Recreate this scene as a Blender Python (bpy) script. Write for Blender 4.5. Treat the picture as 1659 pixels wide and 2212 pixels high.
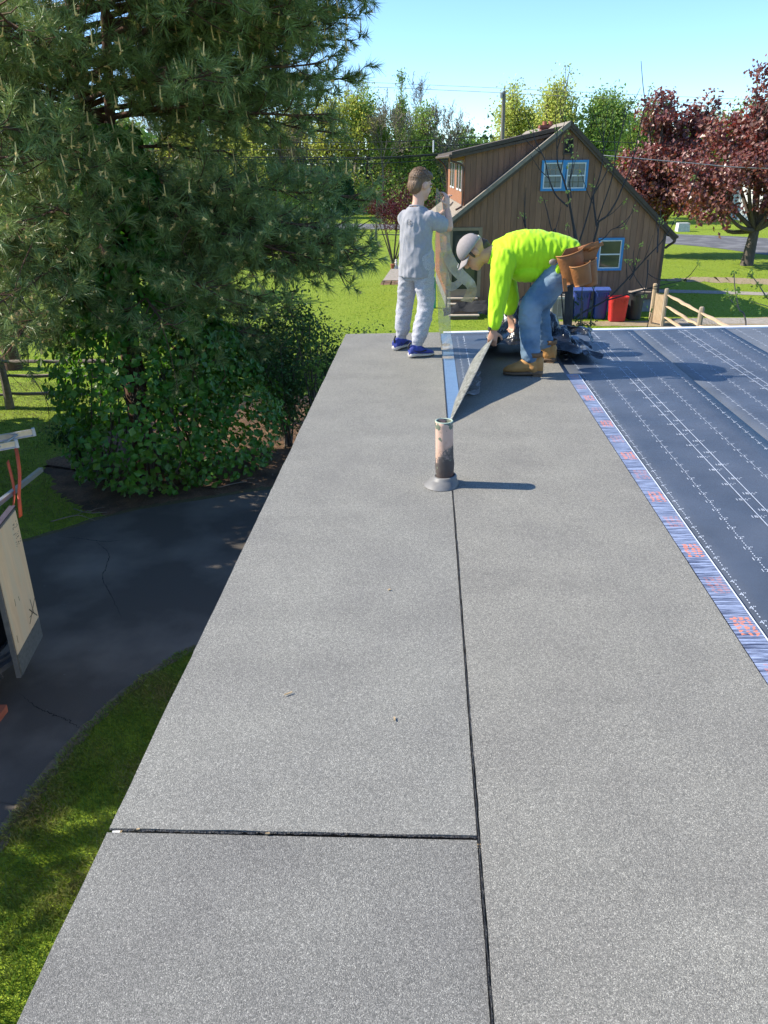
import bpy, bmesh, math, random
import numpy as np
from mathutils import Vector, Matrix, noise as mnoise

for _o in list(bpy.data.objects):
    bpy.data.objects.remove(_o)
SC = bpy.context.scene
COL = SC.collection
R_ = math.radians
rng = np.random.default_rng(7)
random.seed(7)

# ------------------------------------------------------------------ camera, sky, sun, exposure
ROOF_Z = 3.65            # roof surface above the lawn at the lap seam
SEAM_X = 0.136
SLOPE = 0.017            # roof falls gently to its left edge
CAM_Z = 5.11
PITCH, YAW, ROLL = 24.67, 3.36, 0.82

cam_d = bpy.data.cameras.new('camera')
cam = bpy.data.objects.new('camera', cam_d); COL.objects.link(cam)
cam_d.sensor_fit = 'VERTICAL'; cam_d.sensor_height = 36.0
cam_d.lens = 36.0 * 1640.0 / 2212.0
cam_d.clip_start = 0.05; cam_d.clip_end = 2000.0
p_, y_, r_ = R_(PITCH), R_(YAW), R_(ROLL)
fw = Vector((-math.sin(y_)*math.cos(p_), math.cos(y_)*math.cos(p_), -math.sin(p_)))
rt = Vector((math.cos(y_), math.sin(y_), 0)); up = rt.cross(fw)
rt2 = rt*math.cos(r_) - up*math.sin(r_); up2 = up*math.cos(r_) + rt*math.sin(r_)
cam.matrix_world = Matrix(((rt2.x, up2.x, -fw.x, 0), (rt2.y, up2.y, -fw.y, 0), (rt2.z, up2.z, -fw.z, CAM_Z), (0, 0, 0, 1)))
SC.camera = cam

SUN_EL = R_(38.0)
SUN_AZ = R_(-84.0)        # measured clockwise from +Y: the sun stands to the left, a little ahead
sun_dir = Vector((math.sin(SUN_AZ)*math.cos(SUN_EL), math.cos(SUN_AZ)*math.cos(SUN_EL), math.sin(SUN_EL)))
world = bpy.data.worlds.new('World'); SC.world = world; world.use_nodes = True
wn = world.node_tree.nodes; wl = world.node_tree.links
bg = wn['Background']
sky = wn.new('ShaderNodeTexSky'); sky.sky_type = 'NISHITA'; sky.sun_disc = False
sky.sun_elevation = SUN_EL; sky.sun_rotation = SUN_AZ % (2*math.pi)
sky.air_density = 0.85; sky.dust_density = 0.0; sky.ozone_density = 4.0
tint = wn.new('ShaderNodeMixRGB'); tint.blend_type = 'MULTIPLY'; tint.inputs[0].default_value = 1.0; tint.inputs[2].default_value = (.77, .885, 1.0, 1)
wl.new(sky.outputs[0], tint.inputs[1]); wl.new(tint.outputs[0], bg.inputs[0]); bg.inputs[1].default_value = 0.15

sl = bpy.data.lights.new('sun', 'SUN'); sl.energy = 4.6; sl.angle = R_(0.53); sl.color = (1.0, 0.92, 0.79)
sun = bpy.data.objects.new('sun', sl); COL.objects.link(sun)
sun.rotation_euler = (-sun_dir).to_track_quat('-Z', 'Y').to_euler(); sun.location = (-40, 20, 40)

SC.view_settings.view_transform = 'Standard'; SC.view_settings.look = 'None'
SC.view_settings.exposure = 0.92; SC.view_settings.gamma = 1.0
SC.view_settings.use_curve_mapping = False
try:
    SC.cycles.use_denoising = True
    SC.cycles.max_bounces = 8; SC.cycles.transparent_max_bounces = 16
except Exception:
    pass

# ------------------------------------------------------------------ helpers
def wloc(o):
    l = np.zeros(3)
    while o is not None:
        l = l + np.array(o.location); o = o.parent
    return l

def tag(o, label=None, cat=None, group=None, kind=None):
    if label: o['label'] = label
    if cat: o['category'] = cat
    if group: o['group'] = group
    if kind: o['kind'] = kind
    return o

def empty(name, loc, label=None, cat=None, group=None):
    o = bpy.data.objects.new(name, None); COL.objects.link(o); o.location = loc
    o.empty_display_size = 0.2
    return tag(o, label, cat, group)

def mesh_from(name, V, F, smooth=False):
    """V (n,3); F an (m,k) int array or a list of tuples, or a list of arrays"""
    V = np.asarray(V, np.float32)
    me = bpy.data.meshes.new(name)
    if isinstance(F, np.ndarray):
        F = [F]
    if len(F) and not isinstance(F[0], np.ndarray):
        byk = {}
        for f in F: byk.setdefault(len(f), []).append(f)
        F = [np.array(v, np.int32) for v in byk.values()]
    nl = sum(f.size for f in F); npoly = sum(len(f) for f in F)
    me.vertices.add(len(V)); me.vertices.foreach_set('co', V.ravel())
    me.loops.add(nl); me.polygons.add(npoly)
    me.loops.foreach_set('vertex_index', np.concatenate([f.ravel() for f in F]).astype(np.int32))
    tot = np.concatenate([np.full(len(f), f.shape[1], np.int32) for f in F])
    st = np.concatenate([[0], np.cumsum(tot)[:-1]]).astype(np.int32)
    me.polygons.foreach_set('loop_start', st)
    try: me.polygons.foreach_set('loop_total', tot)
    except Exception: pass
    me.polygons.foreach_set('use_smooth', np.full(npoly, bool(smooth)))
    me.update(calc_edges=True); me.validate()
    return me

def obj(name, V, F, mat, parent=None, loc=None, smooth=False):
    V = np.array(V, float)
    if parent is not None:
        V = V - wloc(parent)
    else:
        if loc is None:
            mn, mx = V.min(0), V.max(0); loc = ((mn[0]+mx[0])/2, (mn[1]+mx[1])/2, mn[2])
        V = V - np.array(loc)
    o = bpy.data.objects.new(name, mesh_from(name, V, F, smooth)); COL.objects.link(o)
    if parent is not None: o.parent = parent
    else: o.location = loc
    if mat is not None: o.data.materials.append(mat)
    return o

class MB:
    def __init__(s): s.V = []; s.F = []; s.n = 0
    def add(s, V, F):
        V = np.asarray(V, float)
        for f in F: s.F.append(tuple(int(i)+s.n for i in f))
        s.V.append(V); s.n += len(V); return s
    def box(s, lo, hi, M=None):
        x0, y0, z0 = lo; x1, y1, z1 = hi
        V = np.array([(x0,y0,z0),(x1,y0,z0),(x1,y1,z0),(x0,y1,z0),(x0,y0,z1),(x1,y0,z1),(x1,y1,z1),(x0,y1,z1)], float)
        if M is not None: V = V @ M[0].T + M[1]
        return s.add(V, [(0,3,2,1),(4,5,6,7),(0,1,5,4),(1,2,6,5),(2,3,7,6),(3,0,4,7)])
    def prism(s, poly, d0, d1, fn):
        """poly: 2-D outline; fn(u, w, d) -> xyz; extruded from d0 to d1"""
        n = len(poly)
        V = [fn(u, w, d0) for u, w in poly] + [fn(u, w, d1) for u, w in poly]
        F = [tuple(range(n)), tuple(range(2*n-1, n-1, -1))] + [(i, i+n, (i+1) % n+n, (i+1) % n) for i in range(n)]
        return s.add(V, F)
    def bar(s, a, b, w, h, upv=(0, 0, 1)):
        a = np.array(a, float); b = np.array(b, float); d = b-a; L = np.linalg.norm(d); d /= L
        u = np.array(upv, float); x = np.cross(d, u); x /= np.linalg.norm(x); u = np.cross(x, d)
        V = []
        for p in (a, b):
            for i, j in ((-1,-1),(1,-1),(1,1),(-1,1)): V.append(p + x*w/2*i + u*h/2*j)
        return s.add(V, [(0,1,2,3),(7,6,5,4),(0,4,5,1),(1,5,6,2),(2,6,7,3),(3,7,4,0)])
    def tube(s, P, rad, k=8, cap=True, squash=None):
        V, F = tube_arrays(P, rad, k, cap); return s.add(V, F)
    def done(s, name, mat, parent=None, smooth=False, loc=None):
        return obj(name, np.concatenate(s.V), s.F, mat, parent, loc, smooth)

def frames(P):
    P = np.asarray(P, float); T = np.gradient(P, axis=0); T /= np.linalg.norm(T, axis=1)[:, None] + 1e-9
    a = np.array((0, 0, 1.0)) if abs(T[0][2]) < 0.9 else np.array((1.0, 0, 0))
    N = []; n = np.cross(np.cross(T[0], a), T[0]); n /= np.linalg.norm(n)
    for t in T:
        n = n - t*np.dot(n, t); n /= np.linalg.norm(n) + 1e-9; N.append(n)
    N = np.array(N); B = np.cross(T, N)
    return P, T, N, B

def tube_arrays(P, rad, k=8, cap=True):
    P, T, N, B = frames(P); n = len(P)
    rad = np.full(n, rad) if np.isscalar(rad) else np.asarray(rad, float)
    if rad.ndim == 1: rad = np.stack([rad, rad], 1)
    a = np.linspace(0, 2*np.pi, k, endpoint=False)
    V = (P[:, None] + N[:, None]*(rad[:, 0, None, None]*np.cos(a)[None, :, None]) + B[:, None]*(rad[:, 1, None, None]*np.sin(a)[None, :, None])).reshape(-1, 3)
    F = [(i*k+j, i*k+(j+1) % k, (i+1)*k+(j+1) % k, (i+1)*k+j) for i in range(n-1) for j in range(k)]
    if cap: F += [tuple(range(k-1, -1, -1)), tuple(range((n-1)*k, n*k))]
    return V, F

def spline(pts, n):
    """Catmull-Rom through pts"""
    P = np.asarray(pts, float)
    if len(P) < 3: 
        t = np.linspace(0, 1, n)[:, None]; return P[0]*(1-t)+P[-1]*t
    Q = np.vstack([2*P[0]-P[1], P, 2*P[-1]-P[-2]])
    out = []
    for t in np.linspace(0, len(P)-1-1e-6, n):
        i = int(t); f = t-i; a, b, c_, d = Q[i], Q[i+1], Q[i+2], Q[i+3]
        out.append(.5*((2*b)+(-a+c_)*f+(2*a-5*b+4*c_-d)*f*f+(-a+3*b-3*c_+d)*f**3))
    return np.array(out)

def copy_tree(o, parent=None, loc=None):
    c_ = o.copy(); COL.objects.link(c_); c_.parent = parent
    if loc is not None: c_.location = loc
    for ch in list(o.children): copy_tree(ch, c_)
    return c_

def roofz(x, y=0): return ROOF_Z + SLOPE*(x-SEAM_X)

# ------------------------------------------------------------------ materials
MATS = {}
def new_mat(name):
    m = bpy.data.materials.new(name); m.use_nodes = True
    nt = m.node_tree; return m, nt, nt.nodes, nt.links, nt.nodes['Principled BSDF']

def ramp(N, stops, interp='LINEAR'):
    r = N.new('ShaderNodeValToRGB'); r.color_ramp.interpolation = interp
    e = r.color_ramp.elements
    while len(e) < len(stops): e.new(0.5)
    for el, (p, c) in zip(e, stops): el.position = p; el.color = (*c, 1) if len(c) == 3 else c
    return r

def mat(name, c1, c2=None, scale=8.0, rough=0.7, bump=0.0, bscale=None, detail=5, metal=0.0, spec=0.5, stretch=None,
        c3=None, scale3=0.6, island=0.0, transl=0.0, trc=None, coat=0.0, sheen=0.0, lo=.35, hi=.65):
    if name in MATS: return MATS[name]
    m, nt, N, L, b = new_mat(name)
    b.inputs['Roughness'].default_value = rough; b.inputs['Metallic'].default_value = metal
    b.inputs['Specular IOR Level'].default_value = spec
    b.inputs['Coat Weight'].default_value = coat
    b.inputs['Sheen Weight'].default_value = sheen
    tc = N.new('ShaderNodeTexCoord'); co = tc.outputs['Object']
    if stretch:
        mp = N.new('ShaderNodeMapping'); mp.inputs['Scale'].default_value = stretch; L.new(co, mp.inputs['Vector']); co = mp.outputs[0]
    c2 = c2 or tuple(v*0.75 for v in c1)
    nz = N.new('ShaderNodeTexNoise'); nz.inputs['Scale'].default_value = scale; nz.inputs['Detail'].default_value = detail
    nz.inputs['Roughness'].default_value = 0.6
    L.new(co, nz.inputs['Vector'])
    rp = ramp(N, [(lo, c1), (hi, c2)]); L.new(nz.outputs[0], rp.inputs[0]); col = rp.outputs[0]
    if c3:
        n3 = N.new('ShaderNodeTexNoise'); n3.inputs['Scale'].default_value = scale3; n3.inputs['Detail'].default_value = 4
        L.new(co, n3.inputs['Vector'])
        r3 = ramp(N, [(0.42, (0, 0, 0)), (0.62, (1, 1, 1))]); L.new(n3.outputs[0], r3.inputs[0])
        mx = N.new('ShaderNodeMixRGB'); L.new(r3.outputs[0], mx.inputs[0]); L.new(col, mx.inputs[1]); mx.inputs[2].default_value = (*c3, 1); col = mx.outputs[0]
    if island:
        g = N.new('ShaderNodeNewGeometry'); mr = N.new('ShaderNodeMapRange')
        mr.inputs[3].default_value = 1-island; mr.inputs[4].default_value = 1+island
        L.new(g.outputs['Random Per Island'], mr.inputs[0])
        hs = N.new('ShaderNodeHueSaturation'); L.new(mr.outputs[0], hs.inputs['Value']); L.new(col, hs.inputs['Color'])
        mh = N.new('ShaderNodeMapRange'); mh.inputs[3].default_value = .5-island*.06; mh.inputs[4].default_value = .5+island*.06
        wnz = N.new('ShaderNodeMath'); wnz.operation = 'FRACT'; wm = N.new('ShaderNodeMath'); wm.operation = 'MULTIPLY'; wm.inputs[1].default_value = 37.7
        L.new(g.outputs['Random Per Island'], wm.inputs[0]); L.new(wm.outputs[0], wnz.inputs[0]); L.new(wnz.outputs[0], mh.inputs[0]); L.new(mh.outputs[0], hs.inputs['Hue'])
        col = hs.outputs[0]
    L.new(col, b.inputs['Base Color'])
    if bump:
        nb = N.new('ShaderNodeTexNoise'); nb.inputs['Scale'].default_value = bscale or scale*3; nb.inputs['Detail'].default_value = 6
        L.new(co, nb.inputs['Vector'])
        bp = N.new('ShaderNodeBump'); bp.inputs['Strength'].default_value = bump; bp.inputs['Distance'].default_value = 0.02
        L.new(nb.outputs[0], bp.inputs['Height']); L.new(bp.outputs[0], b.inputs['Normal'])
    if transl:
        t = N.new('ShaderNodeBsdfTranslucent'); ms = N.new('ShaderNodeMixShader'); ms.inputs[0].default_value = transl
        if trc:
            mt = N.new('ShaderNodeMixRGB'); mt.blend_type = 'MULTIPLY'; mt.inputs[0].default_value = 1; L.new(col, mt.inputs[1]); mt.inputs[2].default_value = (*trc, 1); L.new(mt.outputs[0], t.inputs['Color'])
        else: L.new(col, t.inputs['Color'])
        out = N['Material Output']; L.new(b.outputs[0], ms.inputs[1]); L.new(t.outputs[0], ms.inputs[2]); L.new(ms.outputs[0], out.inputs[0])
    MATS[name] = m
    return m
# ------------------------------------------------------------------ ground, driveway, road
def lawn_material():
    m, nt, N, L, b = new_mat('lawn_grass')
    tc = N.new('ShaderNodeTexCoord'); co = tc.outputs['Object']
    def nz(s, d=5, st=None):
        n = N.new('ShaderNodeTexNoise'); n.inputs['Scale'].default_value = s; n.inputs['Detail'].default_value = d
        c_ = co
        if st:
            mp = N.new('ShaderNodeMapping'); mp.inputs['Scale'].default_value = st; L.new(co, mp.inputs[0]); c_ = mp.outputs[0]
        L.new(c_, n.inputs['Vector']); return n
    a = nz(9.0, 8); r1 = ramp(N, [(.3, (.150, .215, .010)), (.55, (.230, .315, .020)), (.75, (.305, .380, .040))]); L.new(a.outputs[0], r1.inputs[0])
    c2 = nz(.35, 4); r2 = ramp(N, [(.35, (0, 0, 0)), (.7, (1, 1, 1))]); L.new(c2.outputs[0], r2.inputs[0])
    mx = N.new('ShaderNodeMixRGB'); mx.blend_type = 'MIX'; ml = N.new('ShaderNodeMath'); ml.operation = 'MULTIPLY'; ml.inputs[1].default_value = .45
    L.new(r2.outputs[0], ml.inputs[0]); L.new(ml.outputs[0], mx.inputs[0]); L.new(r1.outputs[0], mx.inputs[1]); mx.inputs[2].default_value = (.25, .34, .045, 1)
    d = nz(1.7, 6); r3 = ramp(N, [(.62, (0, 0, 0)), (.78, (1, 1, 1))]); L.new(d.outputs[0], r3.inputs[0])
    ml2 = N.new('ShaderNodeMath'); ml2.operation = 'MULTIPLY'; ml2.inputs[1].default_value = .35; L.new(r3.outputs[0], ml2.inputs[0])
    mx2 = N.new('ShaderNodeMixRGB'); L.new(ml2.outputs[0], mx2.inputs[0]); L.new(mx.outputs[0], mx2.inputs[1]); mx2.inputs[2].default_value = (.22, .19, .085, 1)
    L.new(mx2.outputs[0], b.inputs['Base Color']); b.inputs['Roughness'].default_value = .85; b.inputs['Specular IOR Level'].default_value = .2
    e = nz(60, 6, (1, .55, 1)); bp = N.new('ShaderNodeBump'); bp.inputs['Strength'].default_value = .9; bp.inputs['Distance'].default_value = .05
    L.new(e.outputs[0], bp.inputs['Height']); L.new(bp.outputs[0], b.inputs['Normal'])
    return m

M_LAWN = lawn_material()
o = obj('lawn', [(-500, -200, 0), (500, -200, 0), (500, 900, 0), (-500, 900, 0)], [(0, 1, 2, 3)], M_LAWN, loc=(0, 0, 0)); tag(o, kind='structure')

def asphalt(name, dark, light, crack=True):
    m, nt, N, L, b = new_mat(name)
    tc = N.new('ShaderNodeTexCoord'); co = tc.outputs['Object']
    n1 = N.new('ShaderNodeTexNoise'); n1.inputs['Scale'].default_value = 180; n1.inputs['Detail'].default_value = 4; L.new(co, n1.inputs[0])
    r1 = ramp(N, [(.3, tuple(v*.6 for v in dark)), (.6, dark), (.8, light)]); L.new(n1.outputs[0], r1.inputs[0]); col = r1.outputs[0]
    n2 = N.new('ShaderNodeTexNoise'); n2.inputs['Scale'].default_value = .9; n2.inputs['Detail'].default_value = 7; L.new(co, n2.inputs[0])
    r2 = ramp(N, [(.45, (0, 0, 0)), (.75, (.85, .85, .85))]); L.new(n2.outputs[0], r2.inputs[0])
    mx = N.new('ShaderNodeMixRGB'); L.new(r2.outputs[0], mx.inputs[0]); L.new(col, mx.inputs[1]); mx.inputs[2].default_value = (*(v*1.3 for v in light), 1); col = mx.outputs[0]
    n4 = N.new('ShaderNodeTexVoronoi'); n4.inputs['Scale'].default_value = 5.0; n4.inputs['Randomness'].default_value = 1; L.new(co, n4.inputs['Vector'])
    r4 = ramp(N, [(.0, (1, 1, 1)), (.055, (0, 0, 0))], 'CONSTANT'); L.new(n4.outputs['Distance'], r4.inputs[0])
    n5 = N.new('ShaderNodeTexNoise'); n5.inputs['Scale'].default_value = 2.2; L.new(co, n5.inputs[0]); r5 = ramp(N, [(.5, (0, 0, 0)), (.56, (1, 1, 1))]); L.new(n5.outputs[0], r5.inputs[0])
    mm = N.new('ShaderNodeMath'); mm.operation = 'MULTIPLY'; L.new(r4.outputs[0], mm.inputs[0]); L.new(r5.outputs[0], mm.inputs[1])
    mx4 = N.new('ShaderNodeMixRGB'); L.new(mm.outputs[0], mx4.inputs[0]); L.new(col, mx4.inputs[1]); mx4.inputs[2].default_value = (.16, .15, .13, 1); col = mx4.outputs[0]
    bp = N.new('ShaderNodeBump'); bp.inputs['Strength'].default_value = .35; bp.inputs['Distance'].default_value = .006
    L.new(n1.outputs[0], bp.inputs['Height'])
    L.new(bp.outputs[0], b.inputs['Normal'])
    L.new(col, b.inputs['Base Color']); b.inputs['Roughness'].default_value = .82; b.inputs['Specular IOR Level'].default_value = .3
    return m

def sheet_poly(name, pts, z, m, jit=0.0, n=160, seed=1):
    P = spline([(x, y, 0) for x, y in pts]+[(pts[0][0], pts[0][1], 0)], n)[:-1]
    r = np.random.default_rng(seed)
    if jit: P[:, :2] += np.array([mnoise.noise_vector((p[0]*2.3, p[1]*2.3, seed)) for p in P])[:, :2]*jit + r.normal(0, jit*.18, (len(P), 2))
    P[:, 2] = z
    o = obj(name, P, [tuple(range(len(P)))], m, loc=(P[0][0], P[0][1], z)); return tag(o, kind='structure'), P[:, :2]

M_DRIVE = asphalt('driveway_asphalt', (.105, .090, .074), (.165, .142, .115))
M_ROAD = asphalt('road_asphalt', (.13, .13, .135), (.20, .20, .20))
DRIVE = [(-14, 5.5), (-11, 6.6), (-8.3, 8.3), (-6.0, 9.98), (-4.88, 11.02), (-3.66, 11.62), (-2.65, 12.04), (-1, 12.3), (1.2, 12.4), (1.2, 9.5), (0.6, 7.75), (-1.5, 7.65), (-2.67, 7.25),
         (-3.01, 6.8), (-3.28, 6.16), (-3.43, 5.6), (-3.52, 4.94), (-3.56, 4.52), (-3.55, 3.0), (-3.5, 0), (-3.5, -6), (-9, -6), (-14, -4)]
BED = [(-7.2, 13.2), (-6.4, 11.9), (-5.6, 11.1), (-4.9, 10.95), (-3.66, 11.5), (-2.65, 11.95), (-1.2, 12.25), (-.8, 14.5), (-2.2, 17.5), (-4.5, 17.8), (-6.6, 15.6)]
M_BED = mat('pine_needle_litter', (.16, .085, .045), (.28, .17, .095), scale=26, rough=.95, bump=.9, bscale=80, c3=(.05, .035, .02), scale3=1.4, stretch=(1, 1, 1))
_, BEDP = sheet_poly('pine_needle_bed', BED, .004, M_BED, .22, 240, 3)
_, DRIVEP = sheet_poly('driveway', DRIVE, .008, M_DRIVE, .07, 400, 5)
# worn dirt margin along the driveway, a real strip of soil
M_SOIL = mat('bare_soil', (.12, .085, .05), (.20, .16, .10), scale=30, rough=.95, bump=.5)
edge = [(-2.60, 7.30), (-2.95, 6.83), (-3.22, 6.2), (-3.38, 5.6), (-3.47, 4.94), (-3.51, 4.4), (-3.5, 3)]
e0 = spline([(x-.09, y, 0) for x, y in edge], 90); e1 = spline([(x+.05, y, 0) for x, y in edge], 90)
for i in range(90):
    k = mnoise.noise((i*.25, 3, 1)); e1[i, 0] += .05*k+rng.normal(0, .012); e0[i, 0] += .035*mnoise.noise((i*.3, 9, 1))
V = np.vstack([e0, e1]); V[:, 2] = .0115
o = obj('driveway_edge_soil', V, np.array([(i, 90+i, 91+i, i+1) for i in range(89)]), M_SOIL, loc=(-3, 5, .0115)); tag(o, kind='structure')
e0 = spline([(-8.3, 8.2, 0), (-6.0, 9.90, 0), (-4.88, 10.94, 0), (-3.66, 11.54, 0), (-2.65, 11.98, 0), (-1.4, 12.2, 0)], 90); e1 = e0.copy()
for i in range(90):
    k = mnoise.noise((i*.2, 13, 1)); e1[i, 1] += .14+.09*k+rng.normal(0, .02); e0[i, 1] += .02*mnoise.noise((i*.3, 19, 1))
V = np.vstack([e0, e1]); V[:, 2] = .0115
o = obj('driveway_edge_litter', V, np.array([(i, 90+i, 91+i, i+1) for i in range(89)]), mat('edge_litter', (.15, .115, .05), (.07, .075, .03), scale=24, rough=.95, bump=.6), loc=(-5, 10, .0115)); tag(o, kind='structure')
# driveway cracks: open joints, dark thin ribbons of missing asphalt
M_CRACK = mat('dark_crack_soil', (.006, .006, .007), (.012, .011, .010), scale=30, rough=1)
def crack(pts, w, seed, n=70):
    P = spline([(x, y, 0) for x, y in pts], n); r = np.random.default_rng(seed)
    P[:, :2] += np.cumsum(r.normal(0, .006, (n, 2)), 0)*.6 + r.normal(0, .006, (n, 2))
    d = np.gradient(P, axis=0); nn = np.stack([-d[:, 1], d[:, 0], 0*d[:, 0]], 1); nn /= np.linalg.norm(nn, axis=1)[:, None]+1e-9
    ww = w*(.3+r.random(n))[:, None]*np.sin(np.linspace(.15, 3.0, n))[:, None]
    V = np.vstack([P+nn*ww, P-nn*ww]); V[:, 2] = .0105
    o = obj('driveway_crack', V, np.array([(i, n+i, n+i+1, i+1) for i in range(n-1)]), M_CRACK, loc=(pts[0][0], pts[0][1], .0105)); tag(o, kind='structure')
crack([(-4.9, 9.9), (-4.55, 9.5), (-4.4, 8.9), (-4.15, 8.5), (-3.75, 7.9)], .006, 1)
crack([(-4.3, 6.35), (-3.95, 6.1), (-3.6, 5.95), (-3.38, 5.8)], .005, 2)
crack([(-5.6, 10.1), (-4.9, 9.95), (-4.5, 9.98)], .006, 3)

# the far road: rises out of the left, swings closer on the right
front = [(-120, 83), (-60, 79), (-25, 73.5), (-6.5, 69.2), (4, 64.5), (16.3, 53.7), (19.6, 47.2), (24, 38), (32, 22), (40, 5)]
back = [(-120, 90), (-60, 86), (-25, 80), (-7.1, 75.8), (6, 71), (18.4, 61.5), (23.7, 57.4), (33, 44), (41, 26), (50, 5)]
a = spline([(x, y, .012) for x, y in front], 80); b_ = spline([(x, y, .012) for x, y in back], 80)
o = obj('road', np.vstack([a, b_]), np.array([(i, i+1, 81+i, 80+i) for i in range(79)]), M_ROAD, loc=(0, 60, .012)); tag(o, kind='structure')
# concrete walks
M_CONC = mat('concrete', (.36, .32, .27), (.26, .23, .19), scale=6, rough=.9, bump=.3, bscale=60)
M_WALK = mat('worn_path', (.34, .26, .16), (.24, .19, .10), scale=5, rough=.95, bump=.4, bscale=40)
def strip(name, A, B, z, m, n=40, jit=0.0):
    a = spline([(x, y, z) for x, y in A], n); b_ = spline([(x, y, z) for x, y in B], n)
    if jit: a[:, :2] += rng.normal(0, jit, (n, 2)); b_[:, :2] += rng.normal(0, jit, (n, 2))
    o = obj(name, np.vstack([a, b_]), np.array([(i, i+1, n+1+i, n+i) for i in range(n-1)]), m, loc=(A[0][0], A[0][1], z)); return tag(o, kind='structure')
strip('side_walk', [(8.9, 33.6), (12, 33.1), (16, 32.0), (24, 30.2)], [(8.9, 34.5), (12, 34.0), (16, 32.9), (24, 31.1)], .010, M_CONC)
strip('house_path', [(2.2, 26.55), (5, 26.4), (7.6, 26.2), (10, 25.6), (14, 25.2)], [(2.6, 27.35), (5, 27.15), (7.6, 27.2), (10, 27.5), (14, 28.1)], .014, M_WALK, jit=.03)
strip('back_walk', [(8.6, 26.5), (11, 26.6), (14, 26.2), (18, 25.5)], [(8.6, 27.6), (11, 27.7), (14, 27.3), (18, 26.6)], .018, M_CONC)
strip('worn_turf', [(10.5, 37.0), (13, 36.4), (16.5, 34.9)], [(10.5, 37.3), (13.5, 38.2), (17.5, 36.6)], .006, M_WALK, jit=.12)
# garden patio slab with leaf litter in front
o = obj('patio_slab', [(-2.1, 37.6, .02), (.1, 37.6, .02), (.1, 42.2, .02), (-1.9, 42.2, .02), (-2.1, 37.6, 0), (.1, 37.6, 0), (.1, 42.2, 0), (-1.9, 42.2, 0)], [(0, 1, 2, 3), (4, 5, 1, 0), (5, 6, 2, 1), (6, 7, 3, 2), (7, 4, 0, 3)], M_CONC); tag(o, kind='structure')
strip('patio_edge_soil', [(-2.15, 36.2), (-1, 36.3), (1.0, 36.4)], [(-2.15, 37.55), (-1, 37.55), (1.0, 37.55)], .006, M_BED, jit=.05)

# ------------------------------------------------------------------ the flat-roofed building we stand on
YF = 7.25; XL = -0.765; XR = 9.0; YB = -4.0
bld = empty('flat_roofed_building', (3.5, 1.5, 0), 'low building with the flat roof being re-covered in the foreground', 'building')
M_SIDING = mat('beige_siding', (.42, .38, .31), (.36, .32, .26), scale=2, rough=.6)
mb = MB(); mb.box((-.42, YB+.3, 0), (XR-.3, YF-.3, ROOF_Z-.30)); mb.done('wall', M_SIDING, bld)
def slab(x0, x1, y0, y1, t0, t1):
    f = lambda x, t: roofz(x)+t
    V = [(x0, y0, f(x0, t0)), (x1, y0, f(x1, t0)), (x1, y1, f(x1, t0)), (x0, y1, f(x0, t0)), (x0, y0, f(x0, t1)), (x1, y0, f(x1, t1)), (x1, y1, f(x1, t1)), (x0, y1, f(x0, t1))]
    return V, [(0, 3, 2, 1), (4, 5, 6, 7), (0, 1, 5, 4), (1, 2, 6, 5), (2, 3, 7, 6), (3, 0, 4, 7)]
V, F = slab(XL+.02, XR, YB, YF-.02, -.30, -.022); obj('roof_deck', V, F, mat('deck_board', (.35, .27, .17), rough=.9), bld)
M_FASC = mat('white_fascia', (.74, .75, .76), (.66, .67, .69), scale=3, rough=.45)
V, F = slab(XL-.001, XL+.018, YB, YF-.02, -.22, -.024); obj('fascia_board', V, F, M_FASC, bld)
V, F = slab(XL, XR, YF-.018, YF+.0, -.22, -.020); obj('fascia_board', V, F, M_FASC, bld)
M_DRIP = mat('white_drip_edge', (.82, .83, .85), (.72, .74, .78), scale=9, rough=.35, spec=.5)
V, F = slab(.16, XR, YF-.055, YF+.012, -.019, .006); de = obj('drip_edge', V, F, M_DRIP, bld)
V, F = slab(.16, XR, YF+.002, YF+.014, -.10, -.0195); obj('drip_edge', V, F, M_DRIP, bld)

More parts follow.
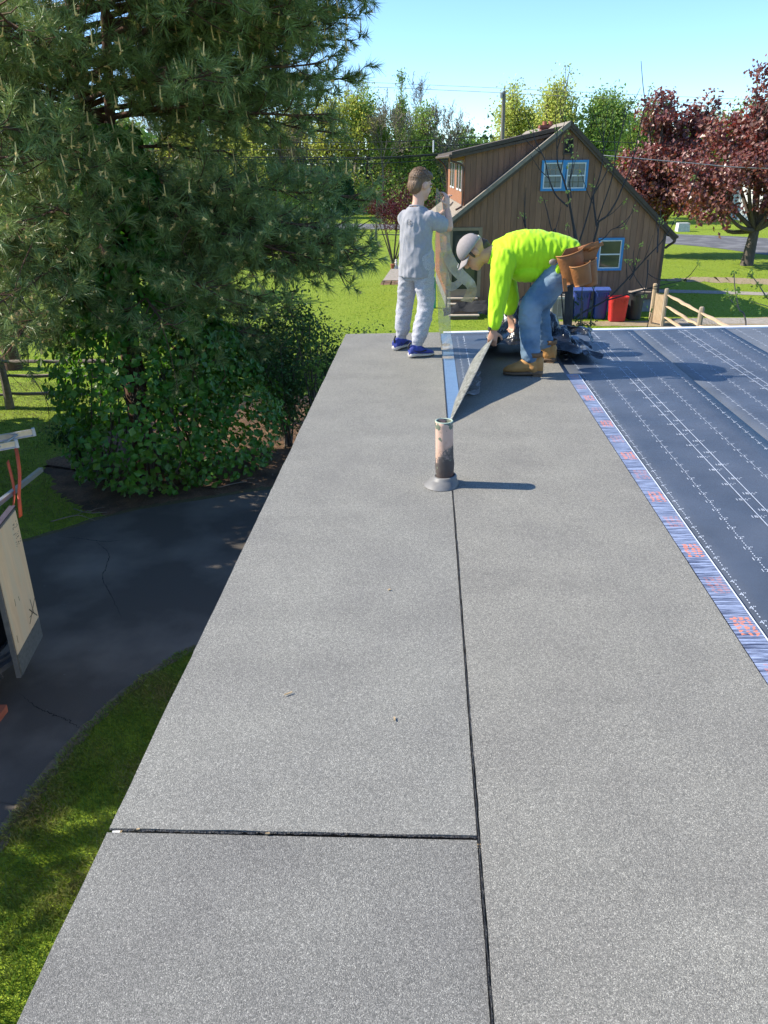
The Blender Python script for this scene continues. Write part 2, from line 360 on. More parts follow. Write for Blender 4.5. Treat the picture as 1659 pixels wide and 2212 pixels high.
def granule_material(name, tint):
    m, nt, N, L, b = new_mat(name)
    tc = N.new('ShaderNodeTexCoord'); co = tc.outputs['Object']
    def nz(s, d=2):
        n = N.new('ShaderNodeTexNoise'); n.inputs['Scale'].default_value = s; n.inputs['Detail'].default_value = d; L.new(co, n.inputs[0]); return n
    v = N.new('ShaderNodeTexVoronoi'); v.inputs['Scale'].default_value = 520; L.new(co, v.inputs['Vector'])
    sp = N.new('ShaderNodeSeparateColor'); L.new(v.outputs['Color'], sp.inputs[0])
    rp = ramp(N, [(0, (.115, .115, .116)), (.30, (.165, .165, .164)), (.62, (.215, .213, .21)), (.88, (.275, .272, .268)), (1, (.42, .415, .405))]); L.new(sp.outputs[0], rp.inputs[0])
    n2 = nz(110, 3); r2 = ramp(N, [(.36, (.90, .90, .90)), (.64, (1.10, 1.10, 1.10))]); L.new(n2.outputs[0], r2.inputs[0])
    m1 = N.new('ShaderNodeMixRGB'); m1.blend_type = 'MULTIPLY'; m1.inputs[0].default_value = 1; L.new(rp.outputs[0], m1.inputs[1]); L.new(r2.outputs[0], m1.inputs[2])
    n3 = nz(3.2, 6); r3 = ramp(N, [(.3, (.91, .905, .91)), (.7, (1.09, 1.09, 1.075))]); L.new(n3.outputs[0], r3.inputs[0])
    m2 = N.new('ShaderNodeMixRGB'); m2.blend_type = 'MULTIPLY'; m2.inputs[0].default_value = 1; L.new(m1.outputs[0], m2.inputs[1]); L.new(r3.outputs[0], m2.inputs[2])
    m3 = N.new('ShaderNodeMixRGB'); m3.blend_type = 'MULTIPLY'; m3.inputs[0].default_value = 1; L.new(m2.outputs[0], m3.inputs[1]); m3.inputs[2].default_value = (*tint, 1)
    # faint scuffs, pale and tan, with their own outlines
    mp = N.new('ShaderNodeMapping'); mp.inputs['Scale'].default_value = (3, 1, 1); mp.inputs['Rotation'].default_value = (0, 0, .5); L.new(co, mp.inputs[0])
    n4 = N.new('ShaderNodeTexNoise'); n4.inputs['Scale'].default_value = 2.3; n4.inputs['Detail'].default_value = 8; n4.inputs['Roughness'].default_value = .75; L.new(mp.outputs[0], n4.inputs[0])
    r4 = ramp(N, [(.62, (0, 0, 0)), (.80, (.5, .5, .5))]); L.new(n4.outputs[0], r4.inputs[0])
    m4 = N.new('ShaderNodeMixRGB'); L.new(r4.outputs[0], m4.inputs[0]); L.new(m3.outputs[0], m4.inputs[1]); m4.inputs[2].default_value = (.30, .28, .25, 1)
    mp6 = N.new('ShaderNodeMapping'); mp6.inputs['Scale'].default_value = (.35, 4.5, 1); L.new(co, mp6.inputs[0])
    n6 = N.new('ShaderNodeTexNoise'); n6.inputs['Scale'].default_value = 1.4; n6.inputs['Detail'].default_value = 6; L.new(mp6.outputs[0], n6.inputs[0])
    r6 = ramp(N, [(.3, (.965, .965, .965)), (.7, (1.035, 1.035, 1.035))]); L.new(n6.outputs[0], r6.inputs[0])
    m6 = N.new('ShaderNodeMixRGB'); m6.blend_type = 'MULTIPLY'; m6.inputs[0].default_value = 1; L.new(m4.outputs[0], m6.inputs[1]); L.new(r6.outputs[0], m6.inputs[2]); m4 = m6
    L.new(m4.outputs[0], b.inputs['Base Color'])
    b.inputs['Roughness'].default_value = .75; b.inputs['Specular IOR Level'].default_value = .35
    bp = N.new('ShaderNodeBump'); bp.inputs['Strength'].default_value = .55; bp.inputs['Distance'].default_value = .002; L.new(v.outputs['Distance'], bp.inputs['Height']); bp.invert = True
    n5 = nz(1.3, 4); bp2 = N.new('ShaderNodeBump'); bp2.inputs['Strength'].default_value = .25; bp2.inputs['Distance'].default_value = .02; L.new(n5.outputs[0], bp2.inputs['Height'])
    L.new(bp.outputs[0], bp2.inputs['Normal']); L.new(bp2.outputs[0], b.inputs['Normal'])
    return m

M_GR1 = granule_material('granules_mid_grey', (1.03, 1.015, .915))
M_GR2 = granule_material('granules_warm_grey', (1.05, 1.02, .90))
M_GR0 = granule_material('granules_dark_grey', (.885, .87, .795))
M_BIT = mat('black_bitumen', (.010, .010, .012), (.022, .022, .024), scale=60, rough=.42, bump=.8, bscale=160)

def cap_sheet(name, xl, xr, y0, y1, dz, m, label, ny=160, nx=10, wl_=.004, th=.005, ripple=.0015, seed=0, endw=0.0):
    ys = np.linspace(y0, y1, ny); V = []
    for y in ys:
        a = xl(y) if callable(xl) else xl; b2 = xr(y) if callable(xr) else xr
        a += wl_*mnoise.noise((y*3.1, seed, 0)) + wl_*.5*mnoise.noise((y*17, seed, 4)); b2 += .001*mnoise.noise((y*9, seed, 7))
        for t in np.linspace(0, 1, nx):
            x = a+(b2-a)*t; yy = y
            if endw and y == ys[0]: yy = y + endw*mnoise.noise((x*6, seed, 2)) + endw*.6*mnoise.noise((x*31, seed, 5))
            V.append((x, yy, roofz(x)+dz+ripple*mnoise.noise((x*2.2, y*1.3, seed)) + ripple*.6*mnoise.noise((x*.8, y*4.5, seed+3))))
    V = np.array(V); n = len(V); F = [(i*nx+j, i*nx+j+1, (i+1)*nx+j+1, (i+1)*nx+j) for i in range(ny-1) for j in range(nx-1)]
    ring = list(range(nx)) + [i*nx+nx-1 for i in range(1, ny)] + [(ny-1)*nx+j for j in range(nx-2, -1, -1)] + [i*nx for i in range(ny-2, 0, -1)]
    W = V[ring].copy(); W[:, 2] -= th; V = np.vstack([V, W]); k = len(ring)
    F += [(ring[i], n+i, n+(i+1) % k, ring[(i+1) % k]) for i in range(k)]
    F.append(tuple(n+i for i in range(k-1, -1, -1)))
    o = obj(name, V, F, m, smooth=False)
    return tag(o, label, 'roofing sheet', 'granule cap sheets on the flat roof')

YC = 1.325
near_sheet = cap_sheet('cap_sheet', XL, SEAM_X-.004, YB, YC-.006, 0, M_GR0, 'darker grey granule roofing sheet nearest the camera, below the crosswise joint', seed=1, ny=120)
far_sheet = cap_sheet('cap_sheet', XL, SEAM_X-.004, YC+.006, YF, .0015, M_GR1, 'long grey granule roofing sheet under the boy along the roof left edge', seed=2, endw=.006)
def fold_x(y):   # where the right-hand sheet leaves the roof
    if y < 4.45: return SEAM_X+.004
    return float(np.interp(y, [4.45, 4.9, 5.39, 5.9, 6.3, 6.8], [.142, .19, .275, .37, .44, .55]))
right_sheet = cap_sheet('cap_sheet', fold_x, 1.036, YB, 6.35, .003, M_GR2, 'warm grey granule roofing sheet right of the seam with its far edge lifted', seed=3, ny=220)
# bitumen beads in the joints
def bead(name, P, w, parent, seed, zoff):
    r = np.random.default_rng(seed); n = len(P); d = np.gradient(P, axis=0); nn = np.stack([-d[:, 1], d[:, 0], 0*d[:, 0]], 1); nn /= np.linalg.norm(nn, axis=1)[:, None]
    wa = w*(.62+1.1*np.array([mnoise.noise((i*.23, seed, 0)) for i in range(n)])+r.normal(0, .10, n)); wb = w*(.62+1.1*np.array([mnoise.noise((i*.31, seed, 9)) for i in range(n)])+r.normal(0, .10, n))
    A = P+nn*wa[:, None]; B = P-nn*wb[:, None]; C_ = P.copy()
    for Q, dz in ((A, 0), (C_, .002), (B, 0)): Q[:, 2] = [roofz(q[0])+zoff+dz for q in Q]
    V = np.vstack([A, C_, B]); F = [(i, n+i, n+i+1, i+1) for i in range(n-1)] + [(n+i, 2*n+i, 2*n+i+1, n+i+1) for i in range(n-1)]
    return obj(name, V, F, M_BIT, parent, smooth=True)
n = 420; ys = np.linspace(-1.0, 3.47, n)
P = np.stack([np.full(n, SEAM_X)+.0025*np.array([mnoise.noise((y*2, 0, 3)) for y in ys]), ys, 0*ys], 1)
bead('bitumen_bead', P, .0034, right_sheet, 4, .0035)
xs = np.linspace(XL+.004, SEAM_X-.004, 160)
P = np.stack([xs, YC+.004*np.array([mnoise.noise((x*3, 5, 1)) for x in xs]), 0*xs], 1)
bead('bitumen_bead', P, .0042, far_sheet, 6, .0028)

# the selvage of the far-left sheet, bared where the next sheet is lifted
def film_material(name, base, streak, orange=True):
    m, nt, N, L, b = new_mat(name)
    g = N.new('ShaderNodeNewGeometry'); co = g.outputs['Position']
    dn_ = N.new('ShaderNodeTexNoise'); dn_.inputs['Scale'].default_value = 40; L.new(co, dn_.inputs[0]); dm = N.new('ShaderNodeVectorMath'); dm.operation = 'MULTIPLY_ADD'; L.new(dn_.outputs[1], dm.inputs[0]); dm.inputs[1].default_value = (.034, .034, 0); L.new(co, dm.inputs[2]); cod = dm.outputs[0]
    mp = N.new('ShaderNodeMapping'); mp.inputs['Scale'].default_value = (5, 95, 1); L.new(co, mp.inputs[0])
    n1 = N.new('ShaderNodeTexNoise'); n1.inputs['Scale'].default_value = 1.6; n1.inputs['Detail'].default_value = 6; n1.inputs['Roughness'].default_value = .7; L.new(mp.outputs[0], n1.inputs[0])
    r1 = ramp(N, [(.40, base), (.50, tuple(.5*(u+v) for u, v in zip(base, streak))), (.60, streak)]); L.new(n1.outputs[0], r1.inputs[0]); col = r1.outputs[0]
    if orange:
        sx = N.new('ShaderNodeSeparateXYZ'); L.new(cod, sx.inputs[0])
        def mth(op, a, v=None):
            k = N.new('ShaderNodeMath'); k.operation = op; L.new(a, k.inputs[0])
            if v is not None:
                if isinstance(v, (int, float)): k.inputs[1].default_value = v
                else: L.new(v, k.inputs[1])
            return k.outputs[0]
        fr = mth('FRACT', mth('MULTIPLY', sx.outputs[1], 1/.275)); inb = mth('LESS_THAN', fr, .42)
        fx = mth('ABSOLUTE', mth('SUBTRACT', sx.outputs[0], 1.110)); inx = mth('LESS_THAN', fx, .034)
        # letter-like blocks: columns across, rows along
        c1 = mth('GREATER_THAN', mth('FRACT', mth('MULTIPLY', sx.outputs[1], 52)), .38)
        c2 = mth('GREATER_THAN', mth('FRACT', mth('MULTIPLY', sx.outputs[0], 44)), .34)
        fr2 = mth('FRACT', mth('MULTIPLY', sx.outputs[1], 1/.55)); weak = N.new('ShaderNodeMapRange'); L.new(mth('LESS_THAN', fr2, .5), weak.inputs[0]); weak.inputs[3].default_value = .3; weak.inputs[4].default_value = .8
        mk = mth('MULTIPLY', mth('MULTIPLY', inb, inx), mth('MULTIPLY', mth('MULTIPLY', c1, c2), weak.outputs[0]))
        mx = N.new('ShaderNodeMixRGB'); L.new(mk, mx.inputs[0]); L.new(col, mx.inputs[1]); mx.inputs[2].default_value = (.80, .24, .10, 1); col = mx.outputs[0]
    L.new(col, b.inputs['Base Color']); b.inputs['Roughness'].default_value = .28; b.inputs['Specular IOR Level'].default_value = .6
    bp = N.new('ShaderNodeBump'); bp.inputs['Strength'].default_value = .5; bp.inputs['Distance'].default_value = .006; L.new(n1.outputs[0], bp.inputs['Height']); L.new(bp.outputs[0], b.inputs['Normal'])
    return m
M_FILM = film_material('printed_selvage_film', (.036, .040, .078), (.36, .42, .58))
M_SKYTINT = film_material('sky_tinted_selvage_film', (.12, .20, .34), (.16, .26, .42), orange=False)  # blue-grey film, the sky's reflection put into its colour
def flat_strip(name, x0, x1, y0, y1, dz, m, parent, ny=60, wob=.0, nx=4):
    V = []
    for y in np.linspace(y0, y1, ny):
        a = (x0(y) if callable(x0) else x0)+wob*mnoise.noise((y*4, x1 if not callable(x1) else 0, 1)); b2 = x1(y) if callable(x1) else x1
        for t in np.linspace(0, 1, nx):
            x = a+(b2-a)*t; V.append((x, y, roofz(x)+dz+.0012*mnoise.noise((x*20, y*9, 2))))
    F = np.array([(i*nx+j, i*nx+j+1, (i+1)*nx+j+1, (i+1)*nx+j) for i in range(ny-1) for j in range(nx-1)])
    return obj(name, V, F, m, parent, smooth=True)
flat_strip('selvage_strip', SEAM_X-.002, .232, 4.46, 7.22, -.0045, M_SKYTINT, far_sheet)
flat_strip('bitumen_bead', SEAM_X-.010, SEAM_X+.002, 4.4, 6.9, .0005, M_BIT, far_sheet, ny=200, wob=.006)
flat_strip('printed_selvage', 1.0395, 1.128, -1.0, 5.62, .002, M_FILM, right_sheet, ny=200)
flat_strip('selvage_edge_line', 1.1285, 1.134, -1.0, 5.6, .0025, mat('white_print', (.72, .76, .82), (.60, .65, .72), scale=40, rough=.5), right_sheet, ny=120)

# ------------------------------------------------------------------ dark base sheets with printed scales
def base_material():
    m, nt, N, L, b = new_mat('black_base_sheet')
    tc = N.new('ShaderNodeTexCoord'); co = tc.outputs['Object']
    n1 = N.new('ShaderNodeTexNoise'); n1.inputs['Scale'].default_value = 2.2; n1.inputs['Detail'].default_value = 6; L.new(co, n1.inputs[0])
    r1 = ramp(N, [(.35, (.048, .058, .076)), (.68, (.082, .096, .122))]); L.new(n1.outputs[0], r1.inputs[0])
    n2 = N.new('ShaderNodeTexNoise'); n2.inputs['Scale'].default_value = 7; n2.inputs['Detail'].default_value = 9; n2.inputs['Roughness'].default_value = .8; L.new(co, n2.inputs[0])
    r2 = ramp(N, [(.62, (0, 0, 0)), (.82, (.35, .35, .35))]); L.new(n2.outputs[0], r2.inputs[0])
    mx = N.new('ShaderNodeMixRGB'); L.new(r2.outputs[0], mx.inputs[0]); L.new(r1.outputs[0], mx.inputs[1]); mx.inputs[2].default_value = (.12, .13, .15, 1)
    L.new(mx.outputs[0], b.inputs['Base Color'])
    mp = N.new('ShaderNodeMapping'); mp.inputs['Scale'].default_value = (.5, 2.5, 1); L.new(co, mp.inputs[0])
    n3 = N.new('ShaderNodeTexNoise'); n3.inputs['Scale'].default_value = 1.2; n3.inputs['Detail'].default_value = 5; L.new(mp.outputs[0], n3.inputs[0])
    rr = N.new('ShaderNodeMapRange'); rr.inputs[3].default_value = .34; rr.inputs[4].default_value = .56; L.new(n3.outputs[0], rr.inputs[0]); L.new(rr.outputs[0], b.inputs['Roughness'])
    n4 = N.new('ShaderNodeTexNoise'); n4.inputs['Scale'].default_value = 260; L.new(co, n4.inputs[0])
    bp = N.new('ShaderNodeBump'); bp.inputs['Strength'].default_value = .45; bp.inputs['Distance'].default_value = .003; L.new(n4.outputs[0], bp.inputs['Height'])
    bp2 = N.new('ShaderNodeBump'); bp2.inputs['Strength'].default_value = .35; bp2.inputs['Distance'].default_value = .03; L.new(n3.outputs[0], bp2.inputs['Height']); L.new(bp.outputs[0], bp2.inputs['Normal'])
    L.new(bp2.outputs[0], b.inputs['Normal']); b.inputs['Specular IOR Level'].default_value = .85
    return m
M_BASE = base_material()
M_PRINT = mat('scale_print', (.56, .61, .69), (.40, .45, .52), scale=30, rough=.6)
def glyph(txt, size):
    cu = bpy.data.curves.new('g', 'FONT'); cu.body = txt; cu.size = size; cu.align_x = 'CENTER'; cu.align_y = 'CENTER'; cu.resolution_u = 2
    ob = bpy.data.objects.new('g', cu); COL.objects.link(ob); dg = bpy.context.evaluated_depsgraph_get()
    me = bpy.data.meshes.new_from_object(ob.evaluated_get(dg))
    V = np.array([v.co[:] for v in me.vertices]); F = [tuple(p.vertices) for p in me.polygons]
    bpy.data.objects.remove(ob); bpy.data.meshes.remove(me); return V, F
G4, G12, G18 = glyph('4"', .034), glyph('12"', .034), glyph('18½"', .034)
def print_row(mb, x, y0, y1, g, step=.0935, dash=True, line=False, ph=0.0):
    V, F = g; ys = np.arange(y0+ph, y1, step)
    for y in ys:
        W = V+np.array([x, y, 0]); W[:, 2] = SLOPE*(W[:, 0]-SEAM_X)+ROOF_Z; mb.add(W, F)
    if dash:
        for y in np.arange(y0, y1, step/5):
            if min(abs(((y-y0-ph) % step)), step-abs(((y-y0-ph) % step))) < .02: continue
            z = roofz(x); mb.add([(x-.0022, y-.0045, z), (x+.0022, y-.0045, z), (x+.0022, y+.0045, z), (x-.0022, y+.0045, z)], [(0, 1, 2, 3)])
    if line:
        z = roofz(x); mb.add([(x-.002, y0, z), (x+.002, y0, z), (x+.002, y1, z), (x-.002, y1, z)], [(0, 1, 2, 3)])
labels = ['dark printed base sheet bared beneath the lifted flap', 'dark blue printed base sheet beside the orange-lettered selvage', 'dark blue printed base sheet, second beyond the granule sheets', 'dark blue printed base sheet along the right edge of the view']
for k in range(6):
    ctr = .675+.83*k; x0 = ctr-.43 if k else .12; x1 = ctr+.402
    y0 = 3.6 if k == 0 else -1.0
    lab = labels[min(k, 3)]
    if k > 3: lab = labels[3]; x1 = ctr+.402
    V = []; ny = 110; nx = 7; dz = -.008-.0006*(k % 2)
    if k > 3: break
    if k == 3: x1 = XR-.1
    for y in np.linspace(y0, YF-.05, ny):
        for t in np.linspace(0, 1, nx):
            x = x0+(x1-x0)*t
            w = .0022*mnoise.noise((x*.6, y*1.1, k)) + .009*max(0, mnoise.noise((x*.35, y*2.6, 8)))
            V.append((x, y, roofz(x)+dz+w*.5+(.003*t if k else 0)))
    F = np.array([(i*nx+j, i*nx+j+1, (i+1)*nx+j+1, (i+1)*nx+j) for i in range(ny-1) for j in range(nx-1)])
    o = obj('base_sheet', V, F, M_BASE, smooth=True); tag(o, lab, 'roofing sheet', 'printed base sheets on the flat roof')
    md = o.modifiers.new('t', 'SOLIDIFY'); md.thickness = .004; md.offset = -1
    mb = MB(); ya, yb = (4.3, 7.1) if k == 0 else (1.6, YF-.09)
    cs = [ctr] if k < 3 else [ctr, ctr+.83, ctr+1.66]
    for c0 in cs:
        if k == 0:
            print_row(mb, .285, ya, yb, G4); print_row(mb, .345, ya, yb, G4, ph=.03, line=True, dash=False); print_row(mb, c0+.16, 6.0, yb, G12); continue
        print_row(mb, c0-.338, ya, yb, G4, ph=.02); print_row(mb, c0+.345, ya, yb, G4, ph=.05)
        print_row(mb, c0-.185, ya, yb, G12, ph=.01); print_row(mb, c0+.185, ya, yb, G12, ph=.04)
        print_row(mb, c0-.026, ya, yb, G18, step=.187, dash=False, line=True, ph=.03); print_row(mb, c0+.030, ya, yb, G18, step=.187, dash=False, line=True, ph=.10)
    V = np.concatenate(mb.V)
    # let the print follow the sheet
    dzs = np.array([dz+.5*(.0022*mnoise.noise((v[0]*.6, v[1]*1.1, k)) + .009*max(0, mnoise.noise((v[0]*.35, v[1]*2.6, 8))))+(.003*(v[0]-x0)/(x1-x0) if k else 0)+.0016 for v in V]); V[:, 2] += dzs
    obj('printed_scale', V, mb.F, M_PRINT, o)

# ------------------------------------------------------------------ the flap the man lifts (a part of the right-hand sheet)
def flap_material():
    m, nt, N, L, b = new_mat('sheet_underside')
    tc = N.new('ShaderNodeTexCoord'); co = tc.outputs['Object']
    n1 = N.new('ShaderNodeTexNoise'); n1.inputs['Scale'].default_value = 45; n1.inputs['Detail'].default_value = 6; L.new(co, n1.inputs[0])
    r1 = ramp(N, [(.35, (.13, .13, .11)), (.55, (.26, .26, .23)), (.72, (.42, .42, .39))]); L.new(n1.outputs[0], r1.inputs[0])
    L.new(r1.outputs[0], b.inputs['Base Color']); b.inputs['Roughness'].default_value = .38; b.inputs['Metallic'].default_value = .1
    bp = N.new('ShaderNodeBump'); bp.inputs['Strength'].default_value = .5; bp.inputs['Distance'].default_value = .004; L.new(n1.outputs[0], bp.inputs['Height']); L.new(bp.outputs[0], b.inputs['Normal'])
    return m
M_UNDER = flap_material()
ny, nx = 70, 9; V = []
ang = lambda y: float(np.interp(y, [4.46, 5.0, 5.5, 6.15, 6.6, 6.95], [1.2, .95, .95, .95, .75, .5]))
for y in np.linspace(4.47, 6.95, ny):
    ex = float(np.interp(y, [4.46, 5.5, 6.1, 6.95], [.148, .475, .56, .66])); ez = float(np.interp(y, [4.46, 4.9, 5.5, 6.1, 6.95], [.004, .115, .292, .20, .03])); fx0 = fold_x(y)
    for t in np.linspace(0, 1, nx):
        bow = math.sin(math.pi*t)*.16*ez; x = fx0+(ex-fx0)*t**1.15-bow*.75; z = roofz(x)+.006+ez*t**.92-bow*.15
        V.append((x, y+.012*mnoise.noise((y*3, t, 4)), z+.006*t*mnoise.noise((y*6, t*2, 1))))
    continue
    w = .1
    if y > 6.2: w *= float(np.interp(y, [6.2, 6.95], [1, .75]))
    a1 = ang(y)
    for t in np.linspace(0, 1, nx):
        # the sheet turns up out of the roof with a tight bend, then runs straight
        th = a1*min(1, t/.35); s = w*t
        x = fold_x(y)+s*math.cos(a1)*min(1, .6+.4*t)-w*.10*math.sin(math.pi*t)
        z = roofz(x)+.006+s*math.sin(th)*(1-.08*t)
        V.append((x, y+.02*mnoise.noise((y*3, t, 4)), z+.006*t*mnoise.noise((y*6, t*2, 1))))
F = np.array([(i*nx+j, i*nx+j+1, (i+1)*nx+j+1, (i+1)*nx+j) for i in range(ny-1) for j in range(nx-1)])
flap = obj('lifted_flap', V, F, M_UNDER, right_sheet, smooth=True)
flap.data.materials.append(M_GR2)
md = flap.modifiers.new('t', 'SOLIDIFY'); md.thickness = .004; md.offset = -1; md.material_offset = 1; md.material_offset_rim = 1

# ------------------------------------------------------------------ vent pipe
pipe = empty('vent_pipe', (.10, 3.51, roofz(.1)), 'paint-peeling vent pipe with a flared grey flashing on the roof', 'pipe')
def pipe_material():
    m, nt, N, L, b = new_mat('peeling_painted_pipe')
    tc = N.new('ShaderNodeTexCoord'); co = tc.outputs['Object']; sx = N.new('ShaderNodeSeparateXYZ'); L.new(co, sx.inputs[0])
    n1 = N.new('ShaderNodeTexNoise'); n1.inputs['Scale'].default_value = 22; n1.inputs['Detail'].default_value = 7; n1.inputs['Roughness'].default_value = .7; L.new(co, n1.inputs[0])
    a = N.new('ShaderNodeMapRange'); a.inputs[1].default_value = .04; a.inputs[2].default_value = .33; L.new(sx.outputs[2], a.inputs[0])
    # tar climbs higher on the right-hand side
    sxr = N.new('ShaderNodeMapRange'); sxr.inputs[1].default_value = -.05; sxr.inputs[2].default_value = .05; sxr.inputs[3].default_value = .15; sxr.inputs[4].default_value = -.10; L.new(sx.outputs[0], sxr.inputs[0])
    ad0 = N.new('ShaderNodeMath'); ad0.operation = 'ADD'; L.new(a.outputs[0], ad0.inputs[0]); L.new(sxr.outputs[0], ad0.inputs[1])
    ad = N.new('ShaderNodeMath'); ad.operation = 'ADD'; L.new(ad0.outputs[0], ad.inputs[0]); L.new(n1.outputs[0], ad.inputs[1])
    r = ramp(N, [(.30, (.16, .06, .03)), (.42, (.07, .045, .035)), (.72, (.075, .06, .052)), (.80, (.20, .15, .125)), (.84, (.50, .31, .22)), (.97, (.56, .37, .28))])
    dv = N.new('ShaderNodeMath'); dv.operation = 'MULTIPLY'; dv.inputs[1].default_value = .78; L.new(ad.outputs[0], dv.inputs[0]); L.new(dv.outputs[0], r.inputs[0])
    # bare dark scabs near the rim
    n2 = N.new('ShaderNodeTexNoise'); n2.inputs['Scale'].default_value = 38; n2.inputs['Detail'].default_value = 5; L.new(co, n2.inputs[0])
    tp = N.new('ShaderNodeMapRange'); tp.inputs[1].default_value = .27; tp.inputs[2].default_value = .325; tp.inputs[3].default_value = 0; tp.inputs[4].default_value = .22; L.new(sx.outputs[2], tp.inputs[0])
    a2 = N.new('ShaderNodeMath'); a2.operation = 'ADD'; L.new(n2.outputs[0], a2.inputs[0]); L.new(tp.outputs[0], a2.inputs[1])
    r2 = ramp(N, [(.64, (0, 0, 0)), (.67, (1, 1, 1))]); L.new(a2.outputs[0], r2.inputs[0])
    mx = N.new('ShaderNodeMixRGB'); L.new(r2.outputs[0], mx.inputs[0]); L.new(r.outputs[0], mx.inputs[1]); mx.inputs[2].default_value = (.14, .16, .11, 1)
    L.new(mx.outputs[0], b.inputs['Base Color']); b.inputs['Roughness'].default_value = .7
    bp = N.new('ShaderNodeBump'); bp.inputs['Strength'].default_value = .8; bp.inputs['Distance'].default_value = .006; L.new(n1.outputs[0], bp.inputs['Height']); L.new(bp.outputs[0], b.inputs['Normal'])
    return m
pz = roofz(.1); V = []; k = 40
prof = [(.040, .0), (.043, .02), (.044, .06), (.045, .11), (.044, .15), (.043, .2), (.0425, .26), (.043, .315), (.0435, .330), (.040, .332), (.0375, .329), (.0372, .22), (.0372, .15), (.001, .15)]
for r, z in prof:
    for j in range(k):
        a = 2*math.pi*j/k; rr = r
        if .02 < z < .17 and r > .039: rr += .0045*max(0, mnoise.noise((math.cos(a)*2, math.sin(a)*2, z*22)))
        V.append((.10+rr*math.cos(a)-.010*z/.33, 3.51+rr*math.sin(a), pz+z))
F = [(i*k+j, i*k+(j+1) % k, (i+1)*k+(j+1) % k, (i+1)*k+j) for i in range(len(prof)-1) for j in range(k)]
po = obj('pipe', V, F, pipe_material(), pipe, smooth=True)
V = []; prof = [(.0455, .333), (.0465, .336), (.0405, .338), (.0385, .334)]
V = [(.090+r*.95*math.cos(2*math.pi*j/k), 3.51+r*.95*math.sin(2*math.pi*j/k), pz+z-.004) for r, z in prof for j in range(k)]
F = [(i*k+j, i*k+(j+1) % k, (i+1)*k+(j+1) % k, (i+1)*k+j) for i in range(3) for j in range(k)]
obj('pipe_rim', V, F, mat('pale_green_rim', (.42, .50, .40), (.30, .38, .28), scale=40, rough=.6), pipe, smooth=True)
V = []; prof = [(.086, .000), (.084, .006), (.076, .016), (.064, .030), (.060, .036), (.058, .044), (.050, .050), (.047, .047)]
for i, (r, z) in enumerate(prof):
    for j in range(k):
        a = 2*math.pi*j/k; rr = r*(1+.04*mnoise.noise((math.cos(a)*1.5, math.sin(a)*1.5, z*20)))
        V.append((.082+rr*math.cos(a)+.018*min(1, i/4), 3.50+rr*math.sin(a)+.010*min(1, i/4), roofz(.08)+.004+z+(.004*math.cos(a) if i > 2 else 0)))
F = [(i*k+j, i*k+(j+1) % k, (i+1)*k+(j+1) % k, (i+1)*k+j) for i in range(len(prof)-1) for j in range(k)]
obj('flashing_collar', V, F, mat('grey_flashing', (.19, .185, .175), (.125, .12, .115), scale=14, rough=.5, spec=.4), pipe, smooth=True)

# wood splinters dropped on the sheets
M_CHIP = mat('pale_wood', (.50, .36, .20), (.40, .27, .13), scale=30, rough=.8)
for (x, y, L_, w, a, lab) in [(-.41, 1.85, .030, .004, .6, 'thin pale wood splinter lying on the left roofing sheet'), (-.08, 1.74, .018, .005, 1.7, 'tiny pale wood chip near the middle of the left roofing sheet'),
                              (-.69, 1.325, .009, .004, .2, 'little pale flake caught at the left end of the crosswise joint'), (-.37, 1.32, .012, .003, .1, 'whitish flake caught midway along the crosswise joint'),
                              (-.13, 2.47, .010, .006, .4, 'tiny yellow fleck farthest up the left roofing sheet')]:
    mb = MB(); d = np.array((math.cos(a), math.sin(a), 0)); p = np.array((x, y, roofz(x)+.0065)); mb.bar(p-d*L_/2, p+d*L_/2, w, .003)
    V = np.concatenate(mb.V); V[[0, 1, 2, 3]] += (p-V[[0, 1, 2, 3]])*.25; V[:, 2] += rng.normal(0, .0006, 8)
    o = obj('wood_chip', V, mb.F, M_CHIP); tag(o, lab, 'wood chip', 'debris on the roofing sheets')
# ------------------------------------------------------------------ the brown house behind
HA = R_(2.5); hca, hsa = math.cos(HA), math.sin(HA)
def hw(u, v, z): return (0.8+u*hca-v*hsa, 28.7+u*hsa+v*hca, z)
house = empty('brown_house', hw(3.9, 4, 0), 'brown board-sided house with blue-trimmed windows and a shed dormer', 'house')
M_BOARD = []
for i, (a, b2) in enumerate([((.29, .152, .092), (.235, .126, .078)), ((.25, .135, .083), (.21, .114, .071)), ((.31, .170, .105), (.26, .142, .089)), ((.27, .148, .094), (.225, .125, .080))]):
    M_BOARD.append(mat('brown_board_%d' % i, a, b2, scale=3.5, rough=.8, bump=.35, bscale=20, stretch=(7, 7, .8), c3=tuple(v*.86 for v in b2), scale3=.9))
M_BOARDSUN = mat('sunlit_red_brown_board', (.34, .145, .070), (.26, .105, .05), scale=3.0, rough=.7, bump=.3, bscale=18, stretch=(6, 6, .7))  # the house boards again, redder and brighter: sunlight put into the colour
M_TRIM = mat('brown_trim', (.095, .066, .048), (.070, .050, .038), scale=4, rough=.7)
M_TAN = mat('tan_trim', (.27, .21, .145), (.22, .17, .115), scale=4, rough=.7)
M_BLUEP = mat('bright_blue_paint', (.035, .25, .55), (.030, .21, .48), scale=6, rough=.45)
M_WHITE = mat('white_sash', (.70, .72, .72), (.62, .64, .65), scale=6, rough=.5)
M_GLASS = mat('dark_window_glass', (.030, .038, .040), (.055, .065, .065), scale=1.2, rough=.06, spec=.9)
M_BLIND = mat('grey_blind', (.20, .22, .215), (.15, .165, .16), scale=3, rough=.5, spec=.6)
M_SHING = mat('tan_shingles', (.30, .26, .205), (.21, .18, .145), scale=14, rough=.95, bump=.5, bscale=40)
M_SHINGD = mat('brown_shingles', (.10, .078, .060), (.065, .052, .042), scale=14, rough=.95, bump=.5, bscale=40)
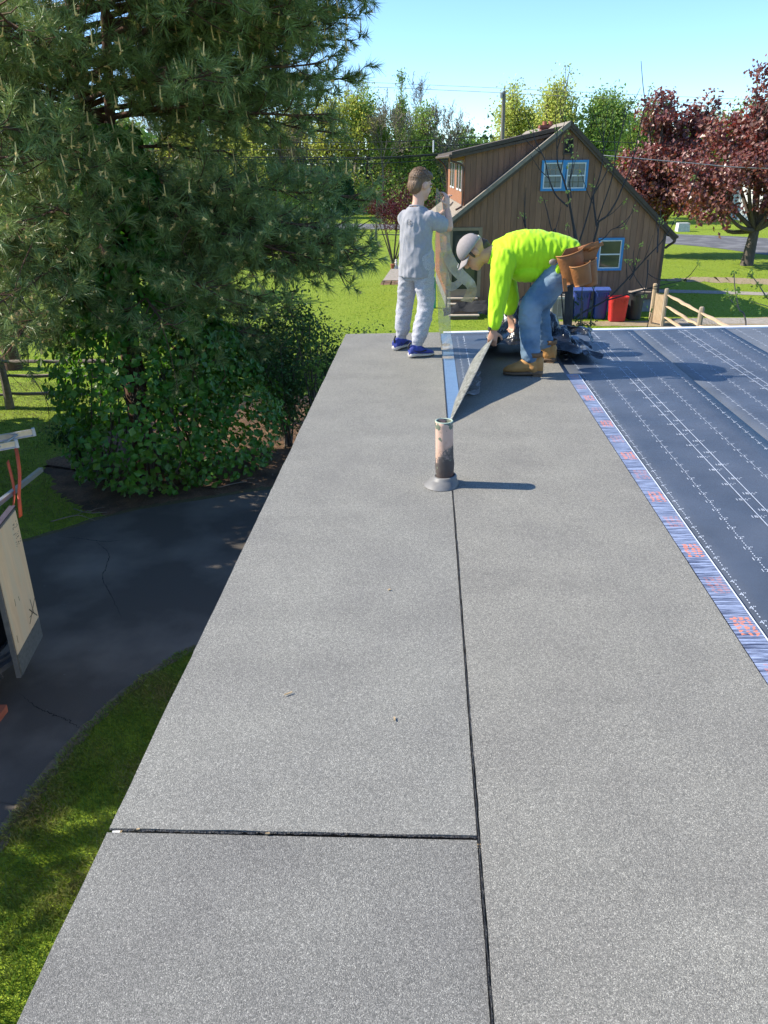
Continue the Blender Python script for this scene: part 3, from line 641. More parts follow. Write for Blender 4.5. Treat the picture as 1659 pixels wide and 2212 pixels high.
M_FOUND = mat('grey_block', (.27, .26, .25), (.20, .195, .19), scale=5, rough=.9, bump=.3)
M_BROWNM = mat('brown_gutter', (.10, .052, .034), (.075, .04, .028), scale=5, rough=.45)
RU, RZ = 3.94, 6.22
def zl(u): return RZ-.765*(RU-u)
def zr(u): return RZ-.903*(u-RU)
def ztop(u): return zl(u) if u < RU else zr(u)
WID = 7.66
f_uz = lambda u, w, d: hw(u, d, w)
mb = MB(); mb.prism([(0, .45), (WID, .45), (WID, zr(WID)-.06), (RU, RZ-.06), (0, zl(0)-.06)], .03, 9.0, f_uz); mb.done('wall', M_TRIM, house)
mb = MB(); mb.prism([(.02, 0), (WID-.02, 0), (WID-.02, .4495), (.02, .4495)], .06, 8.95, f_uz); mb.done('foundation', M_FOUND, house)
# each board of the gable
nb = 36; bw = WID/nb
for i in range(nb):
    u0 = i*bw+.004; u1 = (i+1)*bw-.004
    if i == nb-1: u1 = WID
    z0 = .47; segs = []
    top = lambda u: ztop(u)-.075
    pol = [(u0, z0), (u1, z0), (u1, top(u1))] + ([(RU, RZ-.075)] if u0 < RU < u1 else []) + [(u0, top(u0))]
    if u1 <= 1.12: pol = [(u0, 3.02), (u1, 3.02), (u1, top(u1)), (u0, top(u0))]      # over the doorway
    pr = random.uniform(0, .006)
    mb = MB(); mb.prism(pol, -.005-pr, .0295, f_uz); mb.done('siding_board', M_BOARD[random.randrange(4)], house)
# the left wall, seen as a sliver in the sun
for i in range(40):
    v0 = .04+i*.224; pr = random.uniform(0, .005)
    mb = MB(); mb.prism([(v0, .47), (v0+.216, .47), (v0+.216, zl(0)-.10), (v0, zl(0)-.10)], -.02-pr, -.0005, lambda v, z, d: hw(d, v, z)); mb.done('siding_board', M_BOARDSUN, house)
# roof slabs
def slope(name, pts, v0, v1, t, m, parent=house):
    mb = MB(); (ua, za), (ub, zb) = pts
    mb.prism([(ua, za), (ub, zb), (ub, zb+t), (ua, za+t)], v0, v1, f_uz); return mb.done(name, m, parent)
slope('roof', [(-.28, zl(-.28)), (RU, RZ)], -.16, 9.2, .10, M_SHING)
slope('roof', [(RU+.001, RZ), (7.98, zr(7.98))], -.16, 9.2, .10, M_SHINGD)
for (ua, ub) in ((-.28, RU-.002), (RU+.002, 7.98)):                              # rake boards and the shingle lip over them
    z_ = zl if ub <= RU else zr
    mb = MB(); mb.prism([(ua, z_(ua)-.15), (ub, z_(ub)-.15), (ub, z_(ub)-.003), (ua, z_(ua)-.003)], -.145, -.06, f_uz); mb.done('rake_board', M_TRIM, house)
    mb = MB(); mb.prism([(ua, z_(ua)-.05), (ub, z_(ub)-.05), (ub, z_(ub)+.108), (ua, z_(ua)+.108)], -.185, -.1605, f_uz); mb.done('rake_edge', mat('rake_edge_%s' % (ub <= RU), (.26, .225, .185) if ub <= RU else (.085, .066, .052), scale=9, rough=.9), house)  # left edge painted pale as sunlit, right edge dark as shaded
# shingle courses on the visible foot of the left slope: tabs as pieces
for r in range(7):
    ua = -.27+r*.135
    for k in range(14):
        v0 = -.15+k*.33+(.165 if r % 2 else 0)
        u0_, u1_ = ua, ua+.15; q = .102+.010
        mb = MB(); mb.prism([(u0_, zl(u0_)+.1005), (u1_, zl(u1_)+.1005), (u1_, zl(u1_)+.1035), (u0_, zl(u0_)+.114)], v0+.004, v0+.326, f_uz)
        mb.done('shingle', M_SHING, house)
# shed dormer
dorm = MB(); DV = .32; du0 = .50
zd = lambda u: 5.40+(u-du0)*.192
dorm.prism([(du0, zl(du0)+.06), (3.75, zl(3.75)+.06), (3.75, zd(3.75)-.02), (du0, zd(du0)-.02)], DV+.03, 8.6, f_uz)
dm = dorm.done('dormer', M_TRIM, house)
nbd = 16
for i in range(nbd):
    u0 = du0+i*(3.05/nbd)+.004; u1 = du0+(i+1)*(3.05/nbd)-.004
    zb0, zb1 = zl(u0)+.115, zl(u1)+.115
    if zd(u1)-.03-zb1 < .05: continue
    mb = MB(); mb.prism([(u0, zb0), (u1, zb1), (u1, zd(u1)-.03), (u0, zd(u0)-.03)], DV-random.uniform(0, .006), DV+.0295, f_uz); mb.done('siding_board', M_BOARD[random.randrange(2)], dm)
for i in range(36):
    v0 = DV+.02+i*.23
    mb = MB(); mb.prism([(v0, zl(du0)+.115), (v0+.222, zl(du0)+.115), (v0+.222, zd(du0)-.03), (v0, zd(du0)-.03)], du0-.025, du0-.0005, lambda v, z, d: hw(d, v, z)); mb.done('siding_board', M_BOARDSUN, dm)
for v0 in (1.1, 2.4, 4.6, 5.9):
    mb = MB(); mb.prism([(v0, 4.15), (v0+.85, 4.15), (v0+.85, 5.15), (v0, 5.15)], du0-.06, du0-.026, lambda v, z, d: hw(d, v, z)); w = mb.done('window', M_WHITE, dm)
    mb = MB(); mb.prism([(v0+.07, 4.22), (v0+.78, 4.22), (v0+.78, 5.08), (v0+.07, 5.08)], du0-.064, du0-.0605, lambda v, z, d: hw(d, v, z)); mb.done('pane', M_GLASS, w)
mb = MB(); ua, ub = .02, 3.98
mb.prism([(ua, zd(ua)), (ub, zd(ub)+.04), (ub, zd(ub)+.16), (ua, zd(ua)+.12)], DV-.16, 9.0, f_uz); dr = mb.done('dormer_roof', M_SHINGD, house)
mb = MB(); mb.prism([(ua, zd(ua)-.09), (3.4, zd(3.4)-.09), (3.4, zd(3.4)-.002), (ua, zd(ua)-.002)], DV-.14, DV-.02, f_uz); mb.done('rake_board', M_TRIM, dr)
mb = MB(); mb.tube([hw(-.03, DV-.18, zd(0)-.0), hw(-.03, 8.95, zd(0)-.0)], .055, 8); gt = mb.done('gutter', M_TRIM, dr)
mb = MB(); mb.tube(spline([hw(-.02, DV-.05, zd(0)-.04), hw(.02, DV-.03, zd(0)-.16), hw(.30, DV-.03, zd(0)-.24), hw(.43, DV-.03, zd(0)-.36), hw(.43, DV-.03, 4.6), hw(.43, DV-.03, 3.78), hw(.36, DV-.06, 3.66), hw(.20, DV-.12, 3.58)], 40), .036, 8); mb.done('downspout', M_BROWNM, house)
mb = MB(); mb.tube(spline([hw(-.02, 8.7, zd(0)-.04), hw(.3, 8.7, zd(0)-.3), hw(.42, 8.7, 4.6), hw(.42, 8.7, 3.8), hw(.2, 8.7, 3.6)], 30), .036, 8); mb.done('downspout', M_BROWNM, house)
mb = MB(); mb.tube([hw(-.32, -.1, zl(-.28)+.03), hw(-.32, 9.1, zl(-.28)+.03)], .06, 8); mb.done('gutter', M_BROWNM, house)
mb = MB(); mb.tube(spline([hw(-.30, .0, zl(-.28)), hw(-.29, .0, zl(-.28)-.10), hw(-.12, .0, zl(-.28)-.24), hw(-.07, .0, zl(-.28)-.36), hw(-.07, .0, 1.4), hw(-.07, .0, .25), hw(-.15, -.1, .12)], 40), .04, 8); mb.done('downspout', M_BROWNM, house)
mb = MB(); mb.tube([hw(8.02, -.1, zr(7.98)+.04), hw(8.02, 9.1, zr(7.98)+.04)], .06, 8); mb.done('gutter', M_TRIM, house)
mb = MB(); mb.tube(spline([hw(8.02, .05, zr(7.98)), hw(8.0, .08, zr(7.98)-.14), hw(7.86, .15, zr(7.98)-.26), hw(7.74, .15, zr(7.98)-.36)], 24), .045, 8); mb.done('downspout', M_TRIM, house)
for (u, a) in ((WID-.09, WID+.005), (0.0, .10)):
    mb = MB(); mb.prism([(u, .46), (a, .46), (a, ztop(a)-.09), (u, ztop(u)-.09)], -.022, -.0125, f_uz); mb.done('corner_board', M_TRIM, house)
# windows
def sash_window(u0, u1, z0, z1, blind, grid):
    fr = .075; d0 = -.075
    mb = MB()
    for a in ((u0, z0, u1, z0+fr), (u0, z1-fr, u1, z1), (u0, z0+fr, u0+fr, z1-fr), (u1-fr, z0+fr, u1, z1-fr)):
        mb.prism([(a[0], a[1]), (a[2], a[1]), (a[2], a[3]), (a[0], a[3])], d0, -.012, f_uz)
    w = mb.done('window', M_BLUEP, house)
    a0, a1, b0, b1 = u0+fr+.002, u1-fr-.002, z0+fr+.002, z1-fr-.002; mid = (b0+b1)/2; s = .035
    mb = MB()
    for a in ((a0, b0, a1, b0+s), (a0, b1-s, a1, b1), (a0, b0+s, a0+s, b1-s), (a1-s, b0+s, a1, b1-s), (a0+s, mid-.022, a1-s, mid+.022)):
        mb.prism([(a[0], a[1]), (a[2], a[1]), (a[2], a[3]), (a[0], a[3])], d0+.012, -.013, f_uz)
    mb.done('sash', M_WHITE, w)
    for (q0, q1) in ((b0+s, mid-.0225), (mid+.0225, b1-s)):
        mb = MB(); mb.prism([(a0+s, q0), (a1-s, q0), (a1-s, q1), (a0+s, q1)], d0+.032, -.014, f_uz); mb.done('pane', M_BLIND if blind else M_GLASS, w)
        if grid:
            for t in (1/3, 2/3):
                uu = a0+s+(a1-a0-2*s)*t; mb = MB(); mb.prism([(uu-.010, q0), (uu+.010, q0), (uu+.010, q1), (uu-.010, q1)], d0+.024, d0+.0315, f_uz); mb.done('muntin', M_GLASS, w)
            zz = (q0+q1)/2; mb = MB(); mb.prism([(a0+s, zz-.009), (a1-s, zz-.009), (a1-s, zz+.009), (a0+s, zz+.009)], d0+.022, d0+.0235, f_uz); mb.done('muntin', M_GLASS, w)
sash_window(3.09, 3.885, 4.16, 5.13, True, True)
sash_window(3.887, 4.68, 4.155, 5.125, True, True)
sash_window(5.27, 6.19, 1.49, 2.60, False, False)
# louvred vent
mb = MB()
for a in ((3.78, 5.30, 4.11, 5.34), (3.78, 5.77, 4.11, 5.81), (3.78, 5.34, 3.81, 5.77), (4.08, 5.34, 4.11, 5.77)):
    mb.prism([(a[0], a[1]), (a[2], a[1]), (a[2], a[3]), (a[0], a[3])], -.05, -.012, f_uz)
vt = mb.done('gable_vent', M_TRIM, house)
for k in range(9):
    z = 5.35+k*.047; mb = MB(); V = [hw(3.812, -.045, z), hw(4.078, -.045, z), hw(4.078, -.014, z+.035), hw(3.812, -.014, z+.035), hw(3.812, -.045, z+.006), hw(4.078, -.045, z+.006), hw(4.078, -.014, z+.041), hw(3.812, -.014, z+.041)]
    mb.add(V, [(0, 3, 2, 1), (4, 5, 6, 7), (0, 1, 5, 4), (1, 2, 6, 5), (2, 3, 7, 6), (3, 0, 4, 7)]); mb.done('slat', mat('dark_slat', (.035, .027, .022), rough=.8), vt)
# doorway
mb = MB(); mb.prism([(.10, .90), (1.02, .90), (1.02, 2.90), (.10, 2.90)], -.006, .0285, f_uz); dr_ = mb.done('door', mat('dark_green_door', (.018, .024, .022), (.028, .034, .030), scale=3, rough=.25), house)
mb = MB(); mb.prism([(.20, 1.05), (.92, 1.05), (.92, 2.75), (.20, 2.75)], -.010, -.0065, f_uz); mb.done('pane', M_GLASS, dr_)
mb = MB(); mb.prism([(.535, 1.05), (.565, 1.05), (.565, 2.75), (.535, 2.75)], -.016, -.0105, f_uz); mb.done('door_rail', mat('dark_frame', (.03, .04, .036), rough=.4), dr_)
mb = MB()
for a in ((-.02, .60, .098, 3.01), (1.022, .60, 1.15, 3.01), (.098, 2.902, 1.022, 3.01), (.098, .62, 1.022, .898)):
    mb.prism([(a[0], a[1]), (a[2], a[1]), (a[2], a[3]), (a[0], a[3])], -.035, .0285, f_uz)
mb.done('door_frame', M_TAN, house)
M_STEP = mat('step_wood', (.15, .105, .065), (.11, .08, .05), scale=6, rough=.85, stretch=(1, 6, 6))
M_TREAD = mat('pale_tread', (.48, .41, .32), (.40, .34, .26), scale=8, rough=.8)
for k in range(4):
    z = .62-k*.155; v1 = -.06-k*.27
    mb = MB(); mb.prism([(-.06, z-.035), (1.03, z-.035), (1.03, z), (-.06, z)], v1-.29, v1, f_uz); mb.done('stair_tread', M_TREAD, house)
    mb = MB(); mb.prism([(-.02, max(.0, z-.155)), (.99, max(.0, z-.155)), (.99, z-.036), (-.02, z-.036)], v1-.26, v1-.003, f_uz); mb.done('stair_riser', M_STEP, house)
# chimney
def brick_mat():
    m, nt, N, L, b = new_mat('chimney_brick'); tc = N.new('ShaderNodeTexCoord'); mp = N.new('ShaderNodeMapping'); mp.inputs['Rotation'].default_value = (R_(90), 0, 0); L.new(tc.outputs['Object'], mp.inputs[0])
    br = N.new('ShaderNodeTexBrick'); br.inputs['Scale'].default_value = 4.5; br.inputs['Color1'].default_value = (.26, .075, .045, 1); br.inputs['Color2'].default_value = (.19, .055, .035, 1); br.inputs['Mortar'].default_value = (.22, .19, .17, 1); br.inputs['Mortar Size'].default_value = .012
    L.new(mp.outputs[0], br.inputs[0]); L.new(br.outputs[0], b.inputs['Base Color']); b.inputs['Roughness'].default_value = .9; return m
M_BRICK = brick_mat()
ch = MB(); ch.box((4.18, 31.8, 5.3), (4.74, 32.3, 6.22)); chm = ch.done('chimney', M_BRICK, house)
mb = MB(); mb.box((4.13, 31.75, 6.222), (4.79, 32.35, 6.32)); mb.done('chimney_cap', M_BRICK, chm)
for x in (4.33, 4.54):
    mb = MB(); mb.tube([(x, 32.05, 6.322), (x, 32.05, 6.45)], [.085, .075], 12); mb.done('chimney_pot', mat('terracotta', (.42, .16, .08), (.34, .12, .06), rough=.8), chm)
mb = MB(); mb.tube([hw(-.3, 6.5, 5.5), hw(-.3, 6.5, 5.95)], .03, 8); mb.done('roof_vent_pipe', M_WHITE, house)

# ------------------------------------------------------------------ yard things by the house
ac = empty('air_conditioner', (4.76, 27.95, 0), 'beige outdoor air conditioner unit on a pad by the house wall', 'air conditioner')
M_ACB = mat('beige_metal', (.52, .49, .42), (.46, .43, .37), scale=4, rough=.5); M_ACD = mat('dark_coil', (.05, .05, .05), (.09, .09, .085), scale=60, rough=.7)
mb = MB(); mb.box((4.36, 27.55, 0), (5.16, 28.35, .06)); mb.done('pad', M_CONC, ac)
mb = MB(); mb.box((4.43, 27.62, .10), (5.09, 28.28, .70)); mb.done('coil', M_ACD, ac)
mb = MB(); mb.box((4.39, 27.58, .061), (5.13, 28.32, .0995)); mb.box((4.39, 27.58, .7005), (5.13, 28.32, .78))
for x in (4.39, 5.07):
    for y in (27.58, 28.26): mb.box((x, y, .1), (x+.06, y+.06, .70))
mb.done('casing', M_ACB, ac)
mb = MB()
for k in range(16): z = .13+k*.036; mb.box((4.451, 27.595, z), (5.069, 27.61, z+.014)); mb.box((4.40, 27.641, z), (4.415, 28.259, z+.014))
for k in range(3): x = 4.60+k*.155; mb.box((x, 27.588, .1), (x+.015, 27.594, .70))
mb.done('grille', M_ACB, ac)
mb = MB(); a = np.linspace(0, 2*np.pi, 25)
for r in (.08, .15, .22, .29): mb.tube(np.stack([4.76+r*np.cos(a), 27.95+r*np.sin(a), np.full(25, .80)], 1), .006, 5)
mb.tube([(4.76, 27.95, .775), (4.76, 27.95, .80)], .05, 10); mb.done('fan_guard', M_ACD, ac)

def bin_(name, x0, x1, y0, y1, h, m, label, lid=True, lidm=None, round_=False, grip=True):
    cx, cy = (x0+x1)/2, (y0+y1)/2; t = empty(name, (cx, cy, 0), label, 'bin', 'bins along the house wall')
    mb = MB(); k = 28; rows = []
    hx, hy = (x1-x0)/2, (y1-y0)/2
    for z, s in ((.03, .80), (.05, .82), (h*.5, .90), (h*.86, .97), (h*.88, 1.0), (h*.95, 1.0), (h*.951, .95), (h*.5, .86), (.08, .78)):
        for j in range(k):
            a = 2*math.pi*j/k; e = .5 if round_ else .22
            cx_, sy_ = math.copysign(abs(math.cos(a))**(2*e), math.cos(a)), math.copysign(abs(math.sin(a))**(2*e), math.sin(a))
            rows.append((cx+hx*s*cx_, cy+hy*s*sy_, z))
    n = 9; F = [(i*k+j, i*k+(j+1) % k, (i+1)*k+(j+1) % k, (i+1)*k+j) for i in range(n-1) for j in range(k)]+[tuple(range(k-1, -1, -1)), tuple(range((n-1)*k, n*k))]
    mb.add(rows, F); mb.done('body', m, t, smooth=False)
    if grip:
        for q in range(5):
            xx = x0+hx*2*(.14+.155*q); mb = MB(); mb.box((xx, y0-.008, h*.74), (xx+.05, y0+.03, h*.865)); mb.done('rib', m, t)
    if lid:
        mb = MB(); mb.prism([(y0-.02, h*.955), (y1+.02, h*.955), (y1+.02, h*1.0), (cy, h*1.04), (y0-.02, h*.985)], x0-.015, x1+.015, lambda y, z, x: (x, y, z)); mb.done('lid', lidm or m, t)
    for xx in (x0+.06, x1-.10):
        mb = MB(); mb.tube([(xx, y1-.02, .09), (xx+.05, y1-.02, .09)], .09, 14); mb.done('wheel', mat('black_rubber', (.02, .02, .02), rough=.8), t)
    return t
M_BINB = mat('blue_plastic', (.022, .050, .23), (.018, .04, .18), scale=3, rough=.4); M_BINR = mat('red_plastic', (.62, .035, .030), (.52, .028, .025), scale=3, rough=.42); M_BINK = mat('black_plastic', (.022, .024, .026), (.035, .036, .038), scale=3, rough=.45)
bin_('recycling_bin', 5.12, 5.76, 27.5, 28.15, 1.02, M_BINB, 'blue wheeled bin next to the air conditioner', lidm=mat('blue_plastic_lid', (.07, .12, .36), rough=.4))
bin_('recycling_bin', 5.84, 6.36, 27.42, 28.05, 1.04, M_BINB, 'blue wheeled bin beside the red bin', lidm=mat('blue_plastic_lid', (.07, .12, .36), rough=.4))
bin_('red_bin', 6.27, 6.93, 26.95, 27.40, .90, M_BINR, 'red open plastic bin in front of the bins by the wall', lid=False)
bin_('black_bin', 6.98, 7.56, 27.25, 27.85, .96, M_BINK, 'black round bin with scrap boards on its lid', lid=False, round_=True, grip=False)
M_GREYW = mat('weathered_wood', (.40, .32, .24), (.28, .22, .165), scale=5, rough=.9, bump=.3, stretch=(4, 4, .8))
M_WARMW = mat('warm_cedar', (.50, .37, .24), (.40, .29, .18), scale=5, rough=.85, bump=.3, stretch=(4, 4, .8))  # warmer, paler wood than the weathered one
for q, (a, b2, lab) in enumerate([((6.98, 27.3, .97), (7.62, 27.75, 1.03), 'wide scrap board leaning highest on the black bin'), ((7.02, 27.7, .945), (7.72, 27.35, .965), 'narrow scrap board lying across the black bin')]):
    mb = MB(); mb.bar(a, b2, .14-.04*q, .02); o = mb.done('scrap_board', M_GREYW); tag(o, lab, 'board', 'boards on the black bin')

gate = empty('picket_gate', (7.78, 26.5, 0), 'small wooden picket gate with a diagonal brace beside the bins', 'gate')
ga, gb = np.array((7.66, 26.78)), np.array((7.92, 26.30)); 
for t, h, m in ((0, 1.33, M_WARMW), (1, 1.24, M_GREYW)):
    p = ga+(gb-ga)*t; V, F = tube_arrays([(p[0], p[1], 0), (p[0], p[1], h-.08), (p[0], p[1], h-.02), (p[0], p[1], h)], [.075, .072, .068, .045], 8); obj('gate_post', V, F, m, gate)
d = (gb-ga)/np.linalg.norm(gb-ga); 
for k in range(8):
    t = .14+k*.103; p = ga+(gb-ga)*t; h = 1.06-.03*math.sin(math.pi*k/7)
    dx, dy = d*.022; nx_, ny_ = -d[1]*.009, d[0]*.009
    pts = [(-1, .06), (1, .06), (1, h-.05), (0, h), (-1, h-.05)]
    mb = MB(); mb.prism(pts, -1, 1, lambda u, z, w: (p[0]+dx*u+nx_*w, p[1]+dy*u+ny_*w, z)); mb.done('picket', M_WARMW, gate)
for (ta, za, tb, zb_) in ((.06, .82, .94, .82), (.06, .22, .94, .22), (.08, .26, .92, .78)):
    pa, pb = ga+(gb-ga)*ta, ga+(gb-ga)*tb; off = np.array((d[1], -d[0]))*.03*(-1 if d[0] < 0 else -1)
    mb = MB(); mb.bar((pa[0]+off[0], pa[1]+off[1], za), (pb[0]+off[0], pb[1]+off[1], zb_), .03, .09); mb.done('gate_rail', M_WARMW, gate)

def rail(mb, a, b2, r, seed, n=9):
    P = np.linspace(a, b2, n); rr = np.random.default_rng(seed); P[1:-1, 2] += rr.normal(0, r*.18, n-2); P[1:-1, 1] += rr.normal(0, r*.15, n-2)
    rad = np.stack([np.full(n, r*.55), np.full(n, r)], 1); rad[0] *= .55; rad[1] *= .85; rad[-1] *= .55; rad[-2] *= .85
    rad *= (1+rr.normal(0, .06, (n, 1))); V, F = tube_arrays(P, rad, 7); V += rr.normal(0, r*.06, V.shape); mb.add(V, F)
fen = empty('wooden_fence', (7.95, 24.0, 0), 'rail fence with wire mesh running from the picket gate', 'fence')
fp = [(7.97, 26.22), (8.0, 23.0), (8.06, 19.8), (8.1, 16.6)]
for (x, y) in fp[1:]:
    V, F = tube_arrays([(x, y, 0), (x, y, 1.10), (x, y, 1.17), (x, y, 1.20)], [.085, .08, .072, .045], 8); obj('post', V, F, M_GREYW, fen)
for (a, b2) in zip(fp[:-1], fp[1:]):
    for q, z in enumerate((1.03, .66, .30)):
        mb = MB(); rail(mb, (a[0], a[1], z), (b2[0], b2[1], z-.02), .075, 31+q); mb.done('rail', M_WARMW, fen)
mb = MB()
for y in np.arange(16.7, 26.2, .12): mb.bar((8.05, y, .05), (8.05, y, .98), .004, .004, (0, 1, 0))
for z in np.arange(.08, 1.0, .1): mb.bar((8.05, 16.7, z), (8.05, 26.2, z), .004, .004)
mb.done('wire_mesh', mat('dark_wire', (.06, .06, .06), rough=.5, metal=.6), fen)

# split rail fence at left
M_DARKW = mat('dark_weathered_wood', (.22, .18, .145), (.14, .115, .095), scale=5, rough=.9, bump=.4, stretch=(.8, 4, 4))
sf = empty('split_rail_fence', (-9.0, 16.75, 0), 'dark three-rail split rail fence beside the vine-covered pine', 'fence')
for x, y in ((-9.72, 16.7), (-6.75, 16.85), (-12.6, 16.55)):
    V, F = tube_arrays([(x, y, 0), (x+.02, y, .6), (x, y, 1.2), (x, y, 1.27)], [.10, .09, .085, .05], 8); V += rng.normal(0, .006, V.shape); obj('post', V, F, M_DARKW, sf)
for (xa, xb) in ((-9.75, -6.75), (-12.6, -9.7)):
    for q, z in enumerate((1.10, .75, .32)):
        mb = MB(); rail(mb, (xa, 16.75+.05*(q-1), z+.02), (xb, 16.85, z-.03), .075, 61+q+int(xa)); mb.done('rail', M_DARKW, sf)
# far split rail fence along the road
ff = empty('split_rail_fence', (-3.7, 58.3, 0), 'thin brown split rail fence along the far road', 'fence')
for k in range(7):
    x = -17.6+k*2.78; y = 58.3+.02*x
    V, F = tube_arrays([(x, y, 0), (x, y, 1.1), (x, y, 1.16)], [.08, .075, .05], 6); obj('post', V, F, M_DARKW, ff)
    if k < 6:
        for q, z in enumerate((.80, .40)):
            mb = MB(); rail(mb, (x, y, z), (x+2.78, y+.05, z), .065, 91+k*2+q); mb.done('rail', M_DARKW, ff)

# garden ornaments on the patio
orn = empty('garden_statue', (-1.63, 42.0, .02), 'small white garden statue at the end of the patio slab', 'statue')
M_PLAST = mat('white_plaster', (.62, .60, .55), (.52, .50, .46), rough=.7)
V, F = tube_arrays([(-1.63, 42, .02), (-1.63, 42, .08), (-1.63, 42, .10), (-1.63, 42, .30)], [.13, .12, .09, .06], 10); obj('pedestal', V, F, M_PLAST, orn)
V, F = tube_arrays([(-1.63, 42, .30), (-1.63, 42, .34), (-1.63, 42, .38), (-1.63, 42, .43), (-1.63, 42, .47), (-1.63, 42, .50)], [.09, .09, .05, .07, .06, .01], 10); obj('lantern_top', V, F, M_PLAST, orn)
V, F = tube_arrays([(-1.84, 42, .02), (-1.84, 42, .2), (-1.84, 42, .22), (-1.84, 42, .25)], [.07, .10, .12, .12], 12); o = obj('flower_pot', V, F, MATS.get('terracotta')); tag(o, 'little terracotta flower pot beside the white garden statue', 'pot')
V, F = tube_arrays([(.26, 30, 0), (.26, 30, .9), (.26, 30, 1.1), (.26, 30, 1.15)], [.10, .10, .07, .05], 10); o = obj('hose_reel_post', V, F, mat('teal_plastic', (.02, .45, .36), (.02, .38, .30), rough=.4)); tag(o, 'teal post behind the boy beside the house corner', 'post')
mb = MB(); mb.box((19.3, 63.4, 0), (20.2, 64.2, .62)); V = np.concatenate(mb.V); V[4:, :2] += (np.array((19.75, 63.8))-V[4:, :2])*.08; o = obj('utility_box', V, mb.F, mat('pale_grey_box', (.60, .60, .56), rough=.6)); tag(o, 'small pale utility box on the verge beyond the road', 'utility box')
# white house glimpsed at far right, beyond the purple trees
wh = empty('white_house', (31, 72, 0), 'pale house partly hidden behind the purple tree at far right', 'house')
mb = MB(); mb.box((28.2, 70, 0), (36, 78, 3.6)); mb.done('wall', mat('white_siding', (.62, .63, .60), (.55, .56, .54), rough=.6), wh)
mb = MB(); mb.prism([(69.4, 3.55), (78.6, 3.55), (74, 6.2)], 27.8, 36.4, lambda y, z, x: (x, y, z)); mb.done('roof', M_SHINGD, wh)
for x in (29.0, 31.2, 33.4):
    mb = MB(); mb.box((x, 69.96, 1.0), (x+1.1, 69.995, 2.5)); w = mb.done('window', M_WHITE, wh); mb = MB(); mb.box((x+.1, 69.93, 1.1), (x+1.0, 69.955, 2.4)); mb.done('pane', M_GLASS, w)

# utility pole and overhead lines
M_POLE = mat('grey_pole', (.20, .175, .15), (.14, .125, .11), scale=6, rough=.9, stretch=(3, 3, .4))
up_ = empty('utility_pole', (5.75, 66, 0), 'grey wooden utility pole rising behind the brown house', 'utility pole')
V, F = tube_arrays([(5.8, 66, 0), (5.75, 66, 6), (5.7, 66, 9.95)], [.19, .16, .135], 10); obj('shaft', V, F, M_POLE, up_)
mb = MB(); mb.tube([(5.7, 66, 9.95), (5.7, 66, 10.2)], .04, 6); mb.tube([(5.5, 65.8, 9.5), (5.5, 65.8, 9.85)], .12, 8); mb.done('insulator', mat('insulator_grey', (.3, .3, .3), rough=.4), up_)
M_WIRE = mat('black_cable', (.012, .012, .013), (.02, .02, .02), rough=.6); M_WIREL = mat('pale_cable', (.30, .30, .30), (.25, .25, .25), rough=.5)
def wire(pts, r, m, lab):
    P = spline(pts, 40); V, F = tube_arrays(P, r, 5); o = obj('overhead_wire', V, F, m, smooth=True); tag(o, lab, 'wire', 'overhead wires')
wire([(-40, 66.5, 12.0), (-11.5, 66, 11.02), (2.1, 66, 10.35), (22.5, 66, 9.18), (45, 66, 8.2)], .014, M_WIREL, 'highest thin overhead wire across the sky above the house')
wire([(-40, 66.5, 11.6), (-11.5, 66, 10.7), (2.1, 66, 10.05), (22.5, 66, 8.81), (45, 66, 7.8)], .017, M_WIREL, 'second highest thin overhead wire across the sky')
wire([(-40, 66, 7.2), (-13, 66, 6.72), (-3, 66, 6.62), (5.7, 66, 6.84), (16, 66, 6.3), (45, 66, 5.6)], .030, M_WIRE, 'top dark cable of the low bundle, reaching the utility pole')
wire([(-40, 66, 6.5), (-13, 66, 6.19), (-4, 66, 6.10), (5.7, 66, 6.35), (18, 66, 5.57), (45, 66, 4.9)], .036, M_WIRE, 'second dark cable down in the low bundle by the woods')
wire([(-40, 66, 5.9), (-13, 66, 5.66), (-4, 66, 5.53), (5.7, 66, 5.80), (18.6, 66, 4.97), (45, 66, 4.3)], .045, M_WIRE, 'thick dark cable in the middle of the low bundle')
wire([(-40, 66, 5.75), (-13, 66, 5.48), (-4, 66, 5.42), (5.7, 66, 5.74), (18.6, 66, 4.85), (45, 66, 4.2)], .040, M_WIRE, 'dark cable sagging just under the thick one')
wire([(-40, 66, 5.4), (-13, 66, 5.19), (-4, 66, 5.10), (5.7, 66, 5.40), (18.6, 66, 4.6), (45, 66, 4.0)], .036, M_WIRE, 'lowest dark cable of the bundle in front of the woods')
wire([(5.9, 43, 5.55), (8.24, 40, 5.31), (12, 39.6, 4.95), (16, 40, 4.65), (26, 42, 4.45)], .022, M_WIREL, 'pale cable crossing in front of the purple trees')

# ------------------------------------------------------------------ trailer with ladder and open door
tr = empty('cargo_trailer', (-5.4, 7.8, 0), 'black cargo trailer with its plywood-lined door standing open', 'trailer')
M_TRB = mat('black_trailer_skin', (.010, .010, .011), (.016, .016, .017), scale=2, rough=.35); M_ALU = mat('aluminium', (.55, .56, .57), (.46, .47, .48), scale=20, rough=.32, metal=.75)
mb = MB(); mb.box((-7.6, 5.05, .42), (-4.52, 6.92, 1.78)); mb.done('body', M_TRB, tr)
mb = MB()
for a, b2 in (((-4.515, 5.05, .44), (-4.515, 6.92, .44)), ((-4.515, 5.05, 1.78), (-4.515, 6.92, 1.78)), ((-4.515, 5.04, .44), (-4.515, 5.04, 1.78)), ((-4.515, 6.92, .44), (-4.515, 6.92, 1.78))): mb.bar(a, b2, .03, .03, (1, 0, 0) if a[2] != b2[2] else (0, 0, 1))
mb.done('edge_trim', mat('grey_frame', (.16, .16, .165), rough=.4, metal=.6), tr)
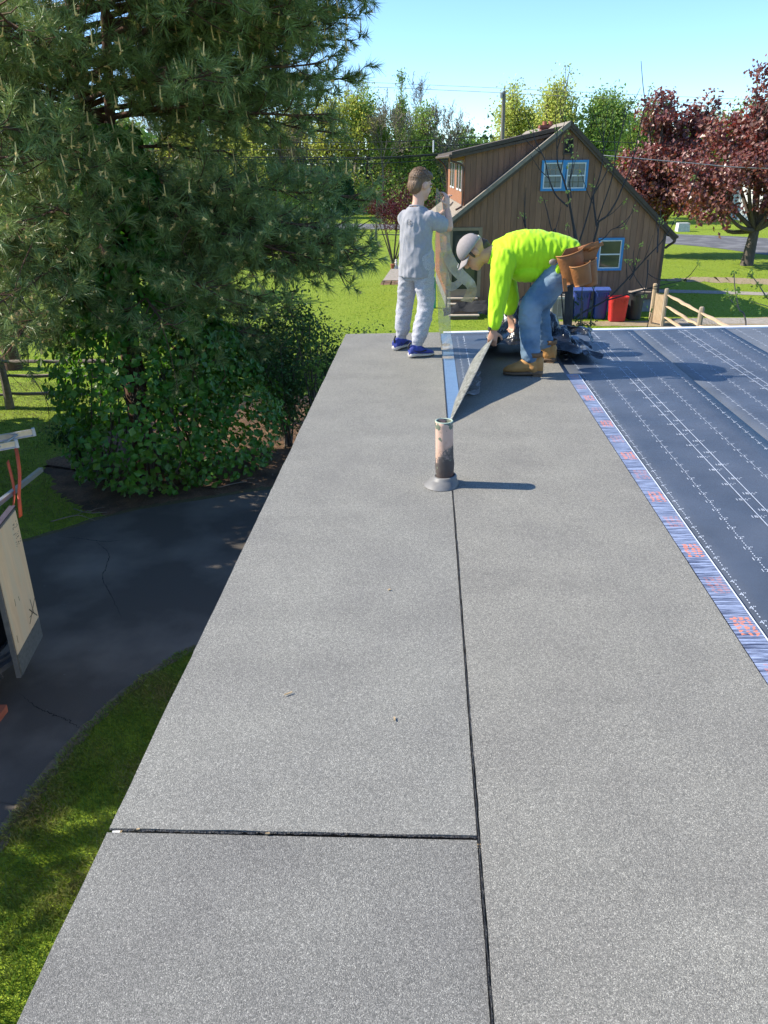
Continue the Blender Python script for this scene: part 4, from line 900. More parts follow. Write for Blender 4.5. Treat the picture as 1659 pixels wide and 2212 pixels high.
# open door: aluminium edged, plywood facing
dA, dB = np.array((-4.17, 6.24)), np.array((-4.30, 7.00)); dd = (dB-dA)/np.linalg.norm(dB-dA); dn = np.array((dd[1], -dd[0]))
lean = lambda z: np.array((-.012, .05))*(z-.3)
def dpt(t, z, o_): 
    p = dA+(dB-dA)*t+dn*o_+lean(z); return (p[0], p[1], z)
def door_box(mb, t0, t1, z0, z1, o0, o1):
    V = [dpt(t, z, o_) for o_ in (o0, o1) for t, z in ((t0, z0), (t1, z0), (t1, z1), (t0, z1))]
    mb.add(V, [(3, 2, 1, 0), (4, 5, 6, 7), (0, 1, 5, 4), (1, 2, 6, 5), (2, 3, 7, 6), (3, 0, 4, 7)])
mb = MB(); door_box(mb, 0, 1, .30, 1.87, -.045, 0); dorr = mb.done('door', mat('door_frame_grey', (.20, .195, .19), (.15, .15, .15), scale=12, rough=.45, metal=.3), tr)
M_PLY = mat('plywood', (.80, .60, .38), (.72, .52, .32), scale=4, rough=.75, stretch=(5, 5, .7), c3=(.70, .56, .38), scale3=1.6)
mb = MB(); door_box(mb, .035, .975, .56, 1.84, .0015, .012); ply = mb.done('plywood_panel', M_PLY, dorr)
mb = MB(); door_box(mb, .035, .975, .315, .555, .0015, .014); mb.done('kick_plate', mat('galvanised', (.17, .18, .175), (.24, .25, .24), scale=25, rough=.5, metal=.5), dorr)
mb = MB(); door_box(mb, 0, 1, 1.871, 1.885, -.05, .014); mb.done('door_cap', mat('dark_cap', (.07, .055, .07), rough=.4), dorr)
mb = MB()   # ragged dark scrape across the lower corner of the plywood, and the stamped mill mark
for (t0, z0, t1, z1, w) in ((.62, .64, .98, .80, .010), (.70, .78, .93, .60, .012), (.80, .86, .84, .66, .008), (.66, .70, .80, .69, .007), (.12, .66, .13, .74, .006), (.30, 1.0, .31, 1.08, .005), (.45, 1.05, .455, 1.0, .005)):
    a, b2 = np.array(dpt(t0, z0, .0135)), np.array(dpt(t1, z1, .0135)); mb.bar(a, b2, .0015, w, (0, 0, 1) if abs(z1-z0) < .3*abs(t1-t0)+.001 else (dd[0], dd[1], 0))
mb.done('scrape_mark', mat('dark_scrape', (.07, .05, .035), rough=.8), ply)
mb = MB()
for q in range(34):
    t0 = .72+.20*rng.random(); z0 = 1.50+.26*rng.random(); a = np.array(dpt(t0, z0, .0135)); b2 = np.array(dpt(t0+.02+.02*rng.random(), z0, .0135)); mb.bar(a, b2, .0012, .006)
mb.done('mill_stamp', mat('grey_ink', (.20, .17, .14), rough=.8), ply)
mb = MB(); mb.bar((-4.50, 6.05, .34), (-4.30, 6.75, .34), .05, .06); mb.bar((-4.9, 5.95, .20), (-4.33, 6.62, .40), .05, .07); mb.done('frame_brace', mat('grey_steel', (.28, .28, .285), rough=.4, metal=.5), tr)
mb = MB(); a = np.linspace(.15, math.pi-.15, 14); P = np.stack([np.full(14, -4.55), 6.25-.36*np.cos(a)-.15, .10+.34*np.sin(a)], 1); V = []
for p in P: V += [(p[0]-.25, p[1], p[2]), (p[0]+.04, p[1], p[2]), (p[0]+.04, p[1], p[2]-.03), (p[0]-.25, p[1], p[2]-.03)]
F = [(i*4+j, i*4+(j+1) % 4, (i+1)*4+(j+1) % 4, (i+1)*4+j) for i in range(13) for j in range(4)]+[(0, 1, 2, 3), (55, 54, 53, 52)]
mb.add(V, F); mb.done('fender', MATS['grey_steel'], tr)
mb = MB(); mb.tube([(-4.78, 6.10, .30), (-4.60, 6.10, .30)], .29, 24); wh_ = mb.done('wheel', MATS['black_rubber'], tr)
# licence lettering on the black side and a brass padlock
V, F = glyph('Lic # 13', .085); W = np.stack([np.full(len(V), -4.513), 5.98+V[:, 0], .95+V[:, 1]], 1); obj('lettering', W, F, mat('grey_lettering', (.40, .40, .40), rough=.5), tr)
pk = empty('padlock', (-4.49, 6.07, 1.22), 'brass padlock hanging on the black trailer side', 'padlock')
mb = MB(); mb.box((-4.51, 6.04, 1.20), (-4.485, 6.10, 1.265)); mb.done('lock_body', mat('brass', (.55, .40, .12), (.45, .32, .10), rough=.35, metal=.8), pk)
a = np.linspace(0, math.pi, 10); mb = MB(); mb.tube(np.stack([np.full(10, -4.4975), 6.07+.02*np.cos(a), 1.265+.05*np.sin(a)], 1), .004, 6); mb.done('shackle', M_ALU, pk)
# ladder lashed on the roof rack
lad = empty('ladder', (-5.3, 8.0, 2.1), 'aluminium extension ladder lashed on top of the trailer', 'ladder')
for off in (0.0, -.42):
    mb = MB(); a = np.array((-6.6, 7.30+off, 2.16)); b2 = np.array((-4.76, 8.54+off, 2.20)); d_ = (b2-a)/np.linalg.norm(b2-a); s_ = np.cross(d_, (0, 0, 1))
    mb.bar(a, b2, .004, .085); mb.bar(a+s_*.016+(0, 0, .04), b2+s_*.016+(0, 0, .04), .032, .005); mb.bar(a+s_*.016-np.array((0, 0, .04)), b2+s_*.016-np.array((0, 0, .04)), .032, .005)
    mb.done('ladder_rail', M_ALU, lad)
    mb = MB(); mb.bar(b2-d_*.42-s_*.0035, b2-d_*.16-s_*.0035, .0012, .05); mb.done('white_sticker', mat('white_sticker', (.72, .74, .72), rough=.5), lad)
    mb = MB(); mb.bar(b2-d_*.005, b2+d_*.03, .05, .095); mb.done('end_cap', mat('pale_plastic_cap', (.62, .60, .54), rough=.6), lad)
for k in range(6):
    a = np.array((-6.4, 7.43, 2.17))+np.array((.30, .202, .006))*k; mb = MB(); mb.tube([a, a+np.array((0, -.42, 0))], .015, 8); mb.done('rung', M_ALU, lad)
M_STRAP = mat('orange_strap', (.85, .13, .035), (.72, .09, .03), scale=10, rough=.6)
def ribbon(P, w, axis, name, m, parent=None):
    P = np.asarray(P, float); n = len(P); ax = np.asarray(axis, float); ax = ax/np.linalg.norm(ax) if ax.ndim == 1 else ax/np.linalg.norm(ax, axis=1)[:, None]
    w = np.full(n, w) if np.isscalar(w) else np.asarray(w)
    V = np.vstack([P+ax*w[:, None]/2, P-ax*w[:, None]/2]); F = np.array([(i, i+1, n+i+1, n+i) for i in range(n-1)])
    o = obj(name, V, F, m, parent, smooth=True); md = o.modifiers.new('t', 'SOLIDIFY'); md.thickness = .003; return o
P = spline([(-4.90, 8.35, 2.13), (-4.70, 8.0, 2.08), (-4.58, 7.75, 1.95), (-4.52, 7.55, 1.80), (-4.48, 7.45, 1.72), (-4.47, 7.40, 1.60)], 30)
o = ribbon(P, .055, (.3, .9, .2), 'ratchet_strap', M_STRAP); tag(o, 'wide orange ratchet strap running down from the ladder', 'strap', 'orange straps on the trailer')
P = spline([(-4.80, 7.95, 2.05), (-4.62, 7.65, 1.85), (-4.50, 7.35, 1.74), (-4.50, 7.15, 1.66), (-4.49, 7.05, 1.50)], 30)
o = ribbon(P, .05, (.2, .8, .5), 'ratchet_strap', M_STRAP); tag(o, 'orange strap with a dangling end over the trailer side', 'strap', 'orange straps on the trailer')
mb = MB(); mb.bar((-4.62, 5.3, 1.81), (-4.62, 8.3, 1.81), .05, .05); mb.done('roof_rack', M_ALU, tr)
for q in ((-4.62, 6.8), (-6.4, 6.9)):
    mb = MB(); mb.bar((*q, 1.84), (*q, 2.10), .045, .045, (0, 1, 0)); mb.done('rack_upright', M_ALU, tr)
mb = MB(); mb.box((-4.62, 5.88, .008), (-4.28, 6.06, .07)); V = np.concatenate(mb.V); V[4:] += rng.normal(0, .006, (4, 3)); o = obj('brick', V, mb.F, mat('red_brick', (.42, .13, .07), (.34, .10, .055), scale=9, rough=.9)); tag(o, 'red brick on the asphalt below the trailer', 'brick')
# ------------------------------------------------------------------ vegetation helpers
def rand_unit(n, r):
    v = r.normal(0, 1, (n, 3)); return v/np.linalg.norm(v, axis=1)[:, None]
def perp(d):
    a = np.where(np.abs(d[:, 2:3]) < .9, np.array([[0, 0, 1.0]]), np.array([[1.0, 0, 0]])); p = np.cross(d, a); return p/np.linalg.norm(p, axis=1)[:, None]
def leaf_arrays(C, size, r, aspect=.6, normal=None, nmix=.5, droop=0.0, fold=.12):
    """rhombic leaves, each a folded quad"""
    n = len(C); size = np.full(n, size) if np.isscalar(size) else size
    d = rand_unit(n, r); d[:, 2] -= droop; d /= np.linalg.norm(d, axis=1)[:, None]
    if normal is not None:
        nn = normal*nmix+rand_unit(n, r)*(1-nmix); nn /= np.linalg.norm(nn, axis=1)[:, None]+1e-9
        d = d-nn*np.sum(d*nn, 1)[:, None]; d /= np.linalg.norm(d, axis=1)[:, None]+1e-9
        s = np.cross(d, nn)
    else:
        s = perp(d); a = r.random(n)[:, None]*6.283; s = s*np.cos(a)+np.cross(d, s)*np.sin(a); nn = np.cross(d, s)
    L = size[:, None]
    V = np.stack([C-d*L*.5, C+s*L*aspect*.5+nn*L*fold, C+d*L*.5, C-s*L*aspect*.5+nn*L*fold], 1).reshape(-1, 3)
    F = np.arange(n*4).reshape(n, 4); return V, F
def poly_tubes(polys):
    """polys: list of (points, radii, sides)"""
    mb = MB()
    for P, rad, k in polys:
        if len(P) < 2: continue
        V, F = tube_arrays(P, rad, k, cap=False); mb.V.append(V); mb.F += [tuple(i+mb.n for i in f) for f in F]; mb.n += len(V)
    return np.concatenate(mb.V), mb.F
def grow(p, d, L, r, lev, r_, polys, tips, wander=.18, kids=(3, 5), ratio=.62, ang=(.5, .95), up=.12, rmin=.012, t0=.35, n=6):
    P = [np.array(p, float)]; d = np.array(d, float); d /= np.linalg.norm(d)
    for i in range(n-1):
        d = d+r_.normal(0, wander, 3)+np.array((0, 0, up)); d /= np.linalg.norm(d); P.append(P[-1]+d*L/(n-1))
    P = np.array(P); rad = np.linspace(r, max(rmin, r*.45), n); polys.append((P, rad, 7 if r > .08 else (5 if r > .03 else 3)))
    if lev == 0:
        for t in np.linspace(.35, 1, 3):
            i = int(t*(n-1)); tips.append((P[i], d))
        return
    for k in range(r_.integers(kids[0], kids[1]+1)+1):
        t = 1.0 if k == 0 else r_.uniform(t0, .98); i = min(n-1, int(round(t*(n-1))))
        dl = P[i]-P[i-1]; dl /= np.linalg.norm(dl); a = r_.uniform(*ang)*(.45 if k == 0 else 1)
        q = rand_unit(1, r_)[0]; q -= dl*np.dot(q, dl); q /= np.linalg.norm(q)
        grow(P[i], dl*math.cos(a)+q*math.sin(a), L*ratio*r_.uniform(.75, 1.15), max(rmin, rad[i]*.62), lev-1, r_, polys, tips, wander, kids, ratio, ang, up, rmin, .3, n)
def broadleaf(name, base, h, label, cat, group, lm, bm, seed, leaves=3000, leaf=.2, spread=.28, trunk=.28, lev=3, r0=None, ang=(.5, .95), up=.12, rmin=.02, clump=None, squash=1.0, kids=(3, 5), multi=1, hdir=(0, 0, 1), aspect=.65, bare_extra=0):
    r_ = np.random.default_rng(seed); polys, tips = [], []
    t = empty(name, (base[0], base[1], 0), label, cat, group)
    for m_ in range(multi):
        d = np.array(hdir, float)+(r_.normal(0, .35, 3)*np.array((1, 1, 0)) if multi > 1 else 0)
        grow((base[0], base[1], 0), d, h*trunk, (r0 or h*.022)/(1 if multi == 1 else 1.6), lev, r_, polys, tips, .10, kids, spread*2.35, ang, up, rmin)
    T = np.array([p for p, _ in tips])
    # bring the crown to the asked height
    s = (h*.97)/max(T[:, 2].max(), .1)
    sc = np.array((1, 1, s)) if .6 < s < 1.7 else np.array((min(s, 1.6)**.7, min(s, 1.6)**.7, s))
    b0 = np.array((base[0], base[1], 0.0)); T = (T-b0)*sc*np.array((squash, squash, 1))+b0
    polys = [((P-b0)*sc*np.array((squash, squash, 1))+b0, rad, k) for P, rad, k in polys]
    V, F = poly_tubes(polys); obj('trunk', V, F, bm, t, smooth=True)
    if leaves:
        cl = clump or h*.045
        # clumps: some tips carry much more than others
        w = r_.gamma(1.6, 1, len(T)); idx = r_.choice(len(T), leaves, p=w/w.sum())
        C_ = T[idx]+r_.normal(0, cl, (leaves, 3))*np.array((1, 1, .75)); C_[:, 2] = np.maximum(C_[:, 2], .15)
        V, F = leaf_arrays(C_, leaf*r_.uniform(.6, 1.3, leaves), r_, aspect); obj('crown', V, F, lm, t)
    return t

M_BARK = mat('grey_brown_bark', (.13, .105, .082), (.075, .06, .048), scale=8, rough=.95, bump=.5, stretch=(3, 3, .6))
M_BARKP = mat('pale_twig_bark', (.24, .20, .16), (.16, .135, .11), scale=8, rough=.95)
M_BARKD = mat('dark_bark', (.060, .052, .048), (.034, .030, .029), scale=10, rough=.9, bump=.4)
M_BARKR = mat('red_pine_bark', (.155, .075, .042), (.085, .045, .03), scale=9, rough=.95, bump=.8, stretch=(2, 2, .7))
def leafm(name, c1, c2, tr=.35, trc=None, rough=.55, isl=.35, spec=.35): return mat(name, c1, c2, scale=.8, rough=rough, island=isl, transl=tr, trc=trc, spec=spec)
M_LYEL = leafm('spring_yellow_leaves', (.42, .46, .07), (.52, .52, .10), .5)
M_LGRN = leafm('spring_green_leaves', (.21, .33, .065), (.30, .41, .085), .5)
M_LPAL = leafm('pale_green_leaves', (.48, .54, .11), (.56, .58, .15), .5)
M_LDRK = leafm('dark_green_leaves', (.030, .075, .018), (.048, .11, .026), .3)
M_LBUD = leafm('bud_tan_leaves', (.30, .24, .14), (.24, .23, .10), .3)
M_LPUR = leafm('purple_leaves', (.26, .115, .088), (.17, .074, .060), .25, trc=(1.6, .6, .5), rough=.35, spec=.6)
M_LJM = leafm('crimson_leaves', (.10, .020, .030), (.062, .014, .024), .3, trc=(1.6, .6, .6))
M_LEVG = leafm('evergreen_leaves', (.026, .072, .020), (.042, .105, .030), .15)
M_LIVY = leafm('vine_leaves', (.065, .175, .022), (.10, .235, .030), .35, trc=(1.25, 1.3, .6), rough=.4, spec=.5)
M_LBUSH = leafm('shrub_leaves', (.045, .105, .026), (.068, .145, .036), .3)

# ------------------------------------------------------------------ woods and background trees
WG = 'trees of the woodland beyond the road'
wood = [(-20.5, 92, 12.5, 'y'), (-17.2, 97, 11.5, 'y'), (-14.6, 90, 11, 'b'), (-12.6, 96, 15.5, 'b'), (-10.4, 92, 12.5, 'y'), (-8.6, 98, 15.5, 'b'), (-7.2, 94, 13, 'g'), (-5.2, 91, 12.5, 'b'),
        (-3.4, 97, 14.8, 'p'), (-1.6, 92, 11, 'g'), (.2, 95, 14.6, 'b'), (2.4, 91, 12.0, 'b'), (3.6, 97, 10, 'b'), (-23.5, 96, 13, 'g'), (-27, 92, 12, 'y'), (-31, 97, 14, 'b'), (-36, 94, 12, 'g'), (-42, 98, 13, 'y'), (5.4, 93, 8.0, 'g')]
wl_lab = {(-20.5, 92): 'leftmost bright yellow-green woodland tree right of the pine', (-17.2, 97): 'yellow-green woodland tree rising behind the low cables', (-14.6, 90): 'dark-limbed bare tree with crooked boughs over the evergreen bush', (-12.6, 96): 'tall bare woodland tree touching the sky beside the pine',
          (-10.4, 92): 'yellow-green tree behind the round evergreen bush', (-8.6, 98): 'tallest pale bare tree of the woodland', (-7.2, 94): 'green leafy woodland tree left of the boy', (-5.2, 91): 'spreading bare tree just left of the boy', (-3.4, 97): 'slender vine-green tree standing above the boy', (-1.6, 92): 'low green woodland tree behind the boy',
          (.2, 95): 'fine-twigged grey bare tree between the boy and the dormer', (2.4, 91): 'dark bare tree beside the dormer eave', (3.6, 97): 'small bare tree showing just over the dormer roof', (5.4, 93): 'low green tree behind the dormer roof'}
for i, (x, y, h, k) in enumerate(wood):
    lab = wl_lab.get((x, y), 'woodland tree glimpsed between the pine branches'); kw = dict(rmin=.028, lev=4, kids=(2, 4))
    if k == 'y': broadleaf('woodland_tree', (x, y), h, lab, 'tree', WG, M_LYEL, M_BARK, 100+i, leaves=7000, leaf=.27, squash=1.4, clump=.65, **kw)
    elif k == 'g': broadleaf('woodland_tree', (x, y), h, lab, 'tree', WG, M_LGRN, M_BARK, 100+i, leaves=6500, leaf=.27, squash=1.25, clump=.65, **kw)
    elif k == 'p': broadleaf('woodland_tree', (x, y), h, lab, 'tree', WG, M_LGRN, M_BARKP, 100+i, leaves=3400, leaf=.22, squash=.42, clump=.30, **kw)
    else: broadleaf('bare_tree', (x, y), h, lab, 'tree', WG, M_LBUD, M_BARKP if i % 2 else M_BARK, 100+i, leaves=1300, leaf=.15, squash=1.15, clump=.35, **{**kw, 'lev': 5, 'kids': (2, 3), 'rmin': .022})
r_ = np.random.default_rng(55)
def mass(name, n, xr, yr, zf, leaf, m, seed, kind='stuff', cl=60, cs=(1.2, 1.0, .8)):
    r_ = np.random.default_rng(seed); cx = r_.uniform(*xr, cl); cy = r_.uniform(*yr, cl); cz = r_.uniform(0, 1, cl)*zf(cx)
    k = r_.integers(0, cl, n); C_ = np.stack([cx[k], cy[k], cz[k]], 1)+r_.normal(0, 1, (n, 3))*np.array(cs); C_[:, 2] = np.abs(C_[:, 2])+.05
    V, F = leaf_arrays(C_, leaf*r_.uniform(.6, 1.4, n), r_, .7); o = obj(name, V, F, m); return tag(o, kind=kind)
tag(mass('woodland_undergrowth', 16000, (-60, 8), (88, 96), lambda x: 2.8+0*x, .30, M_LGRN, 1, cl=140), 'tangled green undergrowth along the woodland edge', 'undergrowth')
tag(mass('woodland_brush', 12000, (-60, 8), (89, 97), lambda x: 4.5+0*x, .26, M_LYEL, 2, cl=110), 'yellow-green brush along the woodland edge', 'brush')
tag(mass('far_woodland', 60000, (-150, 150), (104, 130), lambda x: 7.5+0*x, .9, M_LDRK, 3, cl=420, cs=(3, 2.5, 1.4)), 'dark far woodland closing off the view', 'woodland')
# thin trunks standing in the woodland edge, each a thing
for i in range(26):
    x = -24+i*1.05+rng.uniform(-.4, .4); y = rng.uniform(88, 93); h = rng.uniform(3, 6)
    P = spline([(x, y, 0), (x+rng.normal(0, .2), y, h*.5), (x+rng.normal(0, .5), y, h)], 8); V, F = tube_arrays(P, np.linspace(rng.uniform(.06, .13), .03, 8), 6)
    o = obj('sapling', V, F, M_BARK, smooth=True); tag(o, 'thin bare sapling trunk in the shade of the woodland edge', 'sapling', 'saplings at the woodland edge')

BG = 'leafy trees behind the brown house'
broadleaf('tall_tree', (7.3, 76), 11.6, 'pale yellow-green tree just right of the utility pole', 'tree', BG, M_LPAL, M_BARKP, 201, leaves=10000, leaf=.22, squash=1.35, clump=.55, lev=4, up=.3, ang=(.3, .65), rmin=.025)
broadleaf('tall_tree', (10.6, 74), 12.6, 'tallest pale green tree above the house chimney', 'tree', BG, M_LPAL, M_BARKP, 202, leaves=10000, leaf=.22, squash=1.25, clump=.55, lev=4, up=.3, ang=(.3, .65), rmin=.025)
broadleaf('green_tree', (15.2, 74), 10.8, 'full green tree right of the house ridge', 'tree', BG, M_LGRN, M_BARK, 203, leaves=11000, leaf=.24, squash=.95, clump=.6, lev=4, rmin=.025)
broadleaf('green_tree', (19.0, 78), 10.4, 'green tree partly behind the purple trees', 'tree', BG, M_LGRN, M_BARK, 204, leaves=9000, leaf=.24, squash=.9, clump=.6, lev=4, rmin=.025)
broadleaf('green_tree', (25.5, 80), 9.5, 'green tree glimpsed through the purple crown at far right', 'tree', BG, M_LGRN, M_BARK, 205, leaves=7000, leaf=.26, squash=1.0, clump=.6, lev=4, rmin=.025)
broadleaf('green_tree', (31.5, 84), 11, 'green tree behind the purple crown at the right edge', 'tree', BG, M_LGRN, M_BARK, 206, leaves=6000, leaf=.28, squash=1.1, clump=.7, lev=4, rmin=.025)

def crown_tree(name, base, label, group, blobs, n, leaf, lm, bm, seed, trunk_h, r0, stems=5, cat='tree', lean=(0, 0), aspect=.75):
    """tree whose crown is filled between hand-placed boughs: blobs = (x, y, z, rx, ry, rz)"""
    r_ = np.random.default_rng(seed); t = empty(name, (base[0], base[1], 0), label, cat, group); polys = []
    fork = np.array((base[0]+lean[0], base[1]+lean[1], trunk_h))
    P = spline([(base[0], base[1], -.05), (base[0]+lean[0]*.4, base[1], trunk_h*.5), fork], 8); polys.append((P, np.linspace(r0*1.25, r0*.85, 8), 10))
    B = np.array(blobs, float); w = B[:, 3]*B[:, 4]*B[:, 5]; C_ = []
    for b in B:
        mid = (fork+b[:3])/2+r_.normal(0, .3, 3); polys.append((spline([fork, mid, b[:3]], 9), np.linspace(r0*.5, .04, 9), 6))
        for q in range(7):
            e = b[:3]+rand_unit(1, r_)[0]*b[3:]*r_.uniform(.5, .95); polys.append((spline([mid*.3+b[:3]*.7, (mid+b[:3]*2+e*2)/5+r_.normal(0, .15, 3), e], 6), np.linspace(.05, .015, 6), 4))
    k = r_.choice(len(B), n, p=w/w.sum()); u = rand_unit(n, r_)*(r_.random(n)[:, None]**.42)
    # leaf clusters inside each bough
    ncl = max(20, n//38); kc = r_.choice(len(B), ncl, p=w/w.sum()); uc = rand_unit(ncl, r_)*(r_.random(ncl)[:, None]**.4); CC = B[kc, :3]+uc*B[kc, 3:]
    ci = r_.integers(0, ncl, n); C_ = CC[ci]+r_.normal(0, .30, (n, 3))*np.array((1, 1, .7))
    V, F = poly_tubes(polys); obj('trunk', V, F, bm, t, smooth=True)
    nn = C_-B[kc[ci], :3]; nn /= np.linalg.norm(nn, axis=1)[:, None]+1e-6; nn[:, 2] += .4
    V, F = leaf_arrays(C_, leaf*r_.uniform(.6, 1.35, n), r_, aspect, normal=nn, nmix=.45, droop=.25); obj('crown', V, F, lm, t)
    return t
crown_tree('purple_tree', (16.72, 42.5), 'big purple-leaved tree with a stout trunk by the road', 'purple-leaved trees',
           [(14.2, 42.2, 3.5, 1.8, 1.8, 1.3), (15.8, 41.6, 4.6, 1.9, 2, 1.4), (18.2, 42.3, 4.4, 2.2, 2.2, 1.6), (17.2, 43, 6.2, 2.3, 2.3, 1.7), (19.5, 43, 6.4, 2.2, 2, 2.0), (18.3, 42.6, 8.0, 1.7, 1.7, 1.5), (19.8, 42.6, 3.2, 1.8, 1.6, 1.1), (15.0, 43.2, 6.0, 1.5, 1.5, 1.2), (17.9, 42, 9.2, 1.1, 1.0, .9), (13.3, 42.6, 4.4, 1.2, 1.3, .9), (14.6, 41.6, 2.5, 1.0, 1.0, .6), (17.3, 41.4, 3.1, 1.2, 1.0, .8), (20.6, 42.4, 8.6, 1.7, 1.5, 1.5), (21.0, 42.4, 5.2, 1.8, 1.6, 1.5), (16.8, 42.4, 8.8, 1.1, 1.2, .9), (15.9, 42.3, 7.5, 1.1, 1.1, .8), (17.2, 42.4, 7.4, 1.5, 1.4, 1.2), (19.2, 42.3, 9.6, 1.2, 1.0, .8)],
           24000, .21, M_LPUR, M_BARK, 301, 1.7, .27, lean=(.1, 0))
crown_tree('purple_tree', (13.4, 47.5), 'purple-leaved tree behind the right slope of the house', 'purple-leaved trees',
           [(11.6, 47, 3.2, 1.5, 1.5, 1.1), (13.4, 47.3, 3.4, 1.7, 1.6, 1.2), (12.2, 47.2, 4.8, 1.7, 1.6, 1.0), (14.2, 47.6, 5.3, 1.6, 1.6, 1.2), (13.0, 47.5, 6.7, 1.1, 1.2, .8), (12.9, 47.5, 8.0, .9, .9, .45), (14.9, 47.6, 7.0, 1.1, 1.1, .8), (11.9, 47.3, 7.4, .55, .6, .4), (15.2, 47.4, 3.6, 1.5, 1.4, 1.2), (15.6, 47.5, 7.9, .7, .7, .4)],
           16000, .22, M_LPUR, M_BARK, 302, 1.5, .2)
# little crimson maple with many stems
r_ = np.random.default_rng(77); jm = empty('japanese_maple', (-1.82, 43, 0), 'small crimson maple with many thin stems behind the boy', 'tree'); polys = []; C_ = []
for i in range(8):
    a = i/8*6.28; e = np.array((-1.6+1.15*math.cos(a)*r_.uniform(.5, 1.1), 43+.9*math.sin(a), r_.uniform(2.2, 2.9))); m_ = np.array((-1.82+(e[0]+1.82)*.35, 43+(e[1]-43)*.35, 1.0))
    polys.append((spline([(-1.82, 43, 0), m_, e], 9), np.linspace(.05, .02, 9), 5))
    for q in range(5): ee = e+r_.normal(0, .5, 3)+np.array((.15, 0, .45)); polys.append((spline([m_*.3+e*.7, e*.5+ee*.5, ee], 5), np.linspace(.02, .01, 5), 4)); C_.append(ee); C_.append((e+ee)/2)
C_ = np.array(C_+[(-1.05, 43, 3.9), (-1.15, 43, 3.6), (-1.3, 43.1, 3.4), (-.6, 43, 3.2)]); V, F = poly_tubes(polys); obj('trunk', V, F, M_BARK, jm, smooth=True)
idx = r_.integers(0, len(C_), 4200); Q = C_[idx]+r_.normal(0, 1, (4200, 3))*np.array((.27, .27, .20)); V, F = leaf_arrays(Q, .105, r_, .6, droop=.3); obj('crown', V, F, M_LJM, jm)
# round evergreen
r_ = np.random.default_rng(78); ev = empty('evergreen_bush', (-9.3, 84, 0), 'round dark evergreen bush on the lawn beyond the road', 'bush')
V, F = tube_arrays([(-9.3, 84, 0), (-9.3, 84, 2.5)], [.14, .06], 7); obj('trunk', V, F, M_BARK, ev)
n = 9000; z = r_.random(n); prof = np.interp(z, [0, .12, .35, .6, .85, 1], [1.5, 2.05, 2.2, 1.7, .9, .1]); a = r_.random(n)*6.283; lump = 1+.18*np.sin(a*3+z*9)+.14*np.sin(a*7-z*17)
rr = prof*lump*(r_.random(n)**.28); C_ = np.stack([-9.3+rr*np.cos(a), 84+rr*np.sin(a), .25+z*4.6], 1); nn = np.stack([np.cos(a), np.sin(a), .3+0*a], 1); nn /= np.linalg.norm(nn, axis=1)[:, None]
V, F = leaf_arrays(C_, .28*r_.uniform(.6, 1.3, n), r_, .5, normal=nn, nmix=.3); obj('foliage', V, F, M_LEVG, ev)
# ------------------------------------------------------------------ pines
def needle_tufts(T, D, r_, n=40, ln=.145, w=.0115):
    """one thin triangle per needle, brushed around each shoot tip"""
    m = len(T); D = D/np.linalg.norm(D, axis=1)[:, None]; p1 = perp(D); p2 = np.cross(D, p1)
    th = r_.uniform(.2, 1.2, (m, n)); ph = r_.random((m, n))*6.283
    nd = D[:, None]*np.cos(th)[..., None]+(p1[:, None]*np.cos(ph)[..., None]+p2[:, None]*np.sin(ph)[..., None])*np.sin(th)[..., None]
    nd[..., 2] -= .12; nd /= np.linalg.norm(nd, axis=2)[..., None]
    B = T[:, None]-D[:, None]*(r_.random((m, n))*.13)[..., None]
    L = ln*r_.uniform(.75, 1.15, (m, n))[..., None]; s = np.cross(nd, rand_unit(m*n, r_).reshape(m, n, 3)); s /= np.linalg.norm(s, axis=2)[..., None]+1e-9
    V = np.stack([B-s*w/2, B+s*w/2, B+nd*L], 2).reshape(-1, 3); return V, np.arange(m*n*3).reshape(-1, 3)
def candle_arrays(T, D, r_, k=7, ln=.05, rad=.0085):
    V, F, n0 = [], [], 0
    for p, d in zip(T, D):
        d = d/np.linalg.norm(d); kk = r_.integers(4, k+1)
        for q in range(kk):
            up1 = q == 0 and p[2] > 4.6 and r_.random() < .5; c_ = (np.array((0, 0, 1.0))+r_.normal(0, .12, 3)) if up1 else d*.35+rand_unit(1, r_)[0]; c_ /= np.linalg.norm(c_); L = ln*(r_.uniform(1.6, 2.4) if up1 else r_.uniform(.35, .6))
            a = np.cross(c_, (.3, .5, .8)); a /= np.linalg.norm(a); b2 = np.cross(c_, a)
            for t, rr in ((0, rad*.8), (.5, rad), (1, rad*.35)):
                for j in range(4): an = j*1.5708; V.append(p+c_*L*t+(a*math.cos(an)+b2*math.sin(an))*rr)
            for i in range(2):
                for j in range(4): F.append((n0+i*4+j, n0+i*4+(j+1) % 4, n0+(i+1)*4+(j+1) % 4, n0+(i+1)*4+j))
            F.append((n0+8, n0+9, n0+10, n0+11)); n0 += 12
    return np.array(V), F
M_NEED = mat('pine_needles', (.185, .255, .075), (.265, .340, .110), scale=1.2, rough=.38, island=.35, spec=.5, transl=.22)
M_CAND = mat('pine_candles', (.80, .60, .24), (.68, .46, .16), scale=5, rough=.7, island=.2)
M_DEADN = mat('dead_needles', (.20, .10, .05), (.15, .075, .04), scale=5, rough=.9, island=.2)
